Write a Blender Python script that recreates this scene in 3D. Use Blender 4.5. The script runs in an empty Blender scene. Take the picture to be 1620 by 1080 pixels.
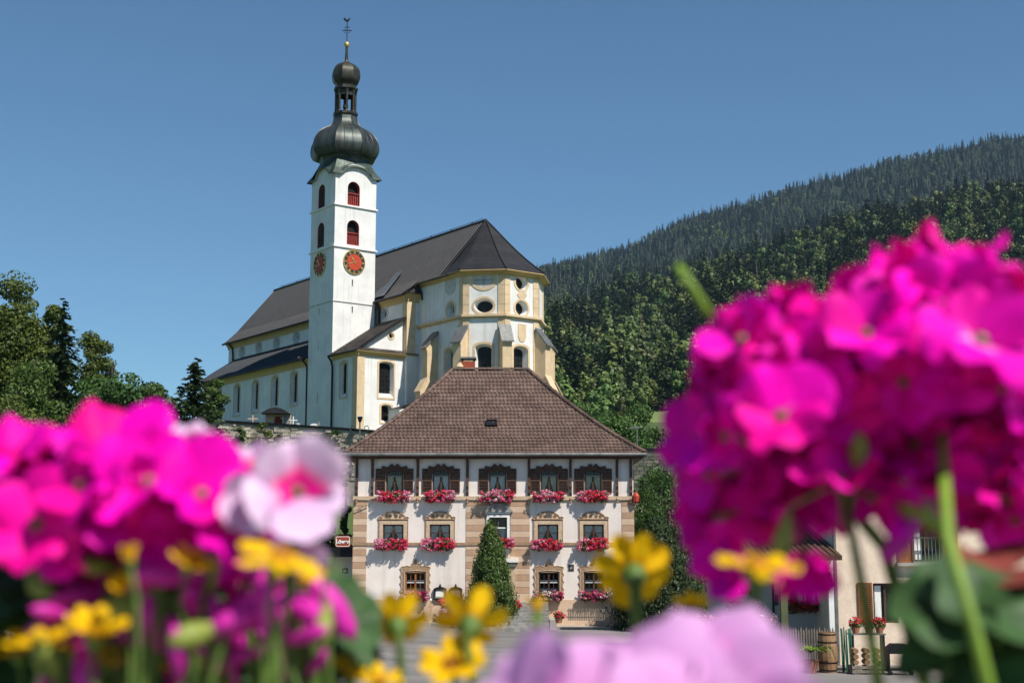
import bpy, bmesh, math, random
import numpy as np
from mathutils import Vector, Matrix, Euler
from mathutils.geometry import tessellate_polygon
R = math.radians
SC = bpy.context.scene
COL = SC.collection

# ------------------------------------------------------------------ camera, world, sun, exposure
FPX = 2134.0                                  # focal length in pixels of a 1620 px wide frame
PITCH = math.atan(325 / FPX)
ZC = 4.1
cam_d = bpy.data.cameras.new('camera')
cam = bpy.data.objects.new('camera', cam_d); COL.objects.link(cam)
cam_d.sensor_width = 36.0; cam_d.lens = 36.0 * FPX / 1620.0
cam_d.clip_start = 0.02; cam_d.clip_end = 30000
cam.location = (0, 0, ZC); cam.rotation_euler = (math.pi / 2 + PITCH, 0, 0)
cam_d.dof.use_dof = True; cam_d.dof.focus_distance = 100.0; cam_d.dof.aperture_fstop = 9.0
SC.camera = cam

SUN_EL, SUN_AZ = R(52), R(135)                # azimuth measured from +Y towards +X
sdir = Vector((math.sin(SUN_AZ) * math.cos(SUN_EL), math.cos(SUN_AZ) * math.cos(SUN_EL), math.sin(SUN_EL)))
world = bpy.data.worlds.new('World'); SC.world = world; world.use_nodes = True
wn = world.node_tree.nodes; wl = world.node_tree.links; wn.clear()
sky = wn.new('ShaderNodeTexSky'); sky.sky_type = 'NISHITA'; sky.sun_disc = False
sky.sun_elevation = SUN_EL; sky.sun_rotation = SUN_AZ
sky.altitude = 700; sky.air_density = 1.0; sky.dust_density = 0.0; sky.ozone_density = 5.0
bg = wn.new('ShaderNodeBackground'); bg.inputs[1].default_value = 0.067
wo = wn.new('ShaderNodeOutputWorld'); tint = wn.new('ShaderNodeVectorMath'); tint.operation = 'MULTIPLY'; tint.inputs[1].default_value = (0.79, 1.0, 1.0)   # clear, deep alpine blue
wl.new(sky.outputs[0], tint.inputs[0]); wl.new(tint.outputs[0], bg.inputs[0]); wl.new(bg.outputs[0], wo.inputs[0])
sun_d = bpy.data.lights.new('sun', 'SUN'); sun_d.energy = 4.2; sun_d.angle = R(0.53); sun_d.color = (1.0, 0.94, 0.85)
sun = bpy.data.objects.new('sun', sun_d); COL.objects.link(sun)
sun.rotation_euler = sdir.to_track_quat('Z', 'Y').to_euler(); sun.location = (40, -40, 60)
SC.view_settings.view_transform = 'Standard'; SC.view_settings.look = 'None'
SC.view_settings.exposure = 0.6; SC.view_settings.gamma = 1.0
SC.view_settings.use_curve_mapping = False
SC.render.engine = 'CYCLES'
SC.cycles.use_denoising = True
SC.cycles.max_bounces = 6; SC.cycles.diffuse_bounces = 3; SC.cycles.glossy_bounces = 2
SC.cycles.transparent_max_bounces = 8; SC.cycles.volume_bounces = 0; SC.cycles.transmission_bounces = 3

# ------------------------------------------------------------------ helpers
def ray(x, y):
    u = (x - 810) / FPX; v = (540 - y) / FPX
    return np.array([u, math.cos(PITCH) - v * math.sin(PITCH), math.sin(PITCH) + v * math.cos(PITCH)])
def at(x, y, Y):                              # world point seen at photo pixel x, y at distance Y
    r = ray(x, y); r = r * (Y / r[1]); return Vector((r[0], r[1], r[2] + ZC))

def thing(name, label, cat, loc=(0, 0, 0), rz=0.0, group=None):
    o = bpy.data.objects.new(name, None); COL.objects.link(o)
    o.empty_display_size = 0.2
    o.location = loc; o.rotation_euler = (0, 0, rz)
    o['label'] = label; o['category'] = cat
    if group: o['group'] = group
    return o
def tag(o, label, cat, group=None):
    o['label'] = label; o['category'] = cat
    if group: o['group'] = group
    return o
def link(name, me, parent=None, loc=None):
    o = bpy.data.objects.new(name, me); COL.objects.link(o)
    if parent: o.parent = parent
    if loc is not None: o.location = loc
    return o
def structure(o): o['kind'] = 'structure'; return o
def stuff(o): o['kind'] = 'stuff'; return o
def copy_tree(o, parent=None):
    c = o.copy(); COL.objects.link(c)
    if parent: c.parent = parent
    for ch in list(o.children): copy_tree(ch, c)
    return c

class Fr:                                     # a 2-D frame in space: origin, u, v, outward normal
    def __init__(s, o, u, v=(0, 0, 1)):
        s.o = Vector(o); s.u = Vector(u).normalized(); s.v = Vector(v).normalized(); s.n = s.u.cross(s.v)
    def p(s, a, b, d=0.0): return s.o + s.u * a + s.v * b + s.n * d

class MB:
    def __init__(s): s.v = []; s.f = []; s.t = []
    def add(s, vs, fs, tone=0.5):
        b = len(s.v); s.v += [tuple(p) for p in vs]
        for f in fs: s.f.append(tuple(b + i for i in f)); s.t.append(tone)
        return s
    def box(s, x0, x1, y0, y1, z0, z1, tone=0.5):
        return s.add([(x0,y0,z0),(x1,y0,z0),(x1,y1,z0),(x0,y1,z0),(x0,y0,z1),(x1,y0,z1),(x1,y1,z1),(x0,y1,z1)],
              [(0,3,2,1),(4,5,6,7),(0,1,5,4),(1,2,6,5),(2,3,7,6),(3,0,4,7)], tone)
    def fbox(s, fr, a0, a1, b0, b1, d0, d1, tone=0.5):
        P = [fr.p(a, b, d) for d in (d0, d1) for a, b in ((a0, b0), (a1, b0), (a1, b1), (a0, b1))]
        return s.add(P, [(3,2,1,0),(4,5,6,7),(0,1,5,4),(1,2,6,5),(2,3,7,6),(3,0,4,7)], tone)
    def prism(s, fr, pts, d0, d1, tone=0.5):  # polygon extruded along the frame normal
        n = len(pts)
        P = [fr.p(a, b, d0) for a, b in pts] + [fr.p(a, b, d1) for a, b in pts]
        return s.add(P, [tuple(range(n - 1, -1, -1)), tuple(range(n, 2 * n))] + [(i, (i + 1) % n, n + (i + 1) % n, n + i) for i in range(n)], tone)
    def ring(s, fr, outer, inner, d0, d1, tone=0.5):   # frame between two outlines of equal count
        n = len(outer)
        P = [fr.p(a, b, d1) for a, b in outer] + [fr.p(a, b, d1) for a, b in inner] + [fr.p(a, b, d0) for a, b in outer] + [fr.p(a, b, d0) for a, b in inner]
        F = []
        for i in range(n):
            j = (i + 1) % n
            F += [(i, j, n + j, n + i), (2*n + i, 2*n + j, j, i), (n + i, n + j, 3*n + j, 3*n + i)]
        return s.add(P, F, tone)
    def panel(s, fr, outer, holes=(), depth=0.3, splay=1.0, tone=0.5):
        polys = [list(outer)] + [list(h) for h in holes]
        flat = [p for q in polys for p in q]
        tris = tessellate_polygon([[Vector((a, b, 0)) for a, b in q] for q in polys])
        vs = [fr.p(a, b) for a, b in flat]
        fs = []
        for t in tris:
            a, b, c = (flat[i] for i in t)
            ar = (b[0]-a[0])*(c[1]-a[1]) - (b[1]-a[1])*(c[0]-a[0])
            if abs(ar) < 1e-9: continue
            fs.append(t if ar > 0 else (t[0], t[2], t[1]))
        s.add(vs, fs, tone)
        for h in holes:
            n = len(h); cx = sum(p[0] for p in h) / n; cz = sum(p[1] for p in h) / n
            P = [fr.p(a, b) for a, b in h] + [fr.p(cx + (a - cx) * splay, cz + (b - cz) * (splay if splay != 1 else 1), -depth) for a, b in h]
            s.add(P, [(i, n + i, n + (i + 1) % n, (i + 1) % n) for i in range(n)], tone)
        return s
    def tube(s, pts, rad, n=6, tone=0.5, cap=True):
        pts = [Vector(p) for p in pts]; m = len(pts)
        rad = [rad] * m if not hasattr(rad, '__len__') else rad
        vs = []; ref = Vector((0.31, 0.17, 1)).normalized()
        for i, p in enumerate(pts):
            d = (pts[min(i + 1, m - 1)] - pts[max(i - 1, 0)])
            d = d.normalized() if d.length > 1e-9 else Vector((0, 0, 1))
            a = d.cross(ref)
            if a.length < 1e-3: a = d.cross(Vector((1, 0, 0)))
            a.normalize(); b = d.cross(a)
            for k in range(n):
                t = 2 * math.pi * k / n
                vs.append(p + (a * math.cos(t) + b * math.sin(t)) * rad[i])
        fs = [(i*n + k, i*n + (k+1) % n, (i+1)*n + (k+1) % n, (i+1)*n + k) for i in range(m - 1) for k in range(n)]
        if cap: fs += [tuple(range(n - 1, -1, -1)), tuple((m-1)*n + k for k in range(n))]
        return s.add(vs, fs, tone)
    def lathe(s, prof, n=16, c=(0, 0), rot=0.0, shape=None, tone=0.5):
        vs = []
        for i, (r, z) in enumerate(prof):
            for k in range(n):
                t = 2 * math.pi * k / n + rot
                q = shape(i, t) if shape else 1.0
                vs.append((c[0] + r * q * math.cos(t), c[1] + r * q * math.sin(t), z))
        m = len(prof)
        fs = [(i*n + k, i*n + (k+1) % n, (i+1)*n + (k+1) % n, (i+1)*n + k) for i in range(m - 1) for k in range(n)]
        fs += [tuple(range(n - 1, -1, -1)), tuple((m-1)*n + k for k in range(n))]
        return s.add(vs, fs, tone)
    def mesh(s, name, mat, smooth=False, origin=None):
        me = bpy.data.meshes.new(name)
        vs = s.v if origin is None else [(x - origin[0], y - origin[1], z - origin[2]) for x, y, z in s.v]
        me.from_pydata(vs, [], s.f); me.materials.append(mat)
        a = me.attributes.new('tone', 'FLOAT', 'FACE'); a.data.foreach_set('value', s.t)
        if smooth: me.shade_smooth()
        me.update(); return me
    def build(s, name, mat, parent=None, smooth=False, origin=None):
        return link(name, s.mesh(name, mat, smooth, origin), parent)

def np_mesh(name, verts, faces, mat, tone=None, smooth=False):
    me = bpy.data.meshes.new(name)
    verts = np.asarray(verts, dtype=np.float32); faces = np.asarray(faces, dtype=np.int32)
    k = faces.shape[1]; n = len(faces)
    me.vertices.add(len(verts)); me.vertices.foreach_set('co', verts.ravel())
    me.loops.add(n * k); me.loops.foreach_set('vertex_index', faces.ravel())
    me.polygons.add(n); me.polygons.foreach_set('loop_start', np.arange(n, dtype=np.int32) * k)
    if tone is not None:
        a = me.attributes.new('tone', 'FLOAT', 'FACE'); a.data.foreach_set('value', np.asarray(tone, dtype=np.float32))
    me.materials.append(mat); me.update(calc_edges=True); me.validate()
    if smooth: me.shade_smooth()
    return me

# ------------------------------------------------------------------ materials
def srgb(r, g, b):
    f = lambda c: (c / 255 / 12.92) if c <= 10.3 else ((c / 255 + 0.055) / 1.055) ** 2.4
    return (f(r), f(g), f(b))
def mat(name, col, rough=0.8, var=0.12, scale=2.0, bump=0.0, bscale=30.0, metal=0.0, spec=0.3, col2=None, mix_lo=0.35, mix_hi=0.65,
        tone=0.0, stretch=(1, 1, 1), transl=0.0, rnd=0.0, streak=None):
    m = bpy.data.materials.new(name); m.use_nodes = True
    nt = m.node_tree; N = nt.nodes; L = nt.links
    b = N['Principled BSDF']; out = N['Material Output']
    b.inputs['Roughness'].default_value = rough; b.inputs['Metallic'].default_value = metal
    b.inputs['Specular IOR Level'].default_value = spec
    tc = N.new('ShaderNodeTexCoord'); mp = N.new('ShaderNodeMapping'); mp.inputs['Scale'].default_value = stretch
    L.new(tc.outputs['Object'], mp.inputs[0])
    no = N.new('ShaderNodeTexNoise'); no.inputs['Scale'].default_value = scale; no.inputs['Detail'].default_value = 6
    no.inputs['Roughness'].default_value = 0.62
    L.new(mp.outputs[0], no.inputs['Vector'])
    rp = N.new('ShaderNodeValToRGB'); rp.color_ramp.elements[0].position = mix_lo; rp.color_ramp.elements[1].position = mix_hi
    if col2 is None:
        c0 = tuple(max(0, c * (1 - var)) for c in col); c1 = tuple(min(1, c * (1 + var)) for c in col)
    else: c0, c1 = col2, col
    rp.color_ramp.elements[0].color = (*c0, 1); rp.color_ramp.elements[1].color = (*c1, 1)
    L.new(no.outputs[0], rp.inputs[0]); cur = rp.outputs[0]
    def scale_by(sock, lo, hi):
        nonlocal cur
        mr = N.new('ShaderNodeMapRange'); mr.inputs[3].default_value = lo; mr.inputs[4].default_value = hi
        L.new(sock, mr.inputs[0])
        mx = N.new('ShaderNodeVectorMath'); mx.operation = 'SCALE'
        L.new(cur, mx.inputs[0]); L.new(mr.outputs[0], mx.inputs['Scale']); cur = mx.outputs[0]
    if tone:
        at_ = N.new('ShaderNodeAttribute'); at_.attribute_name = 'tone'; scale_by(at_.outputs['Fac'], 1 - tone, 1 + tone)
    if rnd:
        oi = N.new('ShaderNodeObjectInfo'); scale_by(oi.outputs['Random'], 1 - rnd, 1 + rnd)
    if streak:                                # vertical run-off stains: colour, strength
        mp2 = N.new('ShaderNodeMapping'); mp2.inputs['Scale'].default_value = (2.2, 2.2, 0.12); L.new(tc.outputs['Object'], mp2.inputs[0])
        n2 = N.new('ShaderNodeTexNoise'); n2.inputs['Scale'].default_value = 1.6; n2.inputs['Detail'].default_value = 5; L.new(mp2.outputs[0], n2.inputs['Vector'])
        r2 = N.new('ShaderNodeValToRGB'); r2.color_ramp.elements[0].position = 0.52; r2.color_ramp.elements[1].position = 0.75
        r2.color_ramp.elements[0].color = (0, 0, 0, 1); r2.color_ramp.elements[1].color = (streak[1],) * 3 + (1,)
        L.new(n2.outputs[0], r2.inputs[0])
        mx = N.new('ShaderNodeMix'); mx.data_type = 'RGBA'; L.new(r2.outputs[0], mx.inputs[0]); L.new(cur, mx.inputs[6])
        mx.inputs[7].default_value = (*streak[0], 1); cur = mx.outputs[2]
    L.new(cur, b.inputs['Base Color'])
    if bump:
        nb = N.new('ShaderNodeTexNoise'); nb.inputs['Scale'].default_value = bscale; nb.inputs['Detail'].default_value = 5
        L.new(tc.outputs['Object'], nb.inputs['Vector'])
        bp = N.new('ShaderNodeBump'); bp.inputs['Strength'].default_value = bump; bp.inputs['Distance'].default_value = 0.02
        L.new(nb.outputs[0], bp.inputs['Height']); L.new(bp.outputs[0], b.inputs['Normal'])
    if transl:
        tr = N.new('ShaderNodeBsdfTranslucent'); L.new(cur, tr.inputs[0])
        ms = N.new('ShaderNodeMixShader'); ms.inputs[0].default_value = transl
        L.new(b.outputs[0], ms.inputs[1]); L.new(tr.outputs[0], ms.inputs[2]); L.new(ms.outputs[0], out.inputs[0])
    return m
def leafmat(name, c_dark, c_light, rnd=0.0, transl=0.25, rough=0.55):
    m = bpy.data.materials.new(name); m.use_nodes = True
    nt = m.node_tree; N = nt.nodes; L = nt.links; b = N['Principled BSDF']; out = N['Material Output']
    b.inputs['Roughness'].default_value = rough; b.inputs['Specular IOR Level'].default_value = 0.3
    at_ = N.new('ShaderNodeAttribute'); at_.attribute_name = 'tone'
    rp = N.new('ShaderNodeValToRGB'); rp.color_ramp.elements[0].color = (*c_dark, 1); rp.color_ramp.elements[1].color = (*c_light, 1)
    L.new(at_.outputs['Fac'], rp.inputs[0]); cur = rp.outputs[0]
    if rnd:
        oi = N.new('ShaderNodeObjectInfo')
        hs = N.new('ShaderNodeHueSaturation'); mr = N.new('ShaderNodeMapRange'); mr.inputs[3].default_value = 1 - rnd; mr.inputs[4].default_value = 1 + rnd
        mh = N.new('ShaderNodeMapRange'); mh.inputs[3].default_value = 0.46; mh.inputs[4].default_value = 0.53
        m2 = N.new('ShaderNodeMath'); m2.operation = 'FRACT'; m3 = N.new('ShaderNodeMath'); m3.operation = 'MULTIPLY'; m3.inputs[1].default_value = 17.3
        L.new(oi.outputs['Random'], m3.inputs[0]); L.new(m3.outputs[0], m2.inputs[0]); L.new(m2.outputs[0], mh.inputs[0])
        L.new(oi.outputs['Random'], mr.inputs[0]); L.new(mr.outputs[0], hs.inputs['Value']); L.new(mh.outputs[0], hs.inputs['Hue'])
        L.new(cur, hs.inputs['Color']); cur = hs.outputs[0]
    L.new(cur, b.inputs['Base Color'])
    if transl:
        tr = N.new('ShaderNodeBsdfTranslucent'); L.new(cur, tr.inputs[0]); ms = N.new('ShaderNodeMixShader'); ms.inputs[0].default_value = transl
        L.new(b.outputs[0], ms.inputs[1]); L.new(tr.outputs[0], ms.inputs[2]); L.new(ms.outputs[0], out.inputs[0])
    return m
def glassmat(name):
    m = bpy.data.materials.new(name); m.use_nodes = True
    N = m.node_tree.nodes; L = m.node_tree.links; N.remove(N['Principled BSDF']); out = N['Material Output']
    tr = N.new('ShaderNodeBsdfTransparent'); tr.inputs[0].default_value = (0.94, 0.96, 0.96, 1)
    gl = N.new('ShaderNodeBsdfGlossy'); gl.inputs['Roughness'].default_value = 0.03
    fr = N.new('ShaderNodeFresnel'); fr.inputs[0].default_value = 1.5
    ms = N.new('ShaderNodeMixShader'); L.new(fr.outputs[0], ms.inputs[0]); L.new(tr.outputs[0], ms.inputs[1]); L.new(gl.outputs[0], ms.inputs[2]); L.new(ms.outputs[0], out.inputs[0])
    return m

K = {}
K['plaster'] = mat('inn_plaster', (0.80, 0.725, 0.665), 0.9, col2=(0.72, 0.64, 0.58), scale=0.9, bump=0.35, bscale=22, streak=((0.52, 0.47, 0.43), 0.5))
K['church'] = mat('church_plaster', (0.80, 0.79, 0.765), 0.9, col2=(0.66, 0.65, 0.63), scale=0.45, bump=0.3, bscale=8, streak=((0.50, 0.50, 0.48), 0.62))
K['ochre'] = mat('ochre_render', (0.58, 0.42, 0.20), 0.85, col2=(0.50, 0.35, 0.16), scale=1.2, bump=0.2)
K['sandstone'] = mat('pale_sandstone', (0.68, 0.52, 0.33), 0.85, col2=(0.55, 0.42, 0.27), scale=1.5, bump=0.3, bscale=14)
K['tanA'] = mat('tan_stone_light', (0.62, 0.45, 0.32), 0.9, col2=(0.54, 0.39, 0.275), scale=2.5, bump=0.3, rnd=0.06)
K['tanB'] = mat('tan_stone_dark', (0.47, 0.30, 0.195), 0.9, col2=(0.39, 0.25, 0.16), scale=2.5, bump=0.3, rnd=0.08)
K['carve'] = mat('carved_tan_stucco', (0.40, 0.27, 0.17), 0.85, col2=(0.27, 0.175, 0.11), scale=8, bump=0.4)
K['carveL'] = mat('carved_cream_stucco', (0.62, 0.48, 0.34), 0.85, col2=(0.46, 0.33, 0.22), scale=8, bump=0.4)
K['wood'] = mat('dark_brown_wood', (0.075, 0.036, 0.022), 0.6, var=0.35, scale=3, stretch=(6, 6, 0.7), bump=0.3)
K['wood_or'] = mat('orange_brown_wood', (0.30, 0.10, 0.03), 0.5, var=0.3, scale=3, stretch=(6, 6, 0.7))
K['wood_gr'] = mat('weathered_grey_wood', (0.19, 0.155, 0.125), 0.85, var=0.35, scale=3, stretch=(5, 5, 0.6), bump=0.4, rnd=0.2)
K['wood_barrel'] = mat('oak_stave', (0.36, 0.20, 0.10), 0.7, col2=(0.20, 0.11, 0.06), scale=3, stretch=(5, 5, 0.5), bump=0.4, rnd=0.15)
K['tile'] = mat('brown_clay_tile', (0.138, 0.089, 0.071), 0.75, col2=(0.088, 0.055, 0.044), scale=0.7, tone=0.26, bump=0.3, bscale=12)
K['tile_under'] = mat('roof_battens', (0.05, 0.03, 0.025), 0.9)
K['slate'] = mat('dark_slate', (0.027, 0.026, 0.028), 0.6, col2=(0.016, 0.016, 0.018), scale=1.2, tone=0.3, bump=0.2, bscale=10, spec=0.25)
K['slate_blue'] = mat('blue_black_sheet_roof', (0.022, 0.026, 0.034), 0.5, var=0.2, scale=1.0, tone=0.2)
K['copper'] = mat('patinated_copper', (0.085, 0.105, 0.095), 0.38, col2=(0.030, 0.034, 0.031), scale=0.7, metal=0.45, stretch=(1, 1, 0.35), tone=0.25, bump=0.2, bscale=5, spec=0.5, mix_lo=0.4, mix_hi=0.66)
K['copper_gr'] = mat('green_copper', (0.075, 0.105, 0.088), 0.5, col2=(0.032, 0.042, 0.037), scale=0.9, metal=0.3, tone=0.2, bump=0.2, bscale=5)
K['copper_br'] = mat('brown_copper', (0.070, 0.066, 0.050), 0.42, col2=(0.028, 0.028, 0.023), scale=1.4, metal=0.45, tone=0.25)
K['zinc'] = mat('grey_zinc', (0.19, 0.195, 0.19), 0.45, var=0.25, scale=2, metal=0.5)
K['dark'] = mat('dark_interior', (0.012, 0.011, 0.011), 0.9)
K['iron'] = mat('black_iron', (0.018, 0.018, 0.02), 0.5, metal=0.5)
K['gold'] = mat('gilding', (0.62, 0.42, 0.14), 0.35, var=0.1, metal=0.6)
K['clock_red'] = mat('clock_red_paint', (0.47, 0.055, 0.022), 0.6, var=0.15, scale=2)
K['clock_blk'] = mat('clock_black_paint', (0.03, 0.03, 0.022), 0.6)
K['red_paint'] = mat('red_louvre_paint', (0.26, 0.035, 0.03), 0.7, var=0.2)
K['chimney'] = mat('red_chimney_render', (0.34, 0.075, 0.04), 0.9, var=0.2)
K['white'] = mat('white_paint', (0.78, 0.77, 0.74), 0.7, var=0.05)
K['greystone'] = mat('grey_stone', (0.26, 0.25, 0.23), 0.9, var=0.3, scale=3, bump=0.4)
K['painted'] = mat('grey_trompe_paint', (0.50, 0.49, 0.46), 0.9, var=0.12, scale=2)
K['curtain'] = mat('white_net_curtain', (0.74, 0.75, 0.72), 0.9, var=0.2, scale=12, stretch=(4, 1, 0.4))
K['curtain_y'] = mat('cream_curtain', (0.66, 0.60, 0.40), 0.9, var=0.2, scale=12, stretch=(4, 1, 0.4))
K['leaded'] = mat('leaded_glass', (0.016, 0.017, 0.018), 0.3, var=0.5, scale=3, spec=0.22)
K['glass'] = glassmat('window_glass')
K['paper'] = mat('white_paper', (0.80, 0.80, 0.76), 0.8, var=0.03)
K['asphalt'] = mat('grey_asphalt', (0.22, 0.205, 0.192), 0.9, col2=(0.14, 0.133, 0.126), scale=0.35, stretch=(.35, 1.6, 1), bump=0.5, bscale=60)
K['paving'] = mat('pale_concrete_paving', (0.40, 0.37, 0.33), 0.9, col2=(0.30, 0.28, 0.25), scale=0.8, bump=0.4)
K['meadow'] = mat('pale_meadow', (0.17, 0.22, 0.075), 0.95, col2=(0.11, 0.155, 0.05), scale=0.05)
K['grass'] = mat('meadow_grass', (0.075, 0.115, 0.030), 0.95, col2=(0.045, 0.075, 0.02), scale=0.08, bump=0.5, bscale=4)
K['forest_floor'] = mat('forest_floor', (0.020, 0.030, 0.012), 0.95, var=0.4, scale=0.02)
K['rubble'] = mat('rubble_bed_mortar', (0.46, 0.41, 0.33), 0.95, col2=(0.26, 0.23, 0.19), scale=0.6, bump=0.6, bscale=6)
K['stone'] = mat('wall_stone', (0.56, 0.49, 0.39), 0.95, col2=(0.28, 0.245, 0.20), scale=1.1, bump=0.6, bscale=9, tone=0.35, streak=((0.10, 0.10, 0.085), 0.5))
K['stucco_rough'] = mat('rough_cream_stucco', (0.80, 0.65, 0.51), 0.95, col2=(0.70, 0.56, 0.43), scale=3, bump=0.6, bscale=9)
K['stucco_grey'] = mat('grey_white_render', (0.50, 0.50, 0.49), 0.95, var=0.06, bump=0.3)
K['terracotta'] = mat('terracotta', (0.36, 0.15, 0.08), 0.85, var=0.2)
K['green_paint'] = mat('green_painted_wood', (0.03, 0.16, 0.10), 0.6, var=0.2)
K['bark'] = mat('bark', (0.075, 0.055, 0.040), 0.95, var=0.4, scale=4, stretch=(3, 3, 0.5), bump=0.6)
K['lf_mid'] = leafmat('mid_green_leaves', (0.028, 0.060, 0.012), (0.100, 0.160, 0.030))
K['lf_yel'] = leafmat('yellow_green_leaves', (0.040, 0.066, 0.012), (0.140, 0.178, 0.030))
K['lf_bri'] = leafmat('bright_green_leaves', (0.030, 0.074, 0.016), (0.095, 0.180, 0.040))
K['lf_dark'] = leafmat('dark_needles', (0.018, 0.036, 0.013), (0.060, 0.088, 0.030), transl=0.1)
K['lf_thuja'] = leafmat('cypress_sprays', (0.026, 0.058, 0.012), (0.125, 0.185, 0.042), transl=0.12)
K['lf_forest_c'] = leafmat('forest_spruce_green', (0.014, 0.026, 0.010), (0.040, 0.058, 0.022), rnd=0.5, transl=0.0)
K['lf_forest_f'] = leafmat('forest_fir_green', (0.026, 0.043, 0.015), (0.062, 0.088, 0.032), rnd=0.5, transl=0.0)
K['lf_forest_d'] = leafmat('forest_beech_green', (0.046, 0.074, 0.016), (0.105, 0.148, 0.032), rnd=0.5, transl=0.0)
K['lf_dead'] = leafmat('dead_spruce_brown', (0.050, 0.036, 0.022), (0.115, 0.085, 0.055), rnd=0.3, transl=0.0)

# ------------------------------------------------------------------ vegetation helpers
def unit(a): return a / np.maximum(np.linalg.norm(a, axis=1, keepdims=True), 1e-9)
def leaf_geo(pos, nrm, tan, L, W):
    nrm = unit(nrm); tan = unit(tan - nrm * (tan * nrm).sum(1, keepdims=True)); b = np.cross(nrm, tan)
    L = np.asarray(L).reshape(-1, 1); W = np.asarray(W).reshape(-1, 1)
    v = np.stack([pos - tan * L / 2, pos + b * W / 2 + tan * L * 0.06, pos + tan * L / 2, pos - b * W / 2 + tan * L * 0.06], 1)
    n = len(pos); return v.reshape(-1, 3), np.arange(n * 4, dtype=np.int32).reshape(n, 4)
def crown_geo(rng, clumps, per, size, aspect=0.65, up=0.3, spread=0.28):
    P = []; Nn = []; T = []; S = []
    for c, r in clumps:
        d = unit(rng.normal(size=(per, 3)))
        rad = (0.45 + 0.55 * rng.random((per, 1)) ** 0.5)
        P.append(np.asarray(c) + d * rad * np.asarray(r)); Nn.append(d * 0.8 + rng.normal(size=(per, 3)) * 0.6 + np.array([0, 0, up]))
        tc = rng.normal() * 0.16
        T.append(np.clip(0.5 + tc + rng.normal(size=per) * spread, 0, 1)); S.append(size * (0.6 + 0.8 * rng.random(per)))
    P = np.concatenate(P); Nn = np.concatenate(Nn); S = np.concatenate(S)
    v, f = leaf_geo(P, Nn, rng.normal(size=P.shape), S, S * aspect)
    return v, f, np.concatenate(T)
def broadleaf(name, label, cat, base, h, wx, seed, m, leaf=0.36, per=170, nclump=34, low=0.22, group=None, top_bias=0.0, wy=None):
    rng = np.random.default_rng(seed); wy = wy or wx
    t = thing(name, label, cat, base, 0, group)
    cz = h * (low + 1) / 2; rz = h * (1 - low) / 2
    cl = []
    while len(cl) < nclump:
        d = rng.normal(size=3); d /= np.linalg.norm(d); k = rng.random() ** 0.4
        p = d * k
        taper = 1 - top_bias * max(0, p[2])
        c = np.array([p[0] * wx / 2 * 0.82 * taper, p[1] * wy / 2 * 0.82 * taper, cz + p[2] * rz * 0.86])
        r = min(wx, h) * (0.15 + 0.10 * rng.random())
        cl.append((c, np.array([r * 1.15, r * 1.15, r * 0.85])))
    v, f, tn = crown_geo(rng, cl, int(per * 3.4), leaf * .68)
    link('crown', np_mesh('crown', v, f, m, tn), t)
    mb = MB()
    mb.tube([(0, 0, -1.5), (0.05 * wx * rng.normal() * .3, 0, h * 0.3), (0, 0.1, h * 0.62), (0, 0, h * 0.9)], [h * .028, h * .02, h * .012, h * .003], 8)
    for c, r in cl[: 16]:
        z0 = max(h * 0.15, c[2] - h * 0.22)
        mb.tube([(0, 0, z0), tuple(c * np.array([.5, .5, 1]) * np.array([1, 1, .0]) + np.array([0, 0, (z0 + c[2]) / 2 + .3])), tuple(c)], [h * .009, h * .006, h * .002], 5)
    mb.build('trunk', K['bark'], t)
    return t
def spruce_geo(rng, h, w, nwh, nbr, nsp, needle):
    P = []; Nn = []; T = []; L = []; Tan = []
    for i in range(nwh):
        t = (i + rng.random() * 0.6) / nwh
        z = h * (0.05 + 0.95 * t); bl = w / 2 * ((1 - t) ** 0.7) * (0.75 + 0.4 * rng.random()) + 0.05
        nb = max(3, int(nbr * (0.55 + 0.5 * (1 - t)))); a0 = rng.random() * 6.28
        for k in range(nb):
            a = a0 + 6.283 * k / nb + rng.normal() * 0.2; bl2 = bl * (0.7 + 0.5 * rng.random())
            d = np.array([math.cos(a), math.sin(a), 0]); n = max(2, int(nsp * bl2 / (w / 2)) + 1)
            tb = rng.normal() * 0.18; zj = rng.normal() * h / nwh * .7
            n = int(bl2 / (needle * .42)) + 2
            for j in range(2 * n):
                s = (j // 2 + 0.3 + rng.random() * 0.6) / n
                p = d * bl2 * s + np.array([0, 0, z + zj - bl2 * (0.15 * s + 0.25 * s * s) + bl2 * 0.12 * (s > 0.85)])
                side = np.array([-d[1], d[0], 0]) * (rng.normal() * 0.10 + (.10 if j % 2 else -.10)) * bl2 * (1.15 - s * 0.7)
                P.append(p + side); Nn.append(np.array([0, 0, 1]) + rng.normal(size=3) * 0.45)
                Tan.append(d * 0.9 + side / max(bl2, .1) * 3 + np.array([0, 0, -0.35])); T.append(0.45 + tb + rng.normal() * 0.2 + 0.18 * (s > .7))
                L.append(needle * (0.7 + 0.6 * rng.random()))
    L = np.array(L)
    v, f = leaf_geo(np.array(P), np.array(Nn), np.array(Tan), L, L * 0.55)
    return v, f, np.clip(np.array(T), 0, 1)
def spruce(name, label, base, h, w, seed, m, nwh=26, nbr=11, nsp=6, needle=0.62, group=None):
    rng = np.random.default_rng(seed); t = thing(name, label, 'tree', base, 0, group)
    v, f, tn = spruce_geo(rng, h, w, nwh, nbr, nsp, needle); link('crown', np_mesh('crown', v, f, m, tn), t)
    MB().tube([(0, 0, -1.5), (0, 0, h * .5), (0, 0, h * .98)], [h * .018, h * .011, .03], 7).build('trunk', K['bark'], t)
    return t
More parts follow.
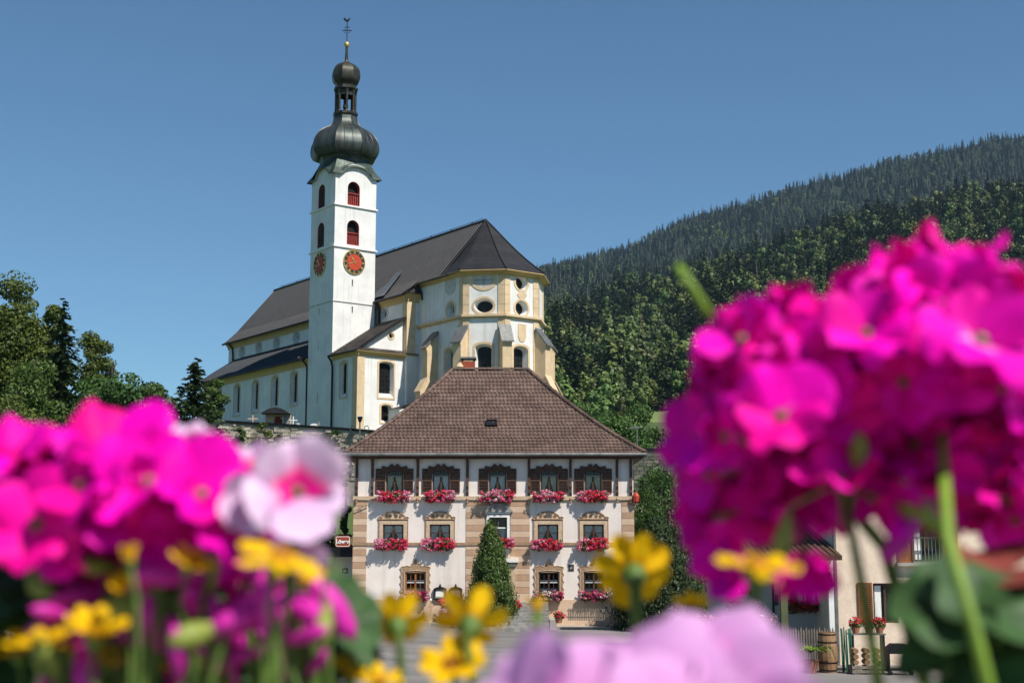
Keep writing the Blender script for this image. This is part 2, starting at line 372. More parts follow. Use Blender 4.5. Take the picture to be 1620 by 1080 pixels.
def cone_shrub(name, label, base, h, w, seed, m, n=9000, leaf=0.17, group=None, round_=0.75, tufts=90, wy=None):
    rng = np.random.default_rng(seed); wy = wy or w
    t = thing(name, label, 'shrub', base, 0, group)
    # tufts: upward pointing sprays that give an uneven outline
    P = []; T = []; Tan = []; Nn = []
    per = n // tufts
    for i in range(tufts):
        u = rng.random() ** 1.15; a = rng.random() * 6.283
        r = (1 - u) ** round_ * (1.0 if u > 0.1 else 0.85 + 1.5 * u)
        k = 0.72 + 0.24 * rng.random()
        c = np.array([math.cos(a) * r * w / 2 * k, math.sin(a) * r * wy / 2 * k, h * (0.03 + 0.9 * u)])
        rr = w * (0.085 + 0.09 * rng.random()) * (0.55 + 0.6 * (1 - u)); d = unit(rng.normal(size=(per, 3)))
        p = c + d * (rng.random((per, 1)) ** 0.45) * np.array([rr, rr, rr * 1.9])
        out = np.array([math.cos(a), math.sin(a), 0.0])
        P.append(p); Tan.append(np.tile(np.array([0, 0, 1.0]) + out * 0.5, (per, 1)) + rng.normal(size=(per, 3)) * 0.45)
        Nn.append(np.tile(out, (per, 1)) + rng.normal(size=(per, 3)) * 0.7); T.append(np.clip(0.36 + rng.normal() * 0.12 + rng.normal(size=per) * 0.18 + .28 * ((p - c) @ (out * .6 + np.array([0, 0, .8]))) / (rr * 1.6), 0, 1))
    P = np.concatenate(P); L = leaf * (0.6 + 0.9 * rng.random(len(P)))
    P[:, 2] = np.maximum(P[:, 2], 0.05)
    v, f = leaf_geo(P, np.concatenate(Nn), np.concatenate(Tan), L, L * 0.34)
    link('crown', np_mesh('crown', v, f, m, np.concatenate(T)), t)
    mb = MB().tube([(0, 0, -.3), (0, 0, h * .45), (0, 0, h * .9)], [w * .05, w * .035, w * .01], 7)
    for i in range(14):
        a = i * 2.4; z = h * (0.08 + 0.055 * i); mb.tube([(0, 0, z), (math.cos(a) * w * .3 * (1 - z / h), math.sin(a) * wy * .3 * (1 - z / h), z + h * .08)], [.03, .01], 5)
    mb.build('trunk', K['bark'], t)
    return t

# ------------------------------------------------------------------ ground and terrain
def sstep(a, b, x): t = np.clip((x - a) / (b - a), 0, 1); return t * t * (3 - 2 * t)
def ground_z(X, Y):
    X = np.asarray(X, float); Y = np.asarray(Y, float)
    near = 6.5 * sstep(95, 122, Y) * sstep(6, -4, X) + 4.0 * sstep(88, 130, Y) * sstep(4, 14, X)
    near = near + 2.0 * sstep(84, 96, Y) * sstep(-9, -18, X) - 0.85 * sstep(84, 80, Y)
    far = 40.0 * sstep(140, 560, Y) * sstep(-60, 40, X - (Y - 140) * 0.02) + 8 * sstep(140, 500, Y)
    return near + far
gx = np.concatenate([np.linspace(-3000, -300, 14)[:-1], np.linspace(-300, -60, 13)[:-1], np.linspace(-60, 60, 61), np.linspace(60, 300, 13)[1:], np.linspace(300, 5000, 14)[1:]])
gy = np.concatenate([np.linspace(-2500, -100, 8)[:-1], np.linspace(-100, 60, 9)[:-1], np.linspace(60, 180, 61), np.linspace(180, 700, 27)[1:], np.linspace(700, 6500, 12)[1:]])
GX, GY = np.meshgrid(gx, gy); GZ = ground_z(GX, GY)
nx, ny = len(gx), len(gy); idx = np.arange(nx * ny).reshape(ny, nx)
F4 = np.stack([idx[:-1, :-1], idx[:-1, 1:], idx[1:, 1:], idx[1:, :-1]], -1).reshape(-1, 4)
structure(link('ground', np_mesh('ground', np.stack([GX, GY, GZ - 0.02], -1).reshape(-1, 3), F4, K['grass'], smooth=True)))
def street_z(X): return 0.1 - 0.55 * sstep(-11, 0, np.asarray(X, float))
sx = np.concatenate([np.linspace(-60, -14, 12), np.linspace(-12, 4, 25), np.linspace(6, 60, 14)]); sy = np.linspace(1.0, 77.3, 30)
def sheet(name, xs, ys, dz, m, thick=0.25):
    X, Y = np.meshgrid(xs, ys); Z = street_z(X) + dz; n, k = len(xs), len(ys); V = np.stack([X, Y, Z], -1).reshape(-1, 3)
    ix = np.arange(n * k).reshape(k, n); F = np.stack([ix[:-1, :-1], ix[:-1, 1:], ix[1:, 1:], ix[1:, :-1]], -1).reshape(-1, 4)
    V2 = np.concatenate([V, V - np.array([0, 0, thick])]); e = n * k
    S = [(ix[0, i], e + ix[0, i], e + ix[0, i + 1], ix[0, i + 1])[::-1] for i in range(n - 1)]
    return structure(link(name, np_mesh(name, V2, np.concatenate([F, np.array(S)]), m)))
sheet('street', sx, sy, 0.0, K['asphalt']); sheet('pavement', sx, np.linspace(77.05, 81, 4), 0.118, K['paving'], .3)
km = MB().box(-.49, .49, -.08, .08, -.2, .13).mesh('kerb_stone', K['greystone'])
kerb = structure(link('kerb', km, None, (-20.0, 76.97, float(street_z(-20.0)))))
for i in range(1, 36): link('kerb_stone', km, kerb, (i * 1.0, 0, float(street_z(-20.0 + i) - street_z(-20.0))))
# the hills: a crest line read from the skyline, a foot in the valley
def hill(name, ctrl, Yc, Yf, zf, left, mfloor, back=900, bump=6, seed=3, bulge=0.0):
    rng = np.random.default_rng(seed)
    xs = np.array([c[0] for c in ctrl]); ys = np.array([c[1] for c in ctrl])
    cols = np.arange(left, 1901, 14.0); crest = [at(x, np.interp(x, xs, ys), Yc) for x in cols]
    ph = rng.random(8) * 6.28
    def surf(ci, t):
        c = crest[ci]; k = c.x / Yc
        Y = Yf + (Yc - Yf) * t if t <= 1 else Yc + (t - 1) * back
        zf2 = min(zf, c.z * .6)
        z = zf2 + (c.z - zf2) * (t ** (1 + bulge)) if t <= 1 else c.z * max(0, 1 - (t - 1) * 1.3)
        w = math.sin(min(t, 1) * math.pi)
        z += w * bump * (math.sin(cols[ci] * .021 + ph[0] + t * 5) + .6 * math.sin(cols[ci] * .047 + ph[1] - t * 9) + .5 * math.sin(t * 17 + ph[2] + cols[ci] * .01))
        return np.array([k * Y, Y, z])
    ts = np.concatenate([np.linspace(0, 1, 26), [1.25, 1.6, 2.0]])
    V = np.array([[surf(i, t) for i in range(len(cols))] for t in ts]); n = len(cols); m = len(ts)
    V[0, :, 2] -= 12
    idx = np.arange(n * m).reshape(m, n); F = np.stack([idx[:-1, :-1], idx[:-1, 1:], idx[1:, 1:], idx[1:, :-1]], -1).reshape(-1, 4)
    structure(link(name, np_mesh(name, V.reshape(-1, 3), F, mfloor, smooth=True)))
    def sample(x, t):
        ci = (x - left) / 14.0; i = int(min(max(ci, 0), n - 2)); u = ci - i
        return surf(i, t) * (1 - u) + surf(i + 1, t) * u
    return sample
near_ctrl = [(500, 700), (780, 545), (850, 502), (909, 474), (987, 446), (1072, 438), (1131, 406), (1250, 373), (1294, 357), (1368, 334), (1442, 320), (1516, 298), (1620, 288), (1800, 250), (2300, 180)]
far_ctrl = [(300, 760), (430, 600), (640, 500), (780, 450), (865, 422), (950, 398), (987, 391), (1080, 347), (1165, 322), (1250, 295), (1294, 280), (1327, 278), (1405, 252), (1516, 229), (1590, 211), (1620, 213), (1800, 165), (2300, 60)]
near_ctrl = [(x, y + 22) for x, y in near_ctrl]; far_ctrl = [(x, y + 7) for x, y in far_ctrl]
near_s = hill('wooded_hill', near_ctrl, 1450, 500, 48, 700, K['forest_floor'], bump=9, bulge=0.05)
far_s = hill('far_mountain', far_ctrl, 3600, 1900, 330, 420, K['forest_floor'], back=2500, bump=14, seed=9)

mv = [near_s(x, t) + np.array([0, 0, .8]) for t in np.linspace(-.0, .075, 6) for x in np.linspace(985, 1130, 12)]
mi = np.arange(72).reshape(6, 12); structure(link('meadow', np_mesh('meadow', mv, np.stack([mi[:-1, :-1], mi[:-1, 1:], mi[1:, 1:], mi[1:, :-1]], -1).reshape(-1, 4), K['meadow'], smooth=True)))
# prototypes for the woods, kept in a collection of their own
PROTO = bpy.data.collections.new('tree_kinds')
def proto(name, me): o = bpy.data.objects.new(name, me); PROTO.objects.link(o); return o
def low_spruce(seed, h, w, m, layers=11, seg=8):
    rng = np.random.default_rng(seed); V = []; F = []; T = []
    for i in range(layers):
        t = i / layers; z = h * (0.07 + 0.90 * t); r = w / 2 * (1 - t) ** 0.85 * (0.8 + .4 * rng.random()) + .12; a0 = rng.random() * 6
        for k in range(seg):
            a = a0 + 6.283 * k / seg + rng.normal() * .15; rr = r * (0.65 + 0.6 * rng.random()); da = 3.14 / seg * (0.75 + .4 * rng.random())
            b = len(V); dz = h / layers
            V += [(0, 0, z + dz * 1.35), (math.cos(a - da) * rr * .62, math.sin(a - da) * rr * .62, z + dz * .1), (math.cos(a) * rr, math.sin(a) * rr, z - dz * .35 - rr * .12), (math.cos(a + da) * rr * .62, math.sin(a + da) * rr * .62, z + dz * .1)]
            F.append((b, b + 1, b + 2, b + 3)); T.append(min(1, max(0, .5 + rng.normal() * .25)))
    V += [(-.25, 0, 0), (.25, 0, 0), (.1, .1, h * .6), (-.1, .1, h * .6)]; b = len(V) - 4; F.append((b, b + 1, b + 2, b + 3)); T.append(0)
    return np_mesh('spruce', V, F, m, T)
def low_broad(seed, h, w, m, n=720):
    rng = np.random.default_rng(seed); cl = []
    for i in range(11):
        d = rng.normal(size=3); d /= np.linalg.norm(d); k = rng.random() ** .5
        cl.append((np.array([d[0] * w * .32 * k, d[1] * w * .32 * k, h * .56 + d[2] * h * .30 * k]), np.array([w * .2, w * .2, h * .14])))
    P = []; Nn = []; T = []
    for c, r in cl:
        d = unit(rng.normal(size=(n // 10, 3)) + np.array([0, 0, .25])); P.append(c + d * r * (.8 + .25 * rng.random((len(d), 1)))); Nn.append(d + rng.normal(size=d.shape) * .28); T.append(np.clip(.5 + rng.normal() * .12 + rng.normal(size=len(d)) * .2, 0, 1))
    P = np.concatenate(P); S = w * .125 * (.7 + .6 * rng.random(len(P))); v, f = leaf_geo(P, np.concatenate(Nn), rng.normal(size=P.shape), S, S * .85); t = np.concatenate(T)
    return np_mesh('beech', v, f, m, t)
for i in range(4): proto(f'a_spruce_{i}', low_spruce(20 + i, 23 + 2 * i, 8.2 + .9 * (i % 3), K['lf_forest_c']))
for i in range(4): proto(f'b_beech_{i}', low_broad(40 + i, 19 + 1.5 * i, 10 + i, K['lf_forest_d']))
for i in range(2): proto(f'c_dead_{i}', low_spruce(60 + i, 22, 4.2, K['lf_dead'], seg=6))
for i in range(4):
    v, f, t = spruce_geo(np.random.default_rng(80 + i), 21 + 2 * i, 9.5 + i, 18, 8, 5, 1.55); proto(f'd_fir_{i}', np_mesh('fir', v, f, K['lf_forest_f'], t))

def scatter(name, pts, scl, rot, kind, label, cat):
    me = bpy.data.meshes.new(name); me.vertices.add(len(pts)); me.vertices.foreach_set('co', np.asarray(pts, np.float32).ravel())
    for nm, ty, arr in (('scl', 'FLOAT', scl), ('rot', 'FLOAT', rot)):
        a = me.attributes.new(nm, ty, 'POINT'); a.data.foreach_set('value', np.asarray(arr, np.float32))
    a = me.attributes.new('tree_kind', 'INT', 'POINT'); a.data.foreach_set('value', np.asarray(kind, np.int32))
    o = link(name, me); stuff(o); o['label'] = label; o['category'] = cat
    ng = bpy.data.node_groups.new(name, 'GeometryNodeTree')
    ng.interface.new_socket('Geometry', in_out='INPUT', socket_type='NodeSocketGeometry'); ng.interface.new_socket('Geometry', in_out='OUTPUT', socket_type='NodeSocketGeometry')
    N = ng.nodes; L = ng.links
    gi = N.new('NodeGroupInput'); go = N.new('NodeGroupOutput'); ip = N.new('GeometryNodeInstanceOnPoints'); ci = N.new('GeometryNodeCollectionInfo')
    ci.inputs['Collection'].default_value = PROTO; ci.inputs['Separate Children'].default_value = True; ci.inputs['Reset Children'].default_value = True
    def na(nm, ty): n = N.new('GeometryNodeInputNamedAttribute'); n.data_type = ty; n.inputs[0].default_value = nm; return n.outputs[0]
    cx = N.new('ShaderNodeCombineXYZ'); L.new(na('rot', 'FLOAT'), cx.inputs[2])
    L.new(gi.outputs[0], ip.inputs['Points']); L.new(ci.outputs[0], ip.inputs['Instance']); ip.inputs['Pick Instance'].default_value = True
    L.new(na('tree_kind', 'INT'), ip.inputs['Instance Index']); L.new(cx.outputs[0], ip.inputs['Rotation']); L.new(na('scl', 'FLOAT'), ip.inputs['Scale'])
    L.new(ip.outputs[0], go.inputs[0])
    md = o.modifiers.new('trees', 'NODES'); md.node_group = ng
    return o
rng = np.random.default_rng(5)
def wood(sample, x0, x1, dx, nrow, p_broad, p_dead, jit, gaps=(), con=0):
    P = []; S = []; Rz = []; Kd = []
    for r in range(nrow):
        t = (r + .5) / nrow; x = x0 + rng.random() * dx
        while x < x1:
            tt = min(1.0, max(0.0, t + rng.normal() * .35 / nrow)); xx = x + rng.normal() * jit
            if not any((xx - gxx) ** 2 / gw ** 2 + (tt - gt) ** 2 / gh ** 2 < 1 for gxx, gt, gw, gh in gaps):
                p = sample(xx, tt); q = rng.random()
                pb = p_broad(xx, tt)
                k = 8 + rng.integers(2) if q < p_dead * (1 - tt) else (4 + rng.integers(4) if rng.random() < pb else con + rng.integers(4))
                P.append((p[0], p[1], p[2] - 1.5)); S.append((0.6 + 0.75 * rng.random() ** 1.4) * (1.12 if k < 4 and rng.random() < .2 else 1)); Rz.append(rng.random() * 6.28); Kd.append(k)
            x += dx * (0.7 + .6 * rng.random())
    return np.array(P), np.array(S), np.array(Rz), np.array(Kd)
clump = lambda x, t: 0.5 + 0.45 * math.sin(x * .019 + t * 7) * math.cos(x * .008 - t * 11 + 1)
P, S, Rz, Kd = wood(near_s, 790, 1760, 9.0, 54, lambda x, t: max(0.06, 1.25 * clump(x, t)) * (1.2 - .5 * t), 0.008, 3, gaps=((1058, .035, 62, .045),), con=10)
# the trees one can pick out along the crest stand singly, the rest is one mass
crest_d = {}
for i in np.argsort(-P[:, 1]):
    px = 810 + FPX * P[i, 0] / P[i, 1]
    if 850 < px < 1625:
        b = int(px // 13)
        if b not in crest_d: crest_d[b] = i
single = sorted(crest_d.values()); kinds = list(PROTO.objects)
word = {0: ('spruce_tree', 'dark spruce standing on the crest of the nearer wooded hill', 'spruces on the near crest'), 1: ('beech_tree', 'rounded broadleaf tree on the crest of the nearer wooded hill', 'broadleaf trees on the near crest'), 2: ('dead_spruce_tree', 'bare brown dead spruce on the crest of the nearer wooded hill', 'dead spruces on the near crest')}
for i in single:
    k = 1 if 4 <= Kd[i] < 8 else (2 if 8 <= Kd[i] < 10 else 0)
    o = link(word[k][0], kinds[Kd[i]].data, None, P[i]); o.scale = (S[i],) * 3; o.rotation_euler = (0, 0, Rz[i]); tag(o, word[k][1], 'tree', word[k][2])
keep = np.ones(len(P), bool); keep[single] = False
scatter('near_forest', P[keep], S[keep], Rz[keep], Kd[keep], 'dense mixed wood of spruce and beech covering the nearer hillside', 'forest')
P, S, Rz, Kd = wood(far_s, 800, 1760, 5.6, 58, lambda x, t: 0.10 + .25 * max(0, math.sin(x * .03 + t * 9)) ** 4, 0.0, 2, gaps=((1322, .86, 7, .06), (1175, .66, 9, .025), (1060, .55, 22, .02), (915, .93, 12, .02)))
soft = (Kd < 4) & (rng.random(len(Kd)) < .55); Kd[soft] += 10
scatter('far_forest', P, S * .95, Rz, Kd, 'bluish spruce forest covering the far mountain under the sky', 'forest')

# the air: pale haze that lets the far mountain fade
hz = MB().box(-3060, 5060, -2560, 6560, -25, 1310).build('haze', K['white']); stuff(hz)
hz['label'] = 'thin pale blue summer haze in the valley air'; hz['category'] = 'haze'
hm = bpy.data.materials.new('haze_air'); hm.use_nodes = True; hn = hm.node_tree.nodes; hn.clear()
ho = hn.new('ShaderNodeOutputMaterial'); hv = hn.new('ShaderNodeVolumePrincipled')
hv.inputs['Color'].default_value = (0.45, 0.68, 1.0, 1); hv.inputs['Density'].default_value = 0.000032; hv.inputs['Anisotropy'].default_value = 0.0
hm.node_tree.links.new(hv.outputs[0], ho.inputs['Volume']); hz.data.materials.clear(); hz.data.materials.append(hm); hz.display_type = 'WIRE'

# ------------------------------------------------------------------ the church on its terrace
CA = R(36.5)
T0 = at(523, 675, 140.0)
CH = thing('church', 'white baroque church with onion domed clock tower and dark roof on the hill', 'church', T0, math.atan2(-math.cos(CA), math.sin(CA)))
# local axes: x east (towards the right and the camera), y north (away to the right), z up
def arch(c, w, z0, z1, rise=None, n=9):
    h = w / 2; rise = h if rise is None else rise; zc = z1 - rise
    p = [(c - h, z0), (c + h, z0)]
    for i in range(n + 1):
        a = math.pi * i / n; p.append((c + h * math.cos(a), zc + rise * math.sin(a)))
    return p
def oval(c, z, rx, rz, n=20): return [(c + rx * math.cos(2 * math.pi * i / n), z + rz * math.sin(2 * math.pi * i / n)) for i in range(n)]
def rect(a0, a1, b0, b1): return [(a0, b0), (a1, b0), (a1, b1), (a0, b1)]
def grow(poly, d, zlow=0.0):
    n = len(poly); cx = sum(p[0] for p in poly) / n; zs = [p[1] for p in poly]; cz = (min(zs) + max(zs)) / 2
    hw = (max(p[0] for p in poly) - min(p[0] for p in poly)) / 2; hh = (max(zs) - min(zs)) / 2
    return [(cx + (a - cx) * (hw + d) / hw, cz + (b - cz) * (hh + d) / hh) for a, b in poly]
def church_window(fr, poly, depth, owner, frame_mat, bars=(2, 5), ring=0.22, name='window', splay=0.85, glass=None):
    """frame round the opening, leaded glass at the back of the reveal, iron bars"""
    mb = MB(); mb.ring(fr, grow(poly, ring), poly, -0.02, 0.045); w = mb.build('window_surround', frame_mat, owner)
    n = len(poly); cx = sum(p[0] for p in poly) / n; cz = sum(p[1] for p in poly) / n
    inner = [(cx + (a - cx) * splay, cz + (b - cz) * splay) for a, b in poly]
    MB().prism(fr, inner, -depth - 0.05, -depth + 0.0).build(name, glass or K['leaded'], owner)
    x0 = min(p[0] for p in inner); x1 = max(p[0] for p in inner); z0 = min(p[1] for p in inner); z1 = max(p[1] for p in inner)
    mb = MB()
    for i in range(1, bars[0]): a = x0 + (x1 - x0) * i / bars[0]; mb.fbox(fr, a - .025, a + .025, z0, z1 - .05, -depth + .004, -depth + .05)
    for i in range(1, bars[1]): b = z0 + (z1 - z0) * i / bars[1]; mb.fbox(fr, x0, x1, b - .025, b + .025, -depth + .006, -depth + .055)
    if mb.f: mb.build('window_bars', K['iron'], owner)

# --- tower
TS, TW, TH = 5.3, 5.05, 27.25
fL = Fr((0, 0, 0), (1, 0, 0)); fE = Fr((0, 0, 0), (0, 1, 0))
fN = Fr((0, TW, 0), (-1, 0, 0)); fW = Fr((-TS, 0, 0), (0, -1, 0))
def gable_top(a0, a1, z, rise=1.0):           # wall top that swells into a round gable
    c = (a0 + a1) / 2; h = 1.55; p = [(a0, -4), (a1, -4), (a1, z)]
    for i in range(11): a = math.pi * i / 10; p.append((c + h * math.cos(a), z + .1 + rise * math.sin(a)))
    p.append((a0, z)); return p
mb = MB()
eo = [arch(2.03, 1.5, 23.95, 26.6), arch(2.10, 1.5, 19.6, 22.35)]
eo = [arch(2.25, 1.5, 23.95, 26.6), arch(2.25, 1.5, 19.6, 22.35)]
es = [rect(2.2, 2.36, 15.1, 15.85), rect(2.25, 2.41, 12.2, 12.95)]
lo = [arch(-3.05, 1.5, 23.95, 26.6), arch(-3.05, 1.5, 19.6, 22.35)]
ls = [rect(-3.1, -2.94, 12.2, 12.95), rect(-3.15, -2.99, 8.4, 9.6), rect(-3.1, -2.95, 2.7, 3.8)]
mb.panel(fE, gable_top(0, TW, TH), eo + es, 0.55); mb.panel(fL, gable_top(-TS, 0, TH), lo + ls, 0.55)
mb.panel(fN, gable_top(0, TS, TH)); mb.panel(fW, gable_top(-TW, 0, TH))
tower = mb.build('tower', K['church'], CH)
for fr, ops, slits in ((fE, eo, es), (fL, lo, ls)):
    for k, po in enumerate(ops):
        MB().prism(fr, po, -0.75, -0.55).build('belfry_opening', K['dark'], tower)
        x0 = po[0][0]; x1 = po[1][0]; z0 = po[0][1]; z1 = max(p[1] for p in po)
        mb = MB().ring(fr, grow(po, 0.0), grow(po, -0.05), -0.45, -0.05); mb.build('belfry_frame', K['red_paint'], tower)
        mb = MB()
        if fr is fE:
            mb.fbox(fr, x0, x1, z0 + 1.28, z0 + 1.40, -.5, -.08); mb.fbox(fr, x0, x1, z0 + .04, z0 + .14, -.5, -.08)
            for i in range(6): a = x0 + .16 + (x1 - x0 - .32) * i / 5; mb.fbox(fr, a - .07, a + .07, z0 + .1, z0 + 1.3, -.4, -.2)
            mb.build('belfry_railing', K['red_paint'], tower)
        else:
            for i in range(11): b = z0 + .1 + i * .235; mb.fbox(fr, x0 + .1, x1 - .1, b, b + .1, -.4, -.12)
            mb.build('belfry_louvres', K['wood'], tower)
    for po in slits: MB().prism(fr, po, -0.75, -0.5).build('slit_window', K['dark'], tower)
for z in (23.75, 19.2, 13.3):                  # string courses, stone dripstones
    d = 0.16 if z > 14 else 0.08
    MB().box(-TS - d, d, -d, TW + d, z, z + (0.16 if z > 14 else .09)).build('string_course', K['painted'] if z < 14 else K['white'], tower)
for fr, c in ((fE, 2.42), (fL, -3.05)):
    mb = MB().prism(fr, oval(c, 17.75, 1.28, 1.28, 40), 0.02, 0.09); mb.build('clock_ring', K['clock_blk'], tower)
    MB().prism(fr, oval(c, 17.75, 0.88, 0.88, 40), 0.092, 0.115).build('clock_face', K['clock_red'], tower)
    MB().ring(fr, oval(c, 17.75, 1.33, 1.33, 40), oval(c, 17.75, 1.25, 1.25, 40), 0.02, 0.12).build('clock_rim', K['gold'], tower)
    NUM = ['I', 'II', 'III', 'IIII', 'V', 'VI', 'VII', 'VIII', 'IX', 'X', 'XI', 'XII']
    mb = MB()
    for i, s in enumerate(NUM):                # numerals made of strokes, feet towards the centre
        a = math.radians(90 - 30 * (i + 1)); rad = Vector((math.cos(a), math.sin(a))); tg = Vector((math.sin(a), -math.cos(a)))
        wch = {'I': .065, 'V': .13, 'X': .13}; tot = sum(wch[ch] for ch in s); t = -tot / 2
        def stroke(t0, r0, t1, r1, hw=.026):
            A = rad * r0 + tg * t0; B = rad * r1 + tg * t1; e = (B - A).normalized(); q = Vector((-e.y, e.x)) * hw
            mb.prism(fr, [(c + p.x, 17.75 + p.y) for p in (A - q, B - q, B + q, A + q)][::-1], 0.092, 0.118)
        for ch in s:
            m_ = t + wch[ch] / 2
            if ch == 'I': stroke(m_, .93, m_, 1.22)
            elif ch == 'V': stroke(m_, .93, m_ - .05, 1.22); stroke(m_, .93, m_ + .05, 1.22)
            else: stroke(m_ - .05, .93, m_ + .05, 1.22); stroke(m_ + .05, .93, m_ - .05, 1.22)
            t += wch[ch]
    mb.build('clock_numerals', K['gold'], tower)
    for ang, ln, hw in ((250, .95, .06), (-34, .70, .09)):     # minute hand near 8, hour hand before 11
        a = math.radians(90 - ang); d = Vector((math.cos(a), math.sin(a))); q = Vector((-d.y, d.x))
        pts = [d * -.3 - q * .03, d * .1 - q * hw * .5, d * ln * .7 - q * hw, d * ln, d * ln * .7 + q * hw, d * .1 + q * hw * .5, d * -.3 + q * .03]
        MB().prism(fr, [(c + p.x, 17.75 + p.y) for p in pts], .15, .17).build('clock_hand', K['gold'], tower)
    # moulding that follows the round gable
    a0, a1 = (0, TW) if fr is fE else (-TS, 0)
    line = [fr.p(p[0], p[1] + .08, .12) for p in gable_top(a0 - .15, a1 + .15, TH)[2:]]
    MB().tube(line, .09, 6).build('gable_moulding', K['painted'], tower)

# --- onion domes
DC = (-TS / 2, TW / 2)
def sq(t, k, p=9.0):                            # k = 0 octagon-like, 1 square
    t2 = t; c, s_ = abs(math.cos(t2)), abs(math.sin(t2)); square = 1 / max(c, s_)
    o = (t2 % (math.pi / 4)) - math.pi / 8; octa = math.cos(math.pi / 8) / math.cos(o)
    return octa * (1 - k) + square * k
def dome(prof, ks, m, name, zarch=None, n=64, owner=tower):
    mb = MB()
    for i in range(len(prof)):
        for k in range(n):
            t = 2 * math.pi * k / n; r, z = prof[i]; q = sq(t, ks[i]); x = r * q * math.cos(t); y = r * q * math.sin(t)
            zz = z
            if zarch and zarch[i]:
                off = min(abs(x), abs(y)) if True else 0
                zz += zarch[i] * (math.sqrt(max(0, 1 - (off / 1.75) ** 2)))
            mb.v.append((DC[0] + x, DC[1] + y, zz))
    m_ = len(prof)
    for i in range(m_ - 1):
        for k in range(n):
            mb.f.append((i*n + k, i*n + (k+1) % n, (i+1)*n + (k+1) % n, (i+1)*n + k)); mb.t.append(0.5 + 0.22 * math.sin((k // 4) * 2.7) )
    mb.f.append(tuple((m_-1)*n + k for k in range(n))); mb.t.append(.5)
    return mb.build(name, m, owner)
def fine(pr, k=4):
    pr = [Vector(p) for p in pr]; out = []
    for i in range(len(pr) - 1):
        p0, p1, p2, p3 = pr[max(i - 1, 0)], pr[i], pr[i + 1], pr[min(i + 2, len(pr) - 1)]
        for q in range(k):
            t = q / k; out.append(tuple(.5 * ((2 * p1) + (p2 - p0) * t + (2 * p0 - 5 * p1 + 4 * p2 - p3) * t * t + (3 * p1 - p0 - 3 * p2 + p3) * t ** 3)))
    return out + [tuple(pr[-1])]
dome([(3.0, 27.15), (2.97, 27.3), (2.7, 27.95), (2.62, 28.75), (2.7, 29.3), (2.95, 29.75)], [1, 1, .8, .45, .1, 0], K['copper_gr'], 'dome_skirt', [1.02, 1.02, .55, .2, 0, 0])
ON = fine([(2.9, 29.72), (3.35, 29.62), (3.66, 29.95), (3.85, 30.5), (3.83, 31.0), (3.62, 31.7), (3.15, 32.4), (2.5, 32.9), (1.95, 33.2), (1.6, 33.55), (1.38, 34.0), (1.27, 34.6)])
dome(ON, [0] * len(ON), K['copper'], 'onion_dome')
mb = MB()                                       # standing seams on the onion
for k in range(24):
    t = 2 * math.pi * k / 24; pr = [(r_ + .015, z_) for r_, z_ in ON[6:]]
    if k % 3: pr = pr[:24]
    mb.tube([(DC[0] + r * sq(t, 0) * math.cos(t), DC[1] + r * sq(t, 0) * math.sin(t), z) for r, z in pr], .045 if k % 3 == 0 else .028, 4)
stuff(mb.build('dome_seams', K['copper_br'], tower))
def octo(prof, m, name): return dome(prof, [0] * len(prof), m, name)
octo([(1.32, 34.55), (1.42, 34.7), (1.42, 34.95), (1.2, 35.0)], K['copper_br'], 'lantern_base')
for k in range(8):
    t = math.pi / 8 + k * math.pi / 4; x = DC[0] + 1.08 * math.cos(t); y = DC[1] + 1.08 * math.sin(t)
    MB().lathe([(.17, 34.98), (.13, 35.1), (.13, 37.1), (.19, 37.5)], 8, (x, y)).build('lantern_post', K['copper_br'], tower)
    t2 = t + math.pi / 8; fr = Fr((DC[0] + 1.0 * math.cos(t2), DC[1] + 1.0 * math.sin(t2), 0), (-math.sin(t2), math.cos(t2), 0))
    ap = arch(0, .66, 36.4, 37.35, .3); MB().panel(fr, rect(-.42, .42, 36.9, 37.6), (), .1).build('lantern_arch', K['copper_br'], tower)
MB().lathe([(.05, 35), (.05, 37.5)], 6, DC).build('lantern_shaft', K['iron'], tower)
MB().lathe([(.1, 35.5), (.32, 35.6), (.30, 35.9), (.2, 36.15), (.05, 36.2)], 10, DC).build('lantern_bell', K['copper_br'], tower)
octo([(1.05, 37.4), (1.2, 37.5), (1.38, 37.62), (1.38, 37.82), (1.1, 37.95)], K['copper_br'], 'lantern_cornice')
octo(fine([(1.1, 37.9), (1.15, 38.2), (1.5, 38.6), (1.62, 39.2), (1.55, 39.8), (1.25, 40.3), (.8, 40.65), (.35, 40.85), (.2, 41.2), (.14, 42.6)]), K['copper_br'], 'small_onion')
MB().lathe([(.04, 42.55), (.22, 42.68), (.30, 42.95), (.22, 43.2), (.04, 43.32)], 14, DC).build('gilded_ball', K['gold'], tower, smooth=True)
fr = Fr((DC[0], DC[1], 0), (0.6, 0.8, 0)); mb = MB()
mb.fbox(fr, -.04, .04, 43.3, 45.6, -.03, .03); mb.fbox(fr, -.55, .55, 44.55, 44.63, -.02, .02); mb.fbox(fr, -.3, .3, 44.95, 45.02, -.02, .02)
for sx in (-1, 1): mb.tube([fr.p(sx * .1, 44.3), fr.p(sx * .3, 44.4), fr.p(sx * .35, 44.6), fr.p(sx * .12, 44.8)], .025, 4)
mb.build('cross', K['iron'], tower)
MB().prism(fr, [(-.3, 45.75), (-.1, 45.62), (.12, 45.62), (.25, 45.8), (.32, 46.05), (.22, 46.1), (.1, 45.88), (-.1, 45.88), (-.3, 46.12), (-.42, 45.98)], -.02, .02).build('weathercock', K['iron'], tower)

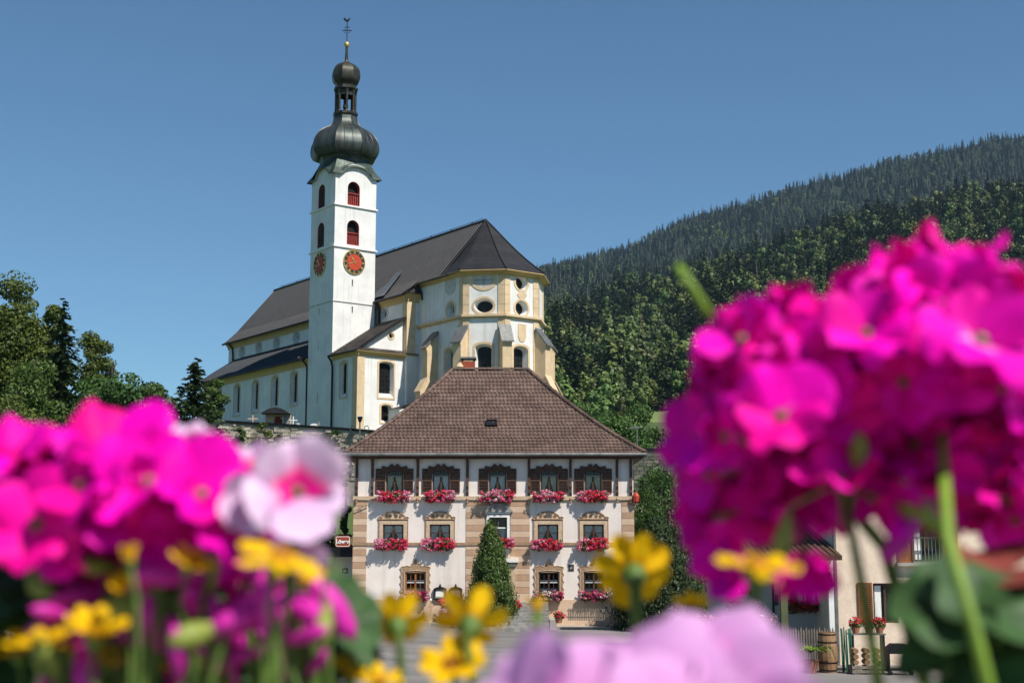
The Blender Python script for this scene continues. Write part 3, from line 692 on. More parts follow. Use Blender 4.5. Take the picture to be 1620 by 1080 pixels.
# --- nave, aisle, choir
NW, RW, RZ = 5.7, 12.2, 21.65                    # clerestory wall, ridge line offset and height
fNv = Fr((0, NW, 0), (1, 0, 0))
oc = [oval(s, 12.35, .62, .62) for s in (-34.0, -29.2, -24.3, -19.2, .9)]
mb = MB().panel(fNv, rect(-37.8, 5.6, -4, 14.2), oc, 0.5, .8)
mb.panel(Fr((5.6, 0, 0), (0, 1, 0)), rect(NW, 2 * RW - NW, -4, 14.2))
mb.panel(Fr((0, 2 * RW - NW, 0), (-1, 0, 0)), rect(-5.6, 37.8, -4, 14.2))
mb.panel(Fr((-37.8, 0, 0), (0, -1, 0)), [(-(2 * RW - NW), -4), (-NW, -4), (-NW, 14.2), (-RW, 20.9), (-(2 * RW - NW), 14.2)])
nave = mb.build('nave_wall', K['church'], CH)
for po in oc: church_window(fNv, po, .5, nave, K['painted'], (2, 2), .3, 'oculus', .8)
def cornice(fr, a0, a1, z0, z1, out, owner, m=None, name='cornice'):
    P = lambda a, i: [fr.p(a, z0, 0.02), fr.p(a, z0, .07), fr.p(a, z0 + (z1 - z0) * .35, .1), fr.p(a, z0 + (z1 - z0) * .7, out * .55), fr.p(a, z1 - .08, out), fr.p(a, z1, out), fr.p(a, z1, 0.02)][i]
    n = 7; vs = [P(a0, i) for i in range(n)] + [P(a1, i) for i in range(n)]
    return MB().add(vs, [(i, n + i, n + (i + 1) % n, (i + 1) % n)[::-1] for i in range(n)] + [tuple(range(n)), tuple(range(2 * n - 1, n - 1, -1))]).build(name, m or K['ochre'], owner)
cornice(fNv, -38.2, 5.9, 13.0, 13.85, .62, nave); cornice(Fr((5.6, 0, 0), (0, 1, 0)), NW - .4, 7.6, 13.0, 13.85, .55, nave)
MB().box(4.75, 5.68, NW - .08, NW + 1.0, 7.5, 13.02).build('corner_pilaster', K['sandstone'], nave)
MB().box(-37.88, -36.9, NW - .08, NW + .9, 7.5, 13.02).build('corner_pilaster', K['church'], nave)
def downpipe(pts, owner): MB().tube(pts, .11, 6).build('downpipe', K['iron'], owner)
downpipe([(-36.9, NW - .75, 13.9), (-36.6, NW - .2, 13.1), (-36.4, NW - .15, 12.0), (-36.4, NW - .15, 10.2)], nave)
downpipe([(.25, NW - .7, 13.75), (.25, NW - .2, 13.1), (.25, NW - .2, 8.5)], nave)

prof = [(5.0, 13.75), (5.5, 14.12), (6.5, 15.0), (8.2, 17.0), (RW, RZ)]
def roofz(w):
    w = min(w, 2 * RW - w); ws = [p[0] for p in prof]; return float(np.interp(w, ws, [p[1] for p in prof]))
def slope_roof(mb, s0, s1, w0, n=9, seg=1, flip=1):
    ws = [w0 + (RW - w0) * i / n for i in range(n + 1)]
    W = ws + [2 * RW - w for w in ws[-2::-1]]
    S = [s0 + (s1 - s0) * i / seg for i in range(seg + 1)]
    vs = [(s, w, roofz(w) + .02) for s in S for w in W]; m = len(W)
    mb.add(vs, [(i*m + j, (i+1)*m + j, (i+1)*m + j + 1, i*m + j + 1) for i in range(seg) for j in range(m - 1)])
    vs = [(s, w, roofz(w) - .18) for s in S for w in W]
    mb.add(vs, [(i*m + j, i*m + j + 1, (i+1)*m + j + 1, (i+1)*m + j) for i in range(seg) for j in range(m - 1)])
    for s, fl in ((s0, 1), (s1, 0)):
        vs = [(s, w, roofz(w) + .02) for w in W] + [(s, w, roofz(w) - .18) for w in W]
        mb.add(vs, [((j, j + 1, m + j + 1, m + j) if fl else (j, m + j, m + j + 1, j + 1)) for j in range(m - 1)])
    for k in (0, m - 1):
        w = W[k]; mb.add([(s0, w, roofz(w) + .02), (s1, w, roofz(w) + .02), (s1, w, roofz(w) - .18), (s0, w, roofz(w) - .18)], [(0, 1, 2, 3) if k else (3, 2, 1, 0)])
mb = MB(); slope_roof(mb, -38.5, 6.0, 5.0)
AS = 10.64; CS, CW = 11.75, RW                   # apex of the apse roof, centre of the apse
slope_roof(mb, 6.0, AS, 6.45)
def apv(t, r): return (CS + r * math.cos(R(t)), CW + r * math.sin(R(t)))
EZ = 15.12
ang = [-112.5, -67.5, -22.5, 22.5, 67.5, 112.5]
ew = [(AS, 6.45)] + [apv(t, 6.2) for t in ang[1:-1]] + [(AS, 2 * RW - 6.45)]
roof = mb.build('roof', K['slate'], CH)
mb = MB(); apex = Vector((AS, RW, RZ + .02))
for i in range(len(ew) - 1):
    a = Vector((*ew[i], EZ if 0 < i else roofz(6.45))); b = Vector((*ew[i + 1], EZ if i + 1 < len(ew) - 1 else roofz(6.45)))
    rows = 7
    def pt(e, k):
        t = k / rows; p = e.lerp(apex, t); p.z -= 0.4 * math.sin(math.pi * min(1, t * 1.05)) * (1 - t * .5) * (0 if e.y < 6.5 and e.x <= AS else 1); return p
    for k in range(rows):
        mb.add([pt(a, k), pt(b, k), pt(b, k + 1), pt(a, k + 1)], [(0, 1, 2, 3)], .35 + .3 * (k % 2))
    mb.add([a, b, b - Vector((0, 0, .2)), a - Vector((0, 0, .2))], [(3, 2, 1, 0)])
    hip = [pt(a, k) + Vector((0, 0, .04)) for k in range(rows + 1)]
    if 0 < i: MB().tube(hip, .1, 5).build('hip_ridge', K['slate'], roof)
mb.build('apse_roof', K['slate'], roof)
K['seam'] = mat('worn_seam_metal', (.055, .054, .056), .5, var=.3, scale=1)
mb = MB()                                        # standing seams on the visible slope
s = -38.3
while s < AS - .2:
    w0 = 5.0 if s < 6 else 6.45
    mb.tube([(s, w, roofz(w) + .035) for w in (w0, 5.5 if s < 6 else 6.8, 6.9, 8.2, RW - .05)], .04, 3, cap=False); s += .62
stuff(mb.build('roof_seams', K['seam'], roof))
MB().tube([(-38.5, RW, RZ + .05), (AS, RW, RZ + .05)], .16, 6).build('roof_ridge', K['slate_blue'], roof)
mb = MB()
for k in range(12): mb.box(-36 + k * 4.0, -35.9 + k * 4.0, RW - .05, RW + .05, RZ + .1, RZ + .34)
mb.tube([(-37, RW, RZ + .33), (AS - .5, RW, RZ + .33)], .03, 4); mb.build('lightning_rod', K['iron'], roof)
for s in (1.4,):                                 # small saddle roof where the tower meets the nave
    MB().add([(-.6, 5.02, 14.2), (1.9, 5.1, 14.2), (.6, 8.2, 17.45), (-.6, 8.2, 17.45), (-.6, 5.1, 15.2)], [(0, 1, 2, 3)]).build('valley_flashing', K['zinc'], roof)
# little roof over the step between nave and choir
MB().add([(5.6, 5.0, 13.8), (6.35, 5.0, 13.8), (6.35, 7.1, 13.95), (6.0, 6.6, 15.1), (5.9, 5.1, 14.0)], [(0, 1, 2, 3), (0, 3, 4)]).build('step_roof', K['slate'], roof)
MB().tube([(5.0, 4.92, 13.7), (5.9, 4.95, 13.72), (6.2, 6.3, 14.9), (6.4, 6.95, 14.0), (6.4, 7.0, 13.2)], .09, 6).build('downpipe', K['iron'], roof)
MB().tube([(-38.4, 4.92, 13.68), (-20, 4.92, 13.68), (5.9, 4.92, 13.68)], .11, 6).build('gutter', K['iron'], roof)

# choir and apse
Rw = 5.5; cl = RW - Rw * math.cos(R(22.5))
pts = [(5.6, cl)] + [apv(t, Rw) for t in (-67.5, -22.5, 22.5, 67.5)] + [(5.6, 2 * RW - cl)]
frs = []; mb = MB()
wins = {}
for i in range(len(pts) - 1):
    a = Vector((*pts[i], 0)); b = Vector((*pts[i + 1], 0)); fr = Fr(a, b - a); L_ = (b - a).length; frs.append((fr, L_))
    c = L_ / 2; holes = []
    if i == 0: c = L_ - 2.35; wins[i] = [('win', arch(c - .1, 1.5, 2.6, 7.5, .35)), ('oc', oval(c + .1, 11.45, .72, .75))]
    elif i == 1: wins[i] = [('win', arch(c, 1.7, 2.6, 7.65, .4)), ('oc', oval(c, 11.5, .98, .72)), ('blind', oval(c, 14.1, 1.05, .78))]
    elif i == 2: wins[i] = [('win', arch(c - .1, 1.8, 2.6, 7.55, .4)), ('oc', oval(c, 11.4, .78, .78)), ('oc', oval(c, 14.0, .74, .74))]
    else: wins[i] = [('win', arch(c, 1.7, 2.6, 7.6, .4))]
    mb.panel(fr, rect(0, L_, -5, 14.7), [w[1] for w in wins[i] if w[0] != 'blind'], .7, .8)
choir = mb.build('choir_wall', K['church'], CH)
for i, (fr, L_) in enumerate(frs):
    for kind, po in wins[i]:
        if kind == 'win':
            church_window(fr, po, .7, choir, K['sandstone'], (3, 7), .22, 'window', .8, K['leaded'])
        elif kind == 'oc': church_window(fr, po, .7, choir, K['sandstone'], (3, 2), .22, 'oculus', .8)
        else:
            MB().prism(fr, po, .004, .02).build('painted_oculus', K['painted'], choir); mbx = MB().ring(fr, grow(po, .3), po, 0, .05); mbx.build('window_surround', K['sandstone'], choir)
            x0 = po[0][0] - 1.05; z = po[0][1]; mbx = MB().fbox(fr, x0 - .03, x0 + .03, z - .7, z + .7, .02, .04); mbx.fbox(fr, x0 - 1, x0 + 1, z - .03, z + .03, .02, .04); mbx.build('painted_bars', K['greystone'], choir)
    if i == 0:
        po = oval(L_ - 2.3, 14.0, .75, .75); MB().prism(fr, po, .004, .02).build('painted_oculus', K['painted'], choir)
        MB().ring(fr, grow(po, .28), po, 0, .04).build('window_surround', K['painted'], choir)
    if i == 2:
        c = L_ / 2 + .05
        MB().prism(fr, [(c + .62 * math.cos(t) * (1 - .22 * abs(math.sin(2 * t))), 12.75 + .58 * math.sin(t) * (1 - .22 * abs(math.sin(2 * t)))) for t in [i_ * 2 * math.pi / 32 for i_ in range(32)]], 0, .05).build('quatrefoil_plaque', K['sandstone'], choir)
        MB().prism(fr, [(c - .5, 9.8), (c - .5, 8.5), (c - .3, 8.05), (c, 7.95), (c + .3, 8.05), (c + .5, 8.5), (c + .5, 9.8)], 0, .06).build('shield_plaque', K['sandstone'], choir)
    # corner pilasters built of ashlar, string course, cornice
    for e, (u0, u1) in enumerate(((0, .66), (L_ - .66, L_))):
        if i == 0 and e == 0: continue
        for z0, z1 in ((5.0, 10.2), (10.65, 14.55)):
            nb = int((z1 - z0) / .9); h = (z1 - z0) / nb
            for k in range(nb): MB().fbox(fr, u0 + (.003 if e else 0), u1 - (0 if e else .003), z0 + k * h, z0 + (k + 1) * h - .025, .001, .07).build('ashlar_block', K['sandstone'], choir)
    MB().fbox(fr, -.08, L_ + .08, 10.25, 10.38, .0, .20 + i * .004).build('string_course', K['ochre'], choir)
    MB().fbox(fr, -.1, L_ + .1, 10.384, 10.62, .0, .30 + i * .004).build('string_course', K['sandstone'], choir)
    cornice(fr, -.22, L_ + .22, 14.55, 15.05, .66 + i * .004, choir)
# buttresses with slate caps
def buttress(p, d, wd=.95, sc=1.0):
    d = Vector((*d, 0)).normalized(); fr = Fr((p[0], p[1], 0), d); fr.n = fr.u.cross(fr.v)
    pr = [(-.3, -5), (2.1 * sc, -5), (2.1 * sc, 3.2), (1.45 * sc, 4.3), (1.3 * sc, 4.3), (1.3 * sc, 7.4), (1.4 * sc, 7.5), (1.4 * sc, 7.75), (.1, 9.1), (-.3, 9.1)]
    bt = MB().prism(fr, pr, -wd / 2, wd / 2).build('buttress', K['sandstone'], choir)
    MB().prism(fr, [(1.65 * sc, 7.6), (1.65 * sc, 7.75), (.02, 9.55), (.02, 9.25)], -wd / 2 - .16, wd / 2 + .16).build('buttress_cap', K['zinc'], choir)
    MB().prism(fr, [(2.25 * sc, 3.1), (2.25 * sc, 3.25), (1.33 * sc, 4.7), (1.33 * sc, 4.5)], -wd / 2 - .1, wd / 2 + .1).build('buttress_step', K['sandstone'], choir)
for t in (-67.5, -22.5, 22.5, 67.5): p = apv(t, Rw); buttress(p, (math.cos(R(t)), math.sin(R(t))), .95, .85)
buttress((8.9, cl), (0, -1), .9)

# sacristy built against the tower
sE = Fr((5.2, .1, 0), (0, 1, 0)); sL = Fr((0, .1, 0), (1, 0, 0))
w1 = arch(3.4, 1.75, 2.85, 6.55, .3); w2 = arch(3.45, 1.2, .3, 2.1, .25); wl_ = arch(2.35, 1.35, 2.9, 6.55, .3)
mb = MB().panel(sE, rect(0, cl - .1, -4, 7.4), [w1, w2], .5, .85); mb.panel(sL, rect(.01, 5.2, -4, 7.4), [wl_], .36, .85)
tri = oval(4.15, 9.35, .3, .3, 14)
mb.panel(Fr((5.0, 0, 0), (0, 1, 0)), [(.3, 7.5), (NW, 7.5), (NW, 11.3)], [tri], .4)
sac = mb.build('sacristy_wall', K['church'], CH)
for fr, po in ((sE, w1), (sE, w2), (sL, wl_)): church_window(fr, po, .36 if po is wl_ else .5, sac, K['sandstone'], (4, 7) if po is w1 else (3, 4), .2, 'window', .85)
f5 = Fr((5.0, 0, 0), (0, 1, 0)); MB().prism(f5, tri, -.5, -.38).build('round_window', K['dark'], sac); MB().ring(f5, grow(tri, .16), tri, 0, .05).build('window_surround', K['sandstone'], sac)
MB().box(4.25, 5.27, .03, .9, -4, 7.0).build('corner_pilaster', K['sandstone'], sac)
cornice(sE, -.3, cl - .15, 6.95, 7.45, .5, sac); cornice(sL, 0.02, 5.5, 6.95, 7.45, .5, sac)
# tiled lean-to roof, individual courses
def tiled_plane(A, B, C, D, rows, cols, m, owner, name, lift=.05):
    """A-B eave, D-C top edge"""
    A, B, C, D = map(Vector, (A, B, C, D)); mb = MB(); n = (B - A).cross(D - A).normalized(); rr = random.Random(4)
    for r in range(rows):
        for c in range(cols):
            q = lambda u, v: (A.lerp(B, u)).lerp(D.lerp(C, u), v)
            u0, u1 = (c + .03) / cols, (c + .97) / cols; v0, v1 = r / rows, (r + 1.0) / rows
            P = [q(u0, v0) + n * lift * 1.6, q(u1, v0) + n * lift * 1.6, q(u1, v1) + n * lift * .3, q(u0, v1) + n * lift * .3]
            P += [q(u0, v0), q(u1, v0)]
            mb.add(P, [(0, 1, 2, 3), (4, 5, 1, 0)], rr.random())
    return stuff(mb.build(name, m, owner))
K['tile_sac'] = mat('grey_brown_clay_tile', (0.115, 0.095, 0.082), 0.8, col2=(0.075, 0.064, 0.057), scale=1, tone=0.4)
MB().add([(0.01, -.42, 7.42), (5.55, -.42, 7.42), (5.55, NW, 11.45), (0.01, NW, 11.45), (0.01, -.42, 7.3), (5.55, -.42, 7.3), (5.55, NW, 11.28), (0.01, NW, 11.28)], [(0, 1, 2, 3), (7, 6, 5, 4), (0, 4, 5, 1), (1, 5, 6, 2), (2, 6, 7, 3), (3, 7, 4, 0)]).build('sacristy_roof', K['slate'], roof)
tiled_plane((0.02, -.44, 7.44), (5.56, -.44, 7.44), (5.56, NW - .01, 11.47), (0.02, NW - .01, 11.47), 18, 20, K['tile_sac'], roof, 'sacristy_tiles')
tiled_plane((5.0, -.42, 7.46), (5.0, cl, 7.46), (5.0, cl, 7.47), (5.0, -.4, 7.47), 1, 1, K['tile_sac'], roof, 'ledge_tile')
tiled_plane((5.75, -.44, 7.46), (5.75, cl - .05, 7.46), (5.05, cl - .05, 7.85), (5.05, .4, 7.85), 2, 24, K['tile_sac'], roof, 'ledge_tiles')
downpipe([(.0, -.45, 7.35), (.25, -.2, 6.8), (.3, -.1, 6.2), (.3, -.1, -1)], sac)
MB().tube([(0.0, -.5, 7.36), (5.6, -.5, 7.36)], .09, 6).build('gutter', K['iron'], sac)
# lower annexe on the choir side
MB().add([(5.25, 3.6, 1.6), (7.6, 3.6, 1.6), (7.6, cl + .02, 2.6), (5.25, cl + .02, 2.6)], [(0, 1, 2, 3)]).build('annexe_roof', K['slate'], roof)
MB().box(5.26, 7.4, 3.8, cl, -4, 1.6).build('annexe_wall', K['church'], CH)

# aisle
aL = Fr((0, .3, 0), (1, 0, 0)); AX0 = -33.2
aw = [arch(c, 1.55, 3.05, 6.75, .55) for c in (-28.6, -23.5, -18.6, -13.6, -9.0)]
mb = MB().panel(aL, rect(AX0, -TS, -4, 7.5), aw, .42, .86); mb.panel(Fr((AX0, 0, 0), (0, -1, 0)), rect(-NW, -.3, -4, 7.5))
aisle = mb.build('aisle_wall', K['church'], CH)
for po in aw: church_window(aL, po, .42, aisle, K['sandstone'], (2, 6), .18, 'window', .86)
cornice(aL, AX0 - .4, -TS - .01, 7.0, 7.75, .55, aisle)
mb = MB(); e0, e1 = -.45, 7.78; tz = 11.55
P = [(AX0 - .7, e0, e1), (-TS - .01, e0, e1), (-TS - .01, 2.0, 9.35), (-TS - .01, NW - .02, tz), (-36.2, NW - .02, tz), (AX0 - .7 - .9, 2.0, 9.35)]
mb.add(P + [(x, y, z - .2) for x, y, z in P], [(0, 1, 2, 5), (5, 2, 3, 4), (6, 7, 1, 0)[::-1], (7, 6, 11, 8), (8, 11, 10, 9), (0, 5, 11, 6), (5, 4, 10, 11)])
mb.build('aisle_roof', K['slate_blue'], roof)
mb = MB(); s = AX0 - .5
while s < -TS - .1: mb.tube([(s, e0, e1 + .03), (s, 2.0, 9.38), (s, NW - .05, tz + .03)], .03, 3, cap=False); s += .55
stuff(mb.build('aisle_seams', K['slate_blue'], roof))
MB().tube([(AX0 - .7, e0 - .05, e1 - .1), (-TS - .05, e0 - .05, e1 - .1)], .1, 6).build('gutter', K['iron'], aisle)
downpipe([(-TS - .4, e0, 7.6), (-TS - .35, .05, 7.0), (-TS - .35, .1, 6.4), (-TS - .35, .1, -1)], aisle)
MB().tube([(-TS - .6, e0 - .1, 7.75), (-TS - .5, e0 - .45, 7.9)], [.16, .1], 6).build('gargoyle', K['terracotta'], aisle)

# ------------------------------------------------------------------ churchyard terrace, its wall and the graves
WL = [(at(60, 656, 134), 16.9), (at(200, 662, 132.5), 16.6), (at(345, 668, 130.5), 0), (at(460, 674.5, 129), 0), (at(541, 680, 128), 0), (at(600, 684.5, 127), 0), (at(700, 690, 126), 0), (at(860, 705, 125), 0), (at(960, 705, 128), 0)]
WL = [p for p, _ in WL]
top = [Vector((p.x, p.y, p.z - .15)) for p in WL]
backs = [Vector((p.x * 1.0 + 14, p.y + 95, p.z - .1)) for p in WL]
mb = MB(); n = len(top)
mb.add(top + backs + [Vector((b.x, b.y + 25, -1)) for b in backs], [(i, i + 1, n + i + 1, n + i) for i in range(n - 1)] + [(n + i, n + i + 1, 2*n + i + 1, 2*n + i) for i in range(n - 1)])
sk = [top[0], backs[0], backs[0] + Vector((-30, 0, -17)), top[0] + Vector((-30, 0, -17))]; mb.add(sk, [(0, 1, 2, 3)])
sk = [top[-1], backs[-1], backs[-1] + Vector((14, 0, -12)), top[-1] + Vector((14, 0, -10))]; mb.add(sk, [(3, 2, 1, 0)])
structure(mb.build('churchyard', K['grass']))
RWALL = thing('retaining_wall', 'long weathered rubble stone retaining wall below the church terrace', 'wall', WL[4])
o = WL[4]; mb = MB(); cap = MB()
for i in range(len(WL) - 1):
    a, b = WL[i], WL[i + 1]; d = (b - a); d.z = 0; nn = Vector((d.y, -d.x, 0)).normalized()
    lo_ = lambda p: Vector((p.x, p.y, 0.5))
    q = [a + nn * .25, b + nn * .25, b - nn * .35, a - nn * .35]
    bot = [Vector((p.x, p.y, 1.0)) for p in q]
    mb.add(q + bot, [(0, 1, 2, 3)[::-1], (4, 5, 1, 0), (5, 6, 2, 1), (6, 7, 3, 2), (7, 4, 0, 3)])
    up = Vector((0, 0, .22))
    c4 = [a + nn * .42, b + nn * .42, b - nn * .45, a - nn * .45]
    cap.add([p + Vector((0, 0, .004)) for p in c4] + [p + up for p in c4], [(0, 3, 2, 1), (4, 5, 6, 7), (0, 1, 5, 4), (1, 2, 6, 5), (2, 3, 7, 6), (3, 0, 4, 7)])
mb.build('wall_core', K['rubble'], RWALL, origin=o); cap.build('coping', K['iron'], RWALL, origin=o)
rr = random.Random(8); mb = MB(); big = []
for i in range(2, 6):                            # face stones on the visible stretch
    a, b = WL[i], WL[i + 1]; d = b - a; Lh = Vector((d.x, d.y, 0)).length; nn = Vector((d.y, -d.x, 0)).normalized(); u = Vector((d.x, d.y, 0)).normalized()
    z = 0.0; row = 0
    while z < 4.6:
        h = rr.uniform(.22, .42); s = rr.uniform(0, .3)
        while s < Lh - .3:
            w = rr.uniform(.3, .8); t = (s + w / 2) / Lh; zt = a.z + d.z * t - .03 - z
            dep = rr.uniform(.03, .12); g = .03
            c = a + u * s + nn * .25; c.z = 0
            P = []
            for uu, zz in ((g, zt - h + g), (w - g, zt - h + g * rr.random() * 2), (w - g * rr.random() * 2, zt - g), (g, zt - g * rr.random() * 2)):
                P.append(c + u * uu + Vector((0, 0, zz)))
            top4 = [p + nn * dep + u * rr.uniform(-.02, .02) for p in P]
            if rr.random() > .25: mb.add(P + top4, [(4, 5, 6, 7), (0, 1, 5, 4), (1, 2, 6, 5), (2, 3, 7, 6), (3, 0, 4, 7)], rr.random())
            s += w
        z += h
stuff(mb.build('face_stones', K['stone'], RWALL, origin=o))
# graves behind the coping
def grave(kind, px, Y, h, w, label, m):
    b = at(px, 675, Y); i = next((k for k in range(len(WL) - 2) if WL[k + 1].x > b.x), 3)
    a_, c_ = WL[i], WL[i + 1]; t = (b.x - a_.x) / (c_.x - a_.x); z = a_.z + (c_.z - a_.z) * t - .2
    g = thing({'stone': 'gravestone', 'cross': 'grave_cross', 'shrine': 'grave_shrine', 'bench': 'grave_vase'}[kind], label, 'grave', (b.x, a_.y + (c_.y - a_.y) * t + 1.3, z))
    fr = Fr((0, 0, 0), (1, 0, 0))
    if kind == 'stone':
        MB().prism(fr, arch(0, w, .15, h, w * .3), -.1, .1).build('slab', m, g); MB().box(-w * .65, w * .65, -.2, .2, 0, .15).build('base', m, g)
    elif kind == 'cross':
        MB().box(-.05, .05, -.04, .04, .25, h).build('shaft', m, g); MB().box(-w / 2, w / 2, -.035, .035, h * .68, h * .68 + .09).build('arm', m, g); MB().box(-.22, .22, -.16, .16, 0, .25).build('base', m, g)
    elif kind == 'bench':
        MB().lathe([(.12, 0), (.1, .1), (.2, .35), (.24, .42)], 10).build('vase', m, g); v, f, t_ = crown_geo(np.random.default_rng(int(px)), [((0, 0, .55), (.25, .2, .18))], 60, .12); link('flowers', np_mesh('flowers', v, f, K['white'], t_), g)
    else:
        mb = MB().panel(fr, rect(-w / 2, w / 2, 0, h * .75), [arch(.12, w * .36, .12, h * .62, .2)], .5); mb.box(-w / 2, w / 2, .5, 1.3, 0, h * .75); mb.build('body', K['sandstone'], g)
        MB().prism(fr, [(-w * .62, h * .7), (w * .62, h * .7), (w * .3, h * .92), (0, h), (-w * .3, h * .92)], -.25, 1.2).build('roof', K['slate'], g)
        MB().prism(fr, arch(.12, w * .36, .12, h * .62, .2), -.5, -.45).build('niche', K['chimney'], g)
    return g
grave('shrine', 438, 130.6, 2.0, 2.3, 'small pale stone grave shrine with dark roof and red niche behind the wall', None)
grave('stone', 453, 130, 1.7, .55, 'tall dark grey gravestone just right of the small shrine', K['greystone'])
grave('cross', 446, 130, 1.5, .5, 'slim white grave cross between the shrine and the dark gravestone', K['white'])
grave('cross', 463, 130, 1.3, .8, 'wide white grave cross right of the dark gravestone', K['white'])
grave('bench', 459, 130, 1, 1, 'left of two white flower vases near the wide white cross', K['white'])
grave('bench', 469, 129.5, 1, 1, 'right of two white flower vases near the wide white cross', K['white'])
grave('stone', 494, 128.6, .75, .9, 'low white gravestone at the foot of the tower', K['white'])
grave('cross', 501, 128.4, .95, .3, 'small dark grave cross beside the low white gravestone', K['greystone'])
grave('stone', 402, 132.5, .55, 1.2, 'low rounded pinkish gravestone left of the shrine', K['tanA'])
grave('cross', 404, 132.5, 1.2, 1.0, 'pale wooden grave cross above the low rounded gravestone', K['tanA'])
grave('stone', 378, 133, .4, 1.6, 'broad low sandy gravestone below the second aisle window', K['sandstone'])
grave('stone', 356, 134, .6, 1.1, 'white low gravestone nearest the spruce at the wall', K['white'])
# churchyard lamp with wrought iron scrolls
b = at(569, 690, 126.5); LT = thing('churchyard_lamp', 'pale churchyard lamp post with green wrought iron scrolls beside the tavern roof', 'lamp', b)
MB().tube([(0, 0, -2), (0, 0, 1.75)], .07, 6).build('post', K['zinc'], LT); MB().lathe([(.12, 1.35), (.26, 1.8), (.16, 1.85)], 6).build('lantern', K['iron'], LT); MB().box(-.3, .3, -.2, .2, 1.86, 1.93).build('cap', K['white'], LT)
for sx in (-1, 1):
    MB().tube([(0, 0, .2), (sx * .5, 0, .3), (sx * .9, 0, .6), (sx * .75, 0, 1.0), (sx * .45, 0, .95), (sx * .45, 0, .7)], .045, 5).build('scroll', K['copper_gr'], LT)
    MB().tube([(0, 0, -.3), (sx * .6, 0, -.1), (sx * 1.2, 0, -.35), (sx * 1.5, 0, .05)], .045, 5).build('scroll', K['copper_gr'], LT)

# ------------------------------------------------------------------ the tavern
HY = 79.0; HX = -1.0
INN = thing('tavern_house', 'cream three storey tavern with brown hipped tile roof and flower boxes', 'house', (HX, HY, 0))
def hx(px): return at(px, 850, HY).x - HX
def hz(py): return at(781, py, HY).z
f0 = Fr((0, 0, 0), (1, 0, 0))
XL, XR = hx(559), hx(1003)
UP = [623, 697, 787, 869, 939]; MID = [622, 696, 867, 939]; LOW = [658, 868, 939]
ZS1, ZS2, ZPL = hz(790), hz(861), hz(948)
opn = {}
for c in UP: opn[('up', c)] = (hx(c) - .50, hx(c) + .50, hz(779), hz(738))
for c in MID: opn[('mid', c)] = (hx(c) - .60, hx(c) + .60, hz(856), hz(829))
opn[('ctr', 788)] = (hx(788) - .52, hx(788) + .52, hz(864), hz(818))
for c in LOW: opn[('low', c)] = (hx(c) - .58, hx(c) + .58, hz(937), hz(905))
opn[('door', 788)] = (hx(788) - .62, hx(788) + .62, 1.0, hz(890))
mb = MB().panel(f0, rect(XL, XR, -1.0, 9.45), [rect(*o) for o in opn.values()], .26)
for fr, a0, a1 in ((Fr((XR, 0, 0), (0, 1, 0)), 0, 14.0), (Fr((XL, 0, 0), (0, -1, 0)), -14.0, 0), (Fr((0, 14.0, 0), (-1, 0, 0)), -XR, -XL)):
    mb.panel(fr, rect(a0, a1, -1.0, 9.45))
wall = mb.build('wall', K['plaster'], INN)
MB().fbox(f0, XL - .03, XR + .03, -1, ZPL, 0.0, .035).build('plinth', K['tanA'], wall)
MB().fbox(f0, XL - .05, XR + .05, ZS1 - .02, ZS1 + .20, 0, .10).build('string_course', K['carveL'], wall)
MB().fbox(f0, XL - .05, XR + .05, ZS2 - .04, ZS2 + .12, 0, .07).build('string_course', K['carve'], wall)
# stone bands at the corners and in the middle bay
bands = []
z = ZPL
k = 0
while z < ZS1 - .1:
    h = .35 if k % 2 else .36; z1 = min(z + h, ZS1 - .03)
    if not (z < ZS2 + .13 and z1 > ZS2 - .05) or True: bands.append((z + .012, z1 - .012, k % 2))
    z += h; k += 1
def band(a0, a1, z0, z1, d):
    for q0, q1 in ((z0, min(z1, ZS2 - .05)), (max(z0, ZS2 + .13), z1)):
        if q1 - q0 > .06: MB().fbox(f0, a0, a1, q0, q1, .001, .03 if d else .024).build('stone_band', K['tanB'] if d else K['tanA'], wall)
cw0, cw1 = hx(737), hx(838); oc0, oc1 = hx(769), hx(807)
for z0, z1, d in bands:
    band(XL - .02, hx(580), z0, z1, d); band(hx(984), XR + .02, z0, z1, d)
    if z1 < hz(884) or (z0 > hz(868) and z1 < hz(806)): band(cw0, oc0, z0, z1, d); band(oc1, cw1, z0, z1, d)
    elif z0 > hz(806): band(cw0, cw1, z0, z1, d)
    else: band(cw0, oc0, z0, z1, d); band(oc1, cw1, z0, z1, d)
    bandz = z1
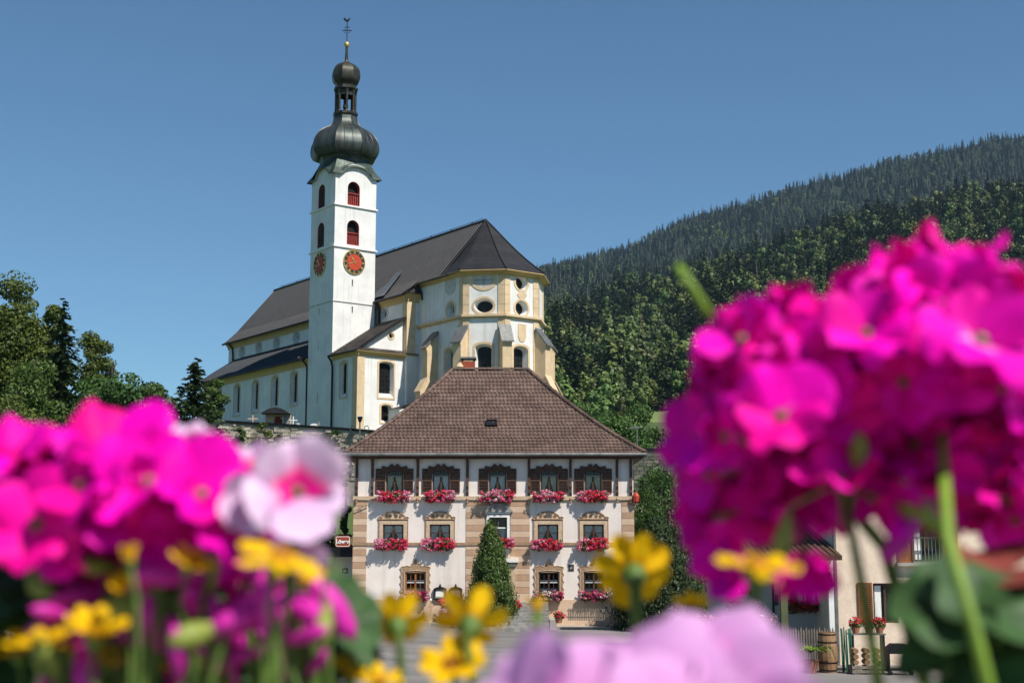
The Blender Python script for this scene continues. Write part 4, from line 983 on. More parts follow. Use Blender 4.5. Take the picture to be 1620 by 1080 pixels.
# windows
rw = random.Random(21)
def inn_window(kind, c, o):
    a0, a1, z0, z1 = o; m = K['wood_or'] if (kind == 'low' and c == 658) else K['wood']
    w = MB().ring(f0, rect(a0 + .01, a1 - .01, z0 + .01, z1 - .01), rect(a0 + .075, a1 - .075, z0 + .075, z1 - .075), -.2, -.1).build('window', m, INN)
    tr = z1 - (z1 - z0) * .36 if kind in ('up', 'ctr') else z1 - (z1 - z0) * .5
    if kind in ('up', 'ctr'): MB().fbox(f0, a0 + .07, a1 - .07, tr - .035, tr + .035, -.19, -.09).build('transom', K['white'] if kind == 'ctr' else K['greystone'], w)
    else:
        for s0, s1 in ((a0 + .08, (a0 + a1) / 2 - .05), ((a0 + a1) / 2 + .05, a1 - .08)):
            MB().fbox(f0, s0, s1, tr - .02, tr + .02, -.17, -.11).build('glazing_bar', K['white'] if kind == 'low' else m, w)
            if kind == 'low': MB().fbox(f0, (s0 + s1) / 2 - .015, (s0 + s1) / 2 + .015, z0 + .08, z1 - .08, -.168, -.112).build('glazing_bar', m, w)
    cm = (a0 + a1) / 2
    MB().fbox(f0, cm - .05, cm + .05, z0 + .07, (tr - .04) if kind in ('up', 'ctr') else z1 - .07, -.18, -.085).build('mullion', m, w)
    if kind in ('up', 'ctr'): MB().fbox(f0, cm - .015, cm + .015, tr + .04, z1 - .07, -.165, -.12).build('mullion', K['greystone'], w)
    w.location.y = -.075
    for s0, s1 in ((a0 + .07, cm - .05), (cm + .05, a1 - .07)): MB().add([f0.p(s0, z0 + .07, -.15), f0.p(s1, z0 + .07, -.15), f0.p(s1, z1 - .07, -.15), f0.p(s0, z1 - .07, -.15)], [(0, 1, 2, 3)]).build('pane', K['glass'], w)
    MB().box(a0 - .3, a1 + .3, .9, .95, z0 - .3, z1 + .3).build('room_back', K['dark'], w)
    zt = tr if kind in ('up', 'ctr') else z1 - .05
    if kind == 'low':
        for q in (z0 + .1, tr + .02): MB().fbox(f0, a0 + .1, a1 - .1, q, q + .13, -.24, -.225).build('curtain', K['curtain'], w)
    else:
        cmn = K['curtain_y'] if kind == 'up' and rw.random() < .5 else K['curtain']
        for sg in (-1, 1):
            e = a0 + .07 if sg < 0 else a1 - .07; h = (a1 - a0) / 2 - .08
            cols = 7; prof_ = [(0.0, 1.0), (.45, .8), (1.0, .38)]; vs = []
            for t, wd in ((0, 1.0), (.3, .9), (.6, .66), (1.0, .36)):
                for j in range(cols): u = j / (cols - 1); vs.append(f0.p(e - sg * h * wd * u, zt + (z0 + .06 - zt) * t, -.26 + .03 * (j % 2)))
            fs = [(r * cols + j, r * cols + j + 1, (r + 1) * cols + j + 1, (r + 1) * cols + j) for r in range(3) for j in range(cols - 1)]
            MB().add(vs, fs).build('curtain', cmn, w)
    return w
for (kind, c), o in opn.items():
    if kind != 'door': inn_window(kind, c, o)
# shutters and carved heads of the top floor
sw, sz0, sz1 = .58, hz(779), hz(741)
mbf = MB().ring(f0, rect(0, sw, 0, sz1 - sz0), rect(.07, sw - .07, .07, sz1 - sz0 - .07), 0, .055); mbf.fbox(f0, .07, sw - .07, (sz1 - sz0) * .5 - .035, (sz1 - sz0) * .5 + .035, .002, .05)
shut = mbf.mesh('shutter', K['wood']); lv = MB(); b = .085
while b < sz1 - sz0 - .1:
    lv.add([f0.p(.07, b, .012), f0.p(sw - .07, b, .012), f0.p(sw - .07, b + .062, .045), f0.p(.07, b + .062, .045)], [(0, 1, 2, 3), (3, 2, 1, 0)]); lv.fbox(f0, .07, sw - .07, b + .055, b + .068, .01, .048); b += .085
lvm = lv.mesh('louvres', mat('louvre_brown_wood', (0.115, 0.052, 0.030), 0.6, var=.3, scale=3))
for c in UP:
    for sg in (-1, 1):
        x = hx(c) + (.52 if sg > 0 else -.52 - sw); s_ = link('shutter', shut, INN, (x, -.012, sz0)); link('louvres', lvm, s_)
    x = hx(c); zt = hz(750); H = [(-.76, 0), (-.76, .42), (-.70, .50), (-.55, .46), (-.42, .40), (-.30, .50), (-.20, .62), (-.10, .58), (0, .46), (.10, .58), (.20, .62), (.30, .50), (.42, .40), (.55, .46), (.70, .50), (.76, .42), (.76, 0), (.5, .04), (.44, .10), (.3, .16), (0, .20), (-.3, .16), (-.44, .10), (-.5, .04)]
    hd = MB().prism(f0, [(x + a, zt + q) for a, q in H[::-1]], .01, .12).build('carved_head', K['wood'], INN)
    mb = MB()
    for sg in (-1, 1):
        sp = [f0.p(x + sg * (.38 + .10 * (1 - i / 14) * math.cos(i * .7)), zt + .33 + .10 * (1 - i / 14) * math.sin(i * .7), .125) for i in range(14)]; mb.tube(sp, .018, 4)
    mb.build('scroll_carving', K['wood'], hd)
# timber eave brackets
for px in (563, 588, 660, 739, 837, 903, 977, 999):
    x = hx(px); fb = Fr((x, 0, 0), (0, -1, 0))
    pr = [(0, hz(786)), (.10, hz(784)), (.16, hz(779)), (.13, hz(774)), (.19, hz(769)), (.15, hz(764)), (.12, hz(756)), (.13, hz(740)), (.24, hz(731)), (.5, hz(726.5)), (.5, 9.38), (0, 9.38)]
    br = MB().prism(fb, pr, -.075, .075).build('eave_bracket', K['wood'], INN)
    MB().lathe([(.02, hz(796)), (.07, hz(794)), (.05, hz(792)), (.09, hz(789.5)), (.04, hz(787))], 8, (x, -.14)).build('pendant', K['carve'], br)
# carved surrounds of the middle and ground floor windows
for c in MID:
    a0, a1, z0, z1 = opn[('mid', c)]; x = (a0 + a1) / 2
    sr = MB().ring(f0, rect(a0 - .20, a1 + .20, z0 - .15, z1 + .20), rect(a0, a1, z0, z1), 0, .07).build('window_surround', K['carveL'], INN)
    MB().ring(f0, rect(a0 - .27, a1 + .27, z0 - .16, z1 + .27), rect(a0 - .21, a1 + .21, z0 - .15, z1 + .21), 0, .045).build('surround_moulding', K['carve'], sr)
    zt = z1 + .27; out = [(-.86, 0), (.86, 0), (.90, .10), (.80, .16), (.66, .14), (.62, .24), (.48, .34), (.3, .42), (0, .46), (-.3, .42), (-.48, .34), (-.62, .24), (-.66, .14), (-.80, .16), (-.90, .10)]
    pd = MB().prism(f0, [(x + p, zt + q) for p, q in out], .0, .04).build('pediment', K['carveL'], sr)
    mb = MB()
    for sg in (-1, 1):
        for cx_, cz_, r_, st in ((.42, .20, .11, 0), (.18, .22, .09, 2.5), (.70, .09, .06, 1)):
            mb.tube([f0.p(x + sg * (cx_ + r_ * (1 - i / 15) * math.cos(st + i * .75)), zt + cz_ + r_ * (1 - i / 15) * math.sin(st + i * .75), .05) for i in range(14)], .03, 4)
    mb.tube([f0.p(x + p, zt + q, .045) for p, q in out[2:] + out[:1]], .036, 4); mb.tube([f0.p(x - .86, zt + .02, .06), f0.p(x + .86, zt + .02, .06)], .035, 4)
    mb.build('scroll_carving', K['carve'], sr)
for c in LOW:
    a0, a1, z0, z1 = opn[('low', c)]; x = (a0 + a1) / 2; hw = (a1 - a0) / 2
    side = []
    n = 12
    for i in range(n + 1):
        q = z0 - .25 + (z1 + .28 - z0 + .25) * i / n; side.append((hw + .24 + .055 * math.cos(i * 2.1) , q))
    crown = [(hw + .18, z1 + .34), (hw * .8, z1 + .38), (hw * .55, z1 + .34), (hw * .42, z1 + .48), (hw * .2, z1 + .52), (.05, z1 + .72), (0, z1 + .78)]
    right = side + crown; poly = [(x + p, q) for p, q in right] + [(x - p, q) for p, q in right[-2::-1]]
    mb = MB().panel(Fr(f0.p(0, 0, .05), (1, 0, 0)), poly, [rect(a0, a1, z0, z1)], .05)
    m_ = len(poly); mb.add([f0.p(a, b, 0) for a, b in poly] + [f0.p(a, b, .05) for a, b in poly], [(i, (i + 1) % m_, m_ + (i + 1) % m_, m_ + i) for i in range(m_)])
    sr = mb.build('window_surround', K['carve'], INN)
    mb = MB().tube([f0.p(p, q, .055) for p, q in poly], .026, 4); mb.tube([f0.p(a0 - .06, z0, .06), f0.p(a0 - .06, z1 + .06, .06), f0.p(x, z1 + .12, .06), f0.p(a1 + .06, z1 + .06, .06), f0.p(a1 + .06, z0, .06)], .03, 4)
    mb.build('surround_moulding', K['carveL'], sr)
# middle bay: white framed window with segmental pediment, door with stone posts
a0, a1, z0, z1 = opn[('ctr', 788)]; x = (a0 + a1) / 2
MB().ring(f0, rect(a0 - .15, a1 + .15, z0 - .1, z1 + .14), rect(a0, a1, z0, z1), 0, .10).build('window_surround', K['white'], INN)
MB().ring(f0, rect(a0 - .21, a1 + .21, z0 - .11, z1 + .2), rect(a0 - .151, a1 + .151, z0 - .1, z1 + .141), 0, .06).build('surround_moulding', K['greystone'], INN)
pz = z1 + .30; pd = MB().prism(f0, [(x - .86, pz), (x + .86, pz), (x + .86, pz + .08), (x + .78, pz + .12)] + [(x + .70 * math.cos(t), pz + .12 + .38 * math.sin(t)) for t in [math.pi * i / 10 for i in range(1, 10)]] + [(x - .78, pz + .12), (x - .86, pz + .08)], 0, .2).build('pediment', K['greystone'], INN)
MB().fbox(f0, x - .74, x + .74, pz - .1, pz - .01, 0, .13).build('pediment_base', K['white'], pd)
a0, a1, z0, z1 = opn[('door', 788)]
for e in (a0 - .38, a1 + .02): MB().fbox(f0, e, e + .36, z0 - .3, z1 + .02, 0, .14).build('door_post', K['carveL'], INN); MB().fbox(f0, e - .04, e + .40, z1 - .2, z1 - .08, 0, .18).build('post_capital', K['white'], INN)
MB().fbox(f0, a0 - .55, a1 + .55, z1 + .04, z1 + .26, 0, .36).build('door_cornice', K['white'], INN)
MB().prism(f0, [(x - .7, z1 + .27), (x + .7, z1 + .27), (x + .45, z1 + .5), (x + .2, z1 + .56), (x, z1 + .8), (x - .2, z1 + .56), (x - .45, z1 + .5)], 0, .1).build('door_gable', K['carveL'], INN)
dr = MB().fbox(f0, a0 + .01, a1 - .01, z0, z1 - .01, -.22, -.16).build('door', K['wood'], INN)
for q in range(3):
    for sd in (0, 1): MB().fbox(f0, a0 + .1 + sd * .55, a0 + .55 + sd * .55, z0 + .15 + q * .65, z0 + .68 + q * .65, -.158, -.13).build('door_panel', K['wood'], dr)
# plaque
MB().fbox(f0, hx(898.5), hx(908), hz(902.5), hz(892), .001, .035).build('plaque', K['greystone'], wall)
MB().ring(f0, rect(hx(899.5), hx(907), hz(901.5), hz(893)), rect(hx(901), hx(905.5), hz(900), hz(894.6)), .036, .05).build('plaque_relief', K['iron'], wall)

# --- roof: eave rectangle to ridge segment, bellcast profile, single tiles
EX0, EX1, EY0, EY1 = at(545, 717, 78.35).x - HX, at(1021, 717, 78.35).x - HX, -.65, 14.65
RX0, RX1, RY = at(716, 586, 86).x - HX, at(835, 586, 86).x - HX, 7.0
EZ0 = at(781, 717, 78.35).z; RZ0 = at(781, 586, 86).z
def rz_(t): return EZ0 + (RZ0 - EZ0) * (t * .74 + .26 * t ** 1.8 if t < 1 else 1)
def edge(side, t):
    xl, xr = EX0 + (RX0 - EX0) * t, EX1 + (RX1 - EX1) * t; y0, y1 = EY0 + (RY - EY0) * t, EY1 + (RY - EY1) * t; z = rz_(t)
    return {'f': ((xl, y0, z), (xr, y0, z)), 'r': ((xr, y0, z), (xr, y1, z)), 'b': ((xr, y1, z), (xl, y1, z)), 'l': ((xl, y1, z), (xl, y0, z))}[side]
ROWS = 24; SEC = [(0, 0), (.18, .026), (.42, .036), (.66, .022), (.80, 0), (1, 0)]
under = MB(); tiles = MB(); guards = MB(); rt = random.Random(5)
for side in 'frbl':
    for r in range(ROWS):
        t0, t1 = r / ROWS, (r + 1) / ROWS
        A, B = map(Vector, edge(side, t0)); D, C = map(Vector, edge(side, t1))
        under.add([A, B, C, D], [(0, 1, 2, 3)])
        n = (B - A).cross(D - A).normalized(); u = (B - A).normalized(); L_ = (B - A).length; up = (D - A) - u * (D - A).dot(u)
        la = (D - A).dot(u); lb = (B - C).dot(u); W = .236; k0 = int(-3)
        mid = L_ / 2; cnt = int(L_ / W) + 2
        for k in range(cnt):
            s0 = mid - cnt * W / 2 + k * W; s1 = s0 + W; sc = (s0 + s1) / 2
            if sc < la * .5 - .02 or sc > L_ - lb * .5 + .02: continue
            tone = min(1, max(0, .5 + rt.gauss(0, .2) + (.35 if rt.random() < .04 else 0))); jz = rt.uniform(0, .008)
            vs = []
            for v, lift in ((-.02, .055 + jz), (1.06, .012)):
                for q, h in SEC: vs.append(A + u * (s0 + q * W) + up * v + n * (h + lift))
            for q, h in SEC: vs.append(A + u * (s0 + q * W) + up * -.02 + n * (h + .012))
            m_ = len(SEC)
            tiles.add(vs, [(i, i + 1, m_ + i + 1, m_ + i) for i in range(m_ - 1)] + [(2 * m_ + i, 2 * m_ + i + 1, i + 1, i) for i in range(m_ - 1)], tone)
            if side == 'f' and r % 2 == 1 and (k + r * 2) % 9 == 0 and rt.random() < .8:
                c = A + u * sc + up * .35; guards.add([c + n * .09 - u * .025, c + n * .09 + u * .025, c + n * .17 + u * .02, c + n * .17 - u * .02, c + up * .5 + n * .09 - u * .02, c + up * .5 + n * .09 + u * .02], [(0, 1, 2, 3), (3, 2, 5, 4)])
iroof = under.build('roof', K['tile_under'], INN)
stuff(tiles.build('roof_tiles', K['tile'], iroof)); stuff(guards.build('snow_guards', K['carveL'], iroof))
caps = MB()
def cap_line(P):
    for i in range(len(P) - 1):
        a, b = Vector(P[i]), Vector(P[i + 1]); L_ = (b - a).length; n = max(1, int(L_ / .36)); d = (b - a) / n; s_ = d.cross(Vector((0, 0, 1))).normalized(); upv = s_.cross(d).normalized()
        for k in range(n):
            p0 = a + d * k; p1 = a + d * (k + 1.12); vs = []
            for p, r_ in ((p0, .155), (p1, .125)):
                for q in range(6): t = math.pi * q / 5; vs.append(p + s_ * math.cos(t) * r_ + upv * (math.sin(t) * r_ * .9 + .02))
            caps.add(vs, [(q, q + 1, 7 + q, 6 + q) for q in range(5)] + [(5, 4, 3, 2, 1, 0)], rt.random())
for side in 'frbl': cap_line([tuple(Vector(edge(side, t / 12)[0]) + Vector((0, 0, .06))) for t in range(13)])
cap_line([(RX0, RY, RZ0 + .06), (RX1, RY, RZ0 + .06)])
stuff(caps.build('ridge_tiles', K['tile'], iroof))
mb = MB().box(EX0 + .12, EX1 - .12, EY0 + .12, EY1 - .12, EZ0 - .28, EZ0 - .12); mb.build('eave_soffit', K['wood'], iroof)
mb = MB()
for a, b in (((EX0 - .05, EY0 - .08), (EX1 + .05, EY0 - .08)), ((EX1 + .08, EY0 - .05), (EX1 + .08, EY1 + .05)), ((EX0 - .08, EY0 - .05), (EX0 - .08, EY1 + .05))):
    mb.tube([(a[0], a[1], EZ0 - .06), (b[0], b[1], EZ0 - .06)], .10, 8)
mb.build('gutter', K['zinc'], iroof)
sk0 = edge('f', .38); yy = sk0[0][1]; zz = sk0[0][2]; e1 = edge('f', .46); dv = Vector((0, e1[0][1] - yy, e1[0][2] - zz)).normalized()
fs = Fr((at(778, 667, 82).x - HX, yy, zz), (1, 0, 0), dv)
sk = MB().ring(fs, rect(-.34, .34, -.3, .36), rect(-.26, .26, -.22, .28), .05, .2).build('skylight', K['iron'], iroof); MB().fbox(fs, -.26, .26, -.22, .28, .1, .14).build('pane', K['leaded'], sk)
cx = at(741, 570, 86.5).x - HX
ch = MB().box(cx - .42, cx + .42, 7.05, 7.9, RZ0 - 1.2, RZ0 + .62).build('chimney', K['chimney'], iroof)
MB().box(cx - .52, cx + .52, 6.95, 8.0, RZ0 + .78, RZ0 + .88).build('chimney_cap', K['zinc'], iroof)
for dx in (-.38, .38): MB().box(cx + dx - .05, cx + dx + .05, 7.1, 7.85, RZ0 + .62, RZ0 + .78).build('chimney_stay', K['iron'], iroof)
MB().lathe([(.25, RZ0 - .1), (.22, RZ0 + .2), (.3, RZ0 + .25), (.05, RZ0 + .7)], 8, (at(728, 580, 86.5).x - HX, 7.2)).build('roof_finial', K['sandstone'], iroof)

# --- flower boxes under the windows: each is a thing that hangs on the house
def rampmat(name, stops):
    m = bpy.data.materials.new(name); m.use_nodes = True; N = m.node_tree.nodes; L = m.node_tree.links; b = N['Principled BSDF']; b.inputs['Roughness'].default_value = .6; b.inputs['Specular IOR Level'].default_value = .2
    a = N.new('ShaderNodeAttribute'); a.attribute_name = 'tone'; rp = N.new('ShaderNodeValToRGB'); el = rp.color_ramp.elements
    while len(el) < len(stops): el.new(.5)
    for e, (p, c) in zip(el, stops): e.position = p; e.color = (*c, 1)
    L.new(a.outputs['Fac'], rp.inputs[0]); L.new(rp.outputs[0], b.inputs['Base Color'])
    tr = N.new('ShaderNodeBsdfTranslucent'); L.new(rp.outputs[0], tr.inputs[0]); ms = N.new('ShaderNodeMixShader'); ms.inputs[0].default_value = .2
    L.new(b.outputs[0], ms.inputs[1]); L.new(tr.outputs[0], ms.inputs[2]); L.new(ms.outputs[0], N['Material Output'].inputs[0]); return m
K['bloom'] = rampmat('coral_pink_geranium_blooms', [(0, (.45, .010, .020)), (.25, (.66, .022, .035)), (.45, (.70, .05, .11)), (.65, (.66, .07, .22)), (.85, (.74, .27, .40)), (1, (.78, .56, .62))])
K['bloom_lo'] = rampmat('rose_white_blooms', [(0, (.40, .012, .06)), (.35, (.55, .04, .16)), (.6, (.62, .14, .30)), (.8, (.74, .52, .55)), (1, (.8, .74, .70))])
def bloom_mesh(seed, w, h, dp, nh=70):
    rng = np.random.default_rng(seed); P = []; Nn = []; T = []
    g = rng.random(3)
    for i in range(nh):
        u = rng.uniform(-1, 1); v = rng.uniform(-1, 1); env = math.sqrt(max(0, 1 - abs(u) ** 3.2))
        c = np.array([u * w / 2, -dp * (.35 + .65 * rng.random()) * (1 - .2 * v * v), v * h / 2 * (.55 + .45 * env) - .05 * rng.random()])
        base = np.clip(.57 + .24 * math.sin(u * 2.3 + g[0] * 6) + rng.normal() * .18, 0, 1)
        n = 20; d = unit(rng.normal(size=(n, 3)) + np.array([0, -.7, .25])); r = .075 + .045 * rng.random()
        P.append(c + d * r * np.array([1, .8, .85])); Nn.append(d + rng.normal(size=(n, 3)) * .5); T.append(np.clip(base + rng.normal(size=n) * .16, 0, 1))
    P = np.concatenate(P); S = .075 * (.7 + .7 * rng.random(len(P))); v, f = leaf_geo(P, np.concatenate(Nn), rng.normal(size=P.shape), S, S * .8)
    return v, f, np.concatenate(T)
def green_mesh(seed, w, h, dp, n=520):
    rng = np.random.default_rng(seed); u = rng.uniform(-1, 1, n); P = np.stack([u * w / 2 * .98, -dp * (.15 + .75 * rng.random(n)), rng.uniform(-1, 1, n) * h / 2 * .9 - .10 * rng.random(n)], 1)
    S = .10 * (.6 + .8 * rng.random(n)); v, f = leaf_geo(P, rng.normal(size=(n, 3)) + np.array([0, -.8, .3]), rng.normal(size=(n, 3)), S, S * .85); return v, f, rng.random(n)
BX = []
for q in range(9):
    rq = random.Random(q); v, f, t = bloom_mesh(100 + q, rq.uniform(1.72, 1.98), rq.uniform(.56, .72), .58, rq.randint(88, 112)); v2, f2, t2 = green_mesh(200 + q, 1.8, .62, .5); BX.append((np_mesh('blossoms', v, f, K['bloom'], t), np_mesh('foliage', v2, f2, K['lf_mid'], t2)))
for q in range(3):
    v, f, t = bloom_mesh(300 + q, 1.66, .5, .5, 70); v2, f2, t2 = green_mesh(320 + q, 1.6, .5, .46, 620); BX.append((np_mesh('blossoms', v, f, K['bloom_lo'], t), np_mesh('foliage', v2, f2, K['lf_mid'], t2)))
v, f, t = bloom_mesh(330, .95, .6, .5, 44); v2, f2, t2 = green_mesh(331, .95, .55, .45, 300); BX.append((np_mesh('blossoms', v, f, K['bloom'], t), np_mesh('foliage', v2, f2, K['lf_mid'], t2)))
tro = {}
for key, w in (('a', 1.55), ('b', .8)):
    tro[key] = (MB().box(-w / 2, w / 2, -.34, -.10, -.27, -.05).mesh('trough', K['wood']), MB().box(-.025, .025, -.36, .0, -.34, -.28).box(-.025, .025, -.36, -.32, -.42, -.28).mesh('bracket', K['iron']))
order = ['leftmost', 'second', 'middle', 'fourth', 'rightmost']
def flower_box(px, py, var, label, flip=False):
    t = thing('flower_box', label, 'flower box', (HX + hx(px), HY - .01, hz(py)), 0, 'flower boxes on the tavern front')
    key = 'b' if var == 12 else 'a'
    link('trough', tro[key][0], t)
    for dx in ((-.5, .5) if key == 'a' else (-.25, .25)): link('bracket', tro[key][1], t, (dx, 0, 0))
    a = stuff(link('blossoms', BX[var][0], t)); b = stuff(link('foliage', BX[var][1], t))
    if flip: a.scale.x = -1; b.scale.x = -1
for i, c in enumerate(UP): flower_box(c - 1, 784.5, i, f'pink and red geranium box under the {order[i]} top floor window of the tavern', i in (2, 4))
for i, c in enumerate(MID): flower_box(c - 2, 860.5, i + 5, f'red geranium box under the {["leftmost", "second", "fourth", "rightmost"][i]} middle floor window of the tavern', i in (1, 3))
flower_box(800, 857, 12, 'small red geranium box under the white framed middle window, half behind the conical evergreen')
for i, c in enumerate(LOW): flower_box(c - 1, 941, 9 + i, ['rose and white flower box under the lone left ground floor window of the tavern', 'rose and white flower box under the ground floor window left of the plaque', 'rose and white flower box under the rightmost ground floor window of the tavern'][i], i == 2)

# --- things on and in front of the tavern
for i, px in enumerate((697, 721.5)):
    t = thing('menu_case', ['dark carved menu case with white card, the left of the pair', 'dark carved menu case with white card, the right of the pair by the evergreen'][i], 'menu case', (HX + hx(px), HY - .04, hz(938)), 0)
    MB().ring(f0, [(-.38, -.36), (.38, -.36), (.38, .26), (.22, .34), (0, .38), (-.22, .34), (-.38, .26)], [(-.29, -.27), (.29, -.27), (.29, .2), (.15, .26), (0, .28), (-.15, .26), (-.29, .2)], 0, .12).build('case', K['iron'], t)
    MB().fbox(f0, -.25, .25, -.2, .14, .02, .03).build('card', K['paper'], t); MB().fbox(f0, -.30, .30, -.28, .27, .004, .015).build('back', K['greystone'], t)
    MB().prism(f0, [(-.08, .38), (.08, .38), (.03, .5), (0, .56), (-.03, .5)], .02, .08).build('finial', K['iron'], t); MB().fbox(f0, -.26, .26, -.42, -.365, .02, .14).build('ledge', K['wood'], t)
gz = float(street_z(hx(683) + HX)) + .118
t = thing('post_cross', 'slim tan stone post with a small cross below the menu cases', 'post', (HX + hx(683), HY - .5, gz))
MB().box(-.12, .12, -.12, .12, 0, .5).build('base', K['tanA'], t); MB().box(-.045, .045, -.045, .045, .5, 1.15).build('shaft', K['tanB'], t); MB().box(-.16, .16, -.03, .03, .82, .9).build('arm', K['tanB'], t); MB().lathe([(.03, 1.15), (.08, 1.22), (.05, 1.32)], 8).build('knob', K['white'], t)
gz = float(street_z(hx(704) + HX)) + .118
t = thing('flower_stand', 'tiered stand of pink flowers at the tavern wall beside the evergreen', 'flower stand', (HX + hx(704), HY - .75, gz))
MB().tube([(0, 0, 0), (0, 0, 1.15)], .04, 6).build('pole', K['iron'], t)
for z_, r_, sd in ((1.15, .27, 1), (.62, .26, 2), (.3, .22, 3)):
    MB().lathe([(.05, z_ - .22), (r_ * .75, z_ - .16), (r_ * .85, z_ - .02)], 10, (.05 * sd - .1, 0)).build('bowl', K['terracotta'], t)
    rng = np.random.default_rng(sd + 400); v, f, tt = crown_geo(rng, [((.05 * sd - .1, 0, z_ + .08), (r_, r_, .2))], 170, .09); stuff(link('blossoms', np_mesh('blossoms', v, f, K['bloom_lo'] if sd > 1 else K['bloom'], np.clip(tt * .5 + .25 * sd - .05, 0, 1)), t))
# hanging sign
t = thing('tavern_sign', 'red box sign lettered in white hanging at the left corner of the tavern', 'sign', at(542.5, 856, 78.6))
MB().prism(f0, [(-.44, -.24), (-.36, -.32), (.36, -.32), (.44, -.24), (.44, .24), (.36, .32), (-.36, .32), (-.44, .24)], -.06, .06).build('board', mat('sign_red', (.30, .055, .028), .5, var=.1), t)
MB().ring(f0, [(-.40, -.22), (-.33, -.285), (.33, -.285), (.40, -.22), (.40, .22), (.33, .285), (-.33, .285), (-.40, .22)], [(-.37, -.205), (-.31, -.255), (.31, -.255), (.37, -.205), (.37, .205), (.31, .255), (-.31, .255), (-.37, .205)], .06, .068).build('border', K['white'], t)
def text_obj(body, size, m, parent, loc, name='lettering'):
    cu = bpy.data.curves.new('lettering', 'FONT'); cu.body = body; cu.size = size; cu.align_x = 'CENTER'; cu.align_y = 'CENTER'; cu.extrude = .006; cu.offset = .012; cu.shear = .12
    o = bpy.data.objects.new('tmp', cu); COL.objects.link(o); bpy.context.view_layer.update()
    me = bpy.data.meshes.new_from_object(o.evaluated_get(bpy.context.evaluated_depsgraph_get())); bpy.data.objects.remove(o); bpy.data.curves.remove(cu)
    me.materials.clear(); me.materials.append(m); q = link(name, me, parent, loc); q.rotation_euler = (math.pi / 2, 0, 0); return q
text_obj('Löwen', .30, K['white'], t, (0, -.072, -.01))
for z_ in (.40, -.36): MB().tube([(-.5, .02, z_ * .95), (.62, .02, z_ * .95)], .02, 5).build('hanger', K['iron'], t)
# wrought iron bracket above the sign
t = thing('iron_bracket', 'thin wrought iron sign bracket on the left corner stones', 'bracket', at(563, 806, 78.85))
MB().tube([(-.3, 0, -.15), (.0, 0, .0), (.72, 0, .32)], .025, 5).build('arm', K['carve'], t); MB().tube([(.1, 0, .05), (.25, 0, .22), (.4, 0, .25), (.45, 0, .16), (.35, 0, .12)], .018, 5).build('scroll', K['carve'], t)
t = thing('corner_lantern', 'small red lantern at the right corner of the tavern below the eave', 'lantern', at(1006, 787, 78.8))
MB().lathe([(.06, -.32), (.17, -.22), (.2, .1), (.12, .26), (.03, .34)], 8).build('body', mat('lantern_red', (.42, .05, .03), .5), t); MB().tube([(-.3, .2, .3), (0, 0, .42), (0, 0, .33)], .02, 5).build('arm', K['iron'], t)

# steps to the door
bz = float(street_z(-.8)) ; cxs = at(800, 960, 77).x
t = thing('entrance_steps', 'broad grey stone steps leading up to the tavern door', 'steps', (cxs, 78.95, 0))
for i in range(8):
    z1 = 1.0 - i * .17; y1 = -1.0 - i * .36
    MB().box(-2.4 + .002 * i, 2.4 - .002 * i, y1 - .36 + .0, -.02 if i == 0 else y1 + .03, z1 - .9, z1).build('step', K['greystone'], t)
for sx in (-1, 1): MB().box(sx * 2.65 - .2, sx * 2.65 + .2, -2.6, -.02, -1, .12).build('cheek_wall', K['paving'], t)
# pots on the steps
rng = np.random.default_rng(77)
def pot(px, py, Y, w, label, m, n=150, name='flower_pot', fm='bloom', hgt=.35):
    p = at(px, py, Y); t = thing(name, label, 'flower pot', p)
    MB().lathe([(w * .6, 0), (w * .95, hgt), (w, hgt), (w * .85, hgt - .02)], 12).build('pot', m, t)
    v, f, tt = crown_geo(np.random.default_rng(int(px)), [((0, 0, hgt + .12), (w * 1.3, w * 1.2, .22)), ((.1, 0, hgt + .02), (w * 1.3, w * 1.2, .15))], n, .1); stuff(link('blossoms', np_mesh('blossoms', v, f, K[fm], np.clip(tt, 0, .45 if fm == 'bloom' else 1)), t))
    v, f, tt = crown_geo(np.random.default_rng(int(px) + 1), [((0, 0, hgt + .05), (w * 1.2, w * 1.2, .2))], n, .11); stuff(link('foliage', np_mesh('foliage', v, f, K['lf_mid'], tt), t))
pot(816, 967.5, 77.0, .22, 'clay pot of red flowers on the entrance steps', K['terracotta'])
pot(884, 985, 75.4, .25, 'clay pot of orange red flowers at the right foot of the steps', K['terracotta'])
# picket fence right of the steps
t = thing('picket_fence', 'weathered grey picket fence below the right ground floor windows of the tavern', 'fence', at(935, 978, 76.5))
pk = MB().prism(f0, [(-.035, 0), (.035, 0), (.035, .62), (0, .68), (-.035, .62)], -.015, .015).mesh('picket', K['wood_gr'])
for i in range(26): q = link('picket', pk, t, (-1.25 + i * .1, 0, -.1)); q.scale.z = 1 + .05 * math.sin(i * 3.3)
for z_ in (.05, .4): MB().box(-1.35, 1.4, .02, .05, z_, z_ + .06).build('rail', K['wood_gr'], t)

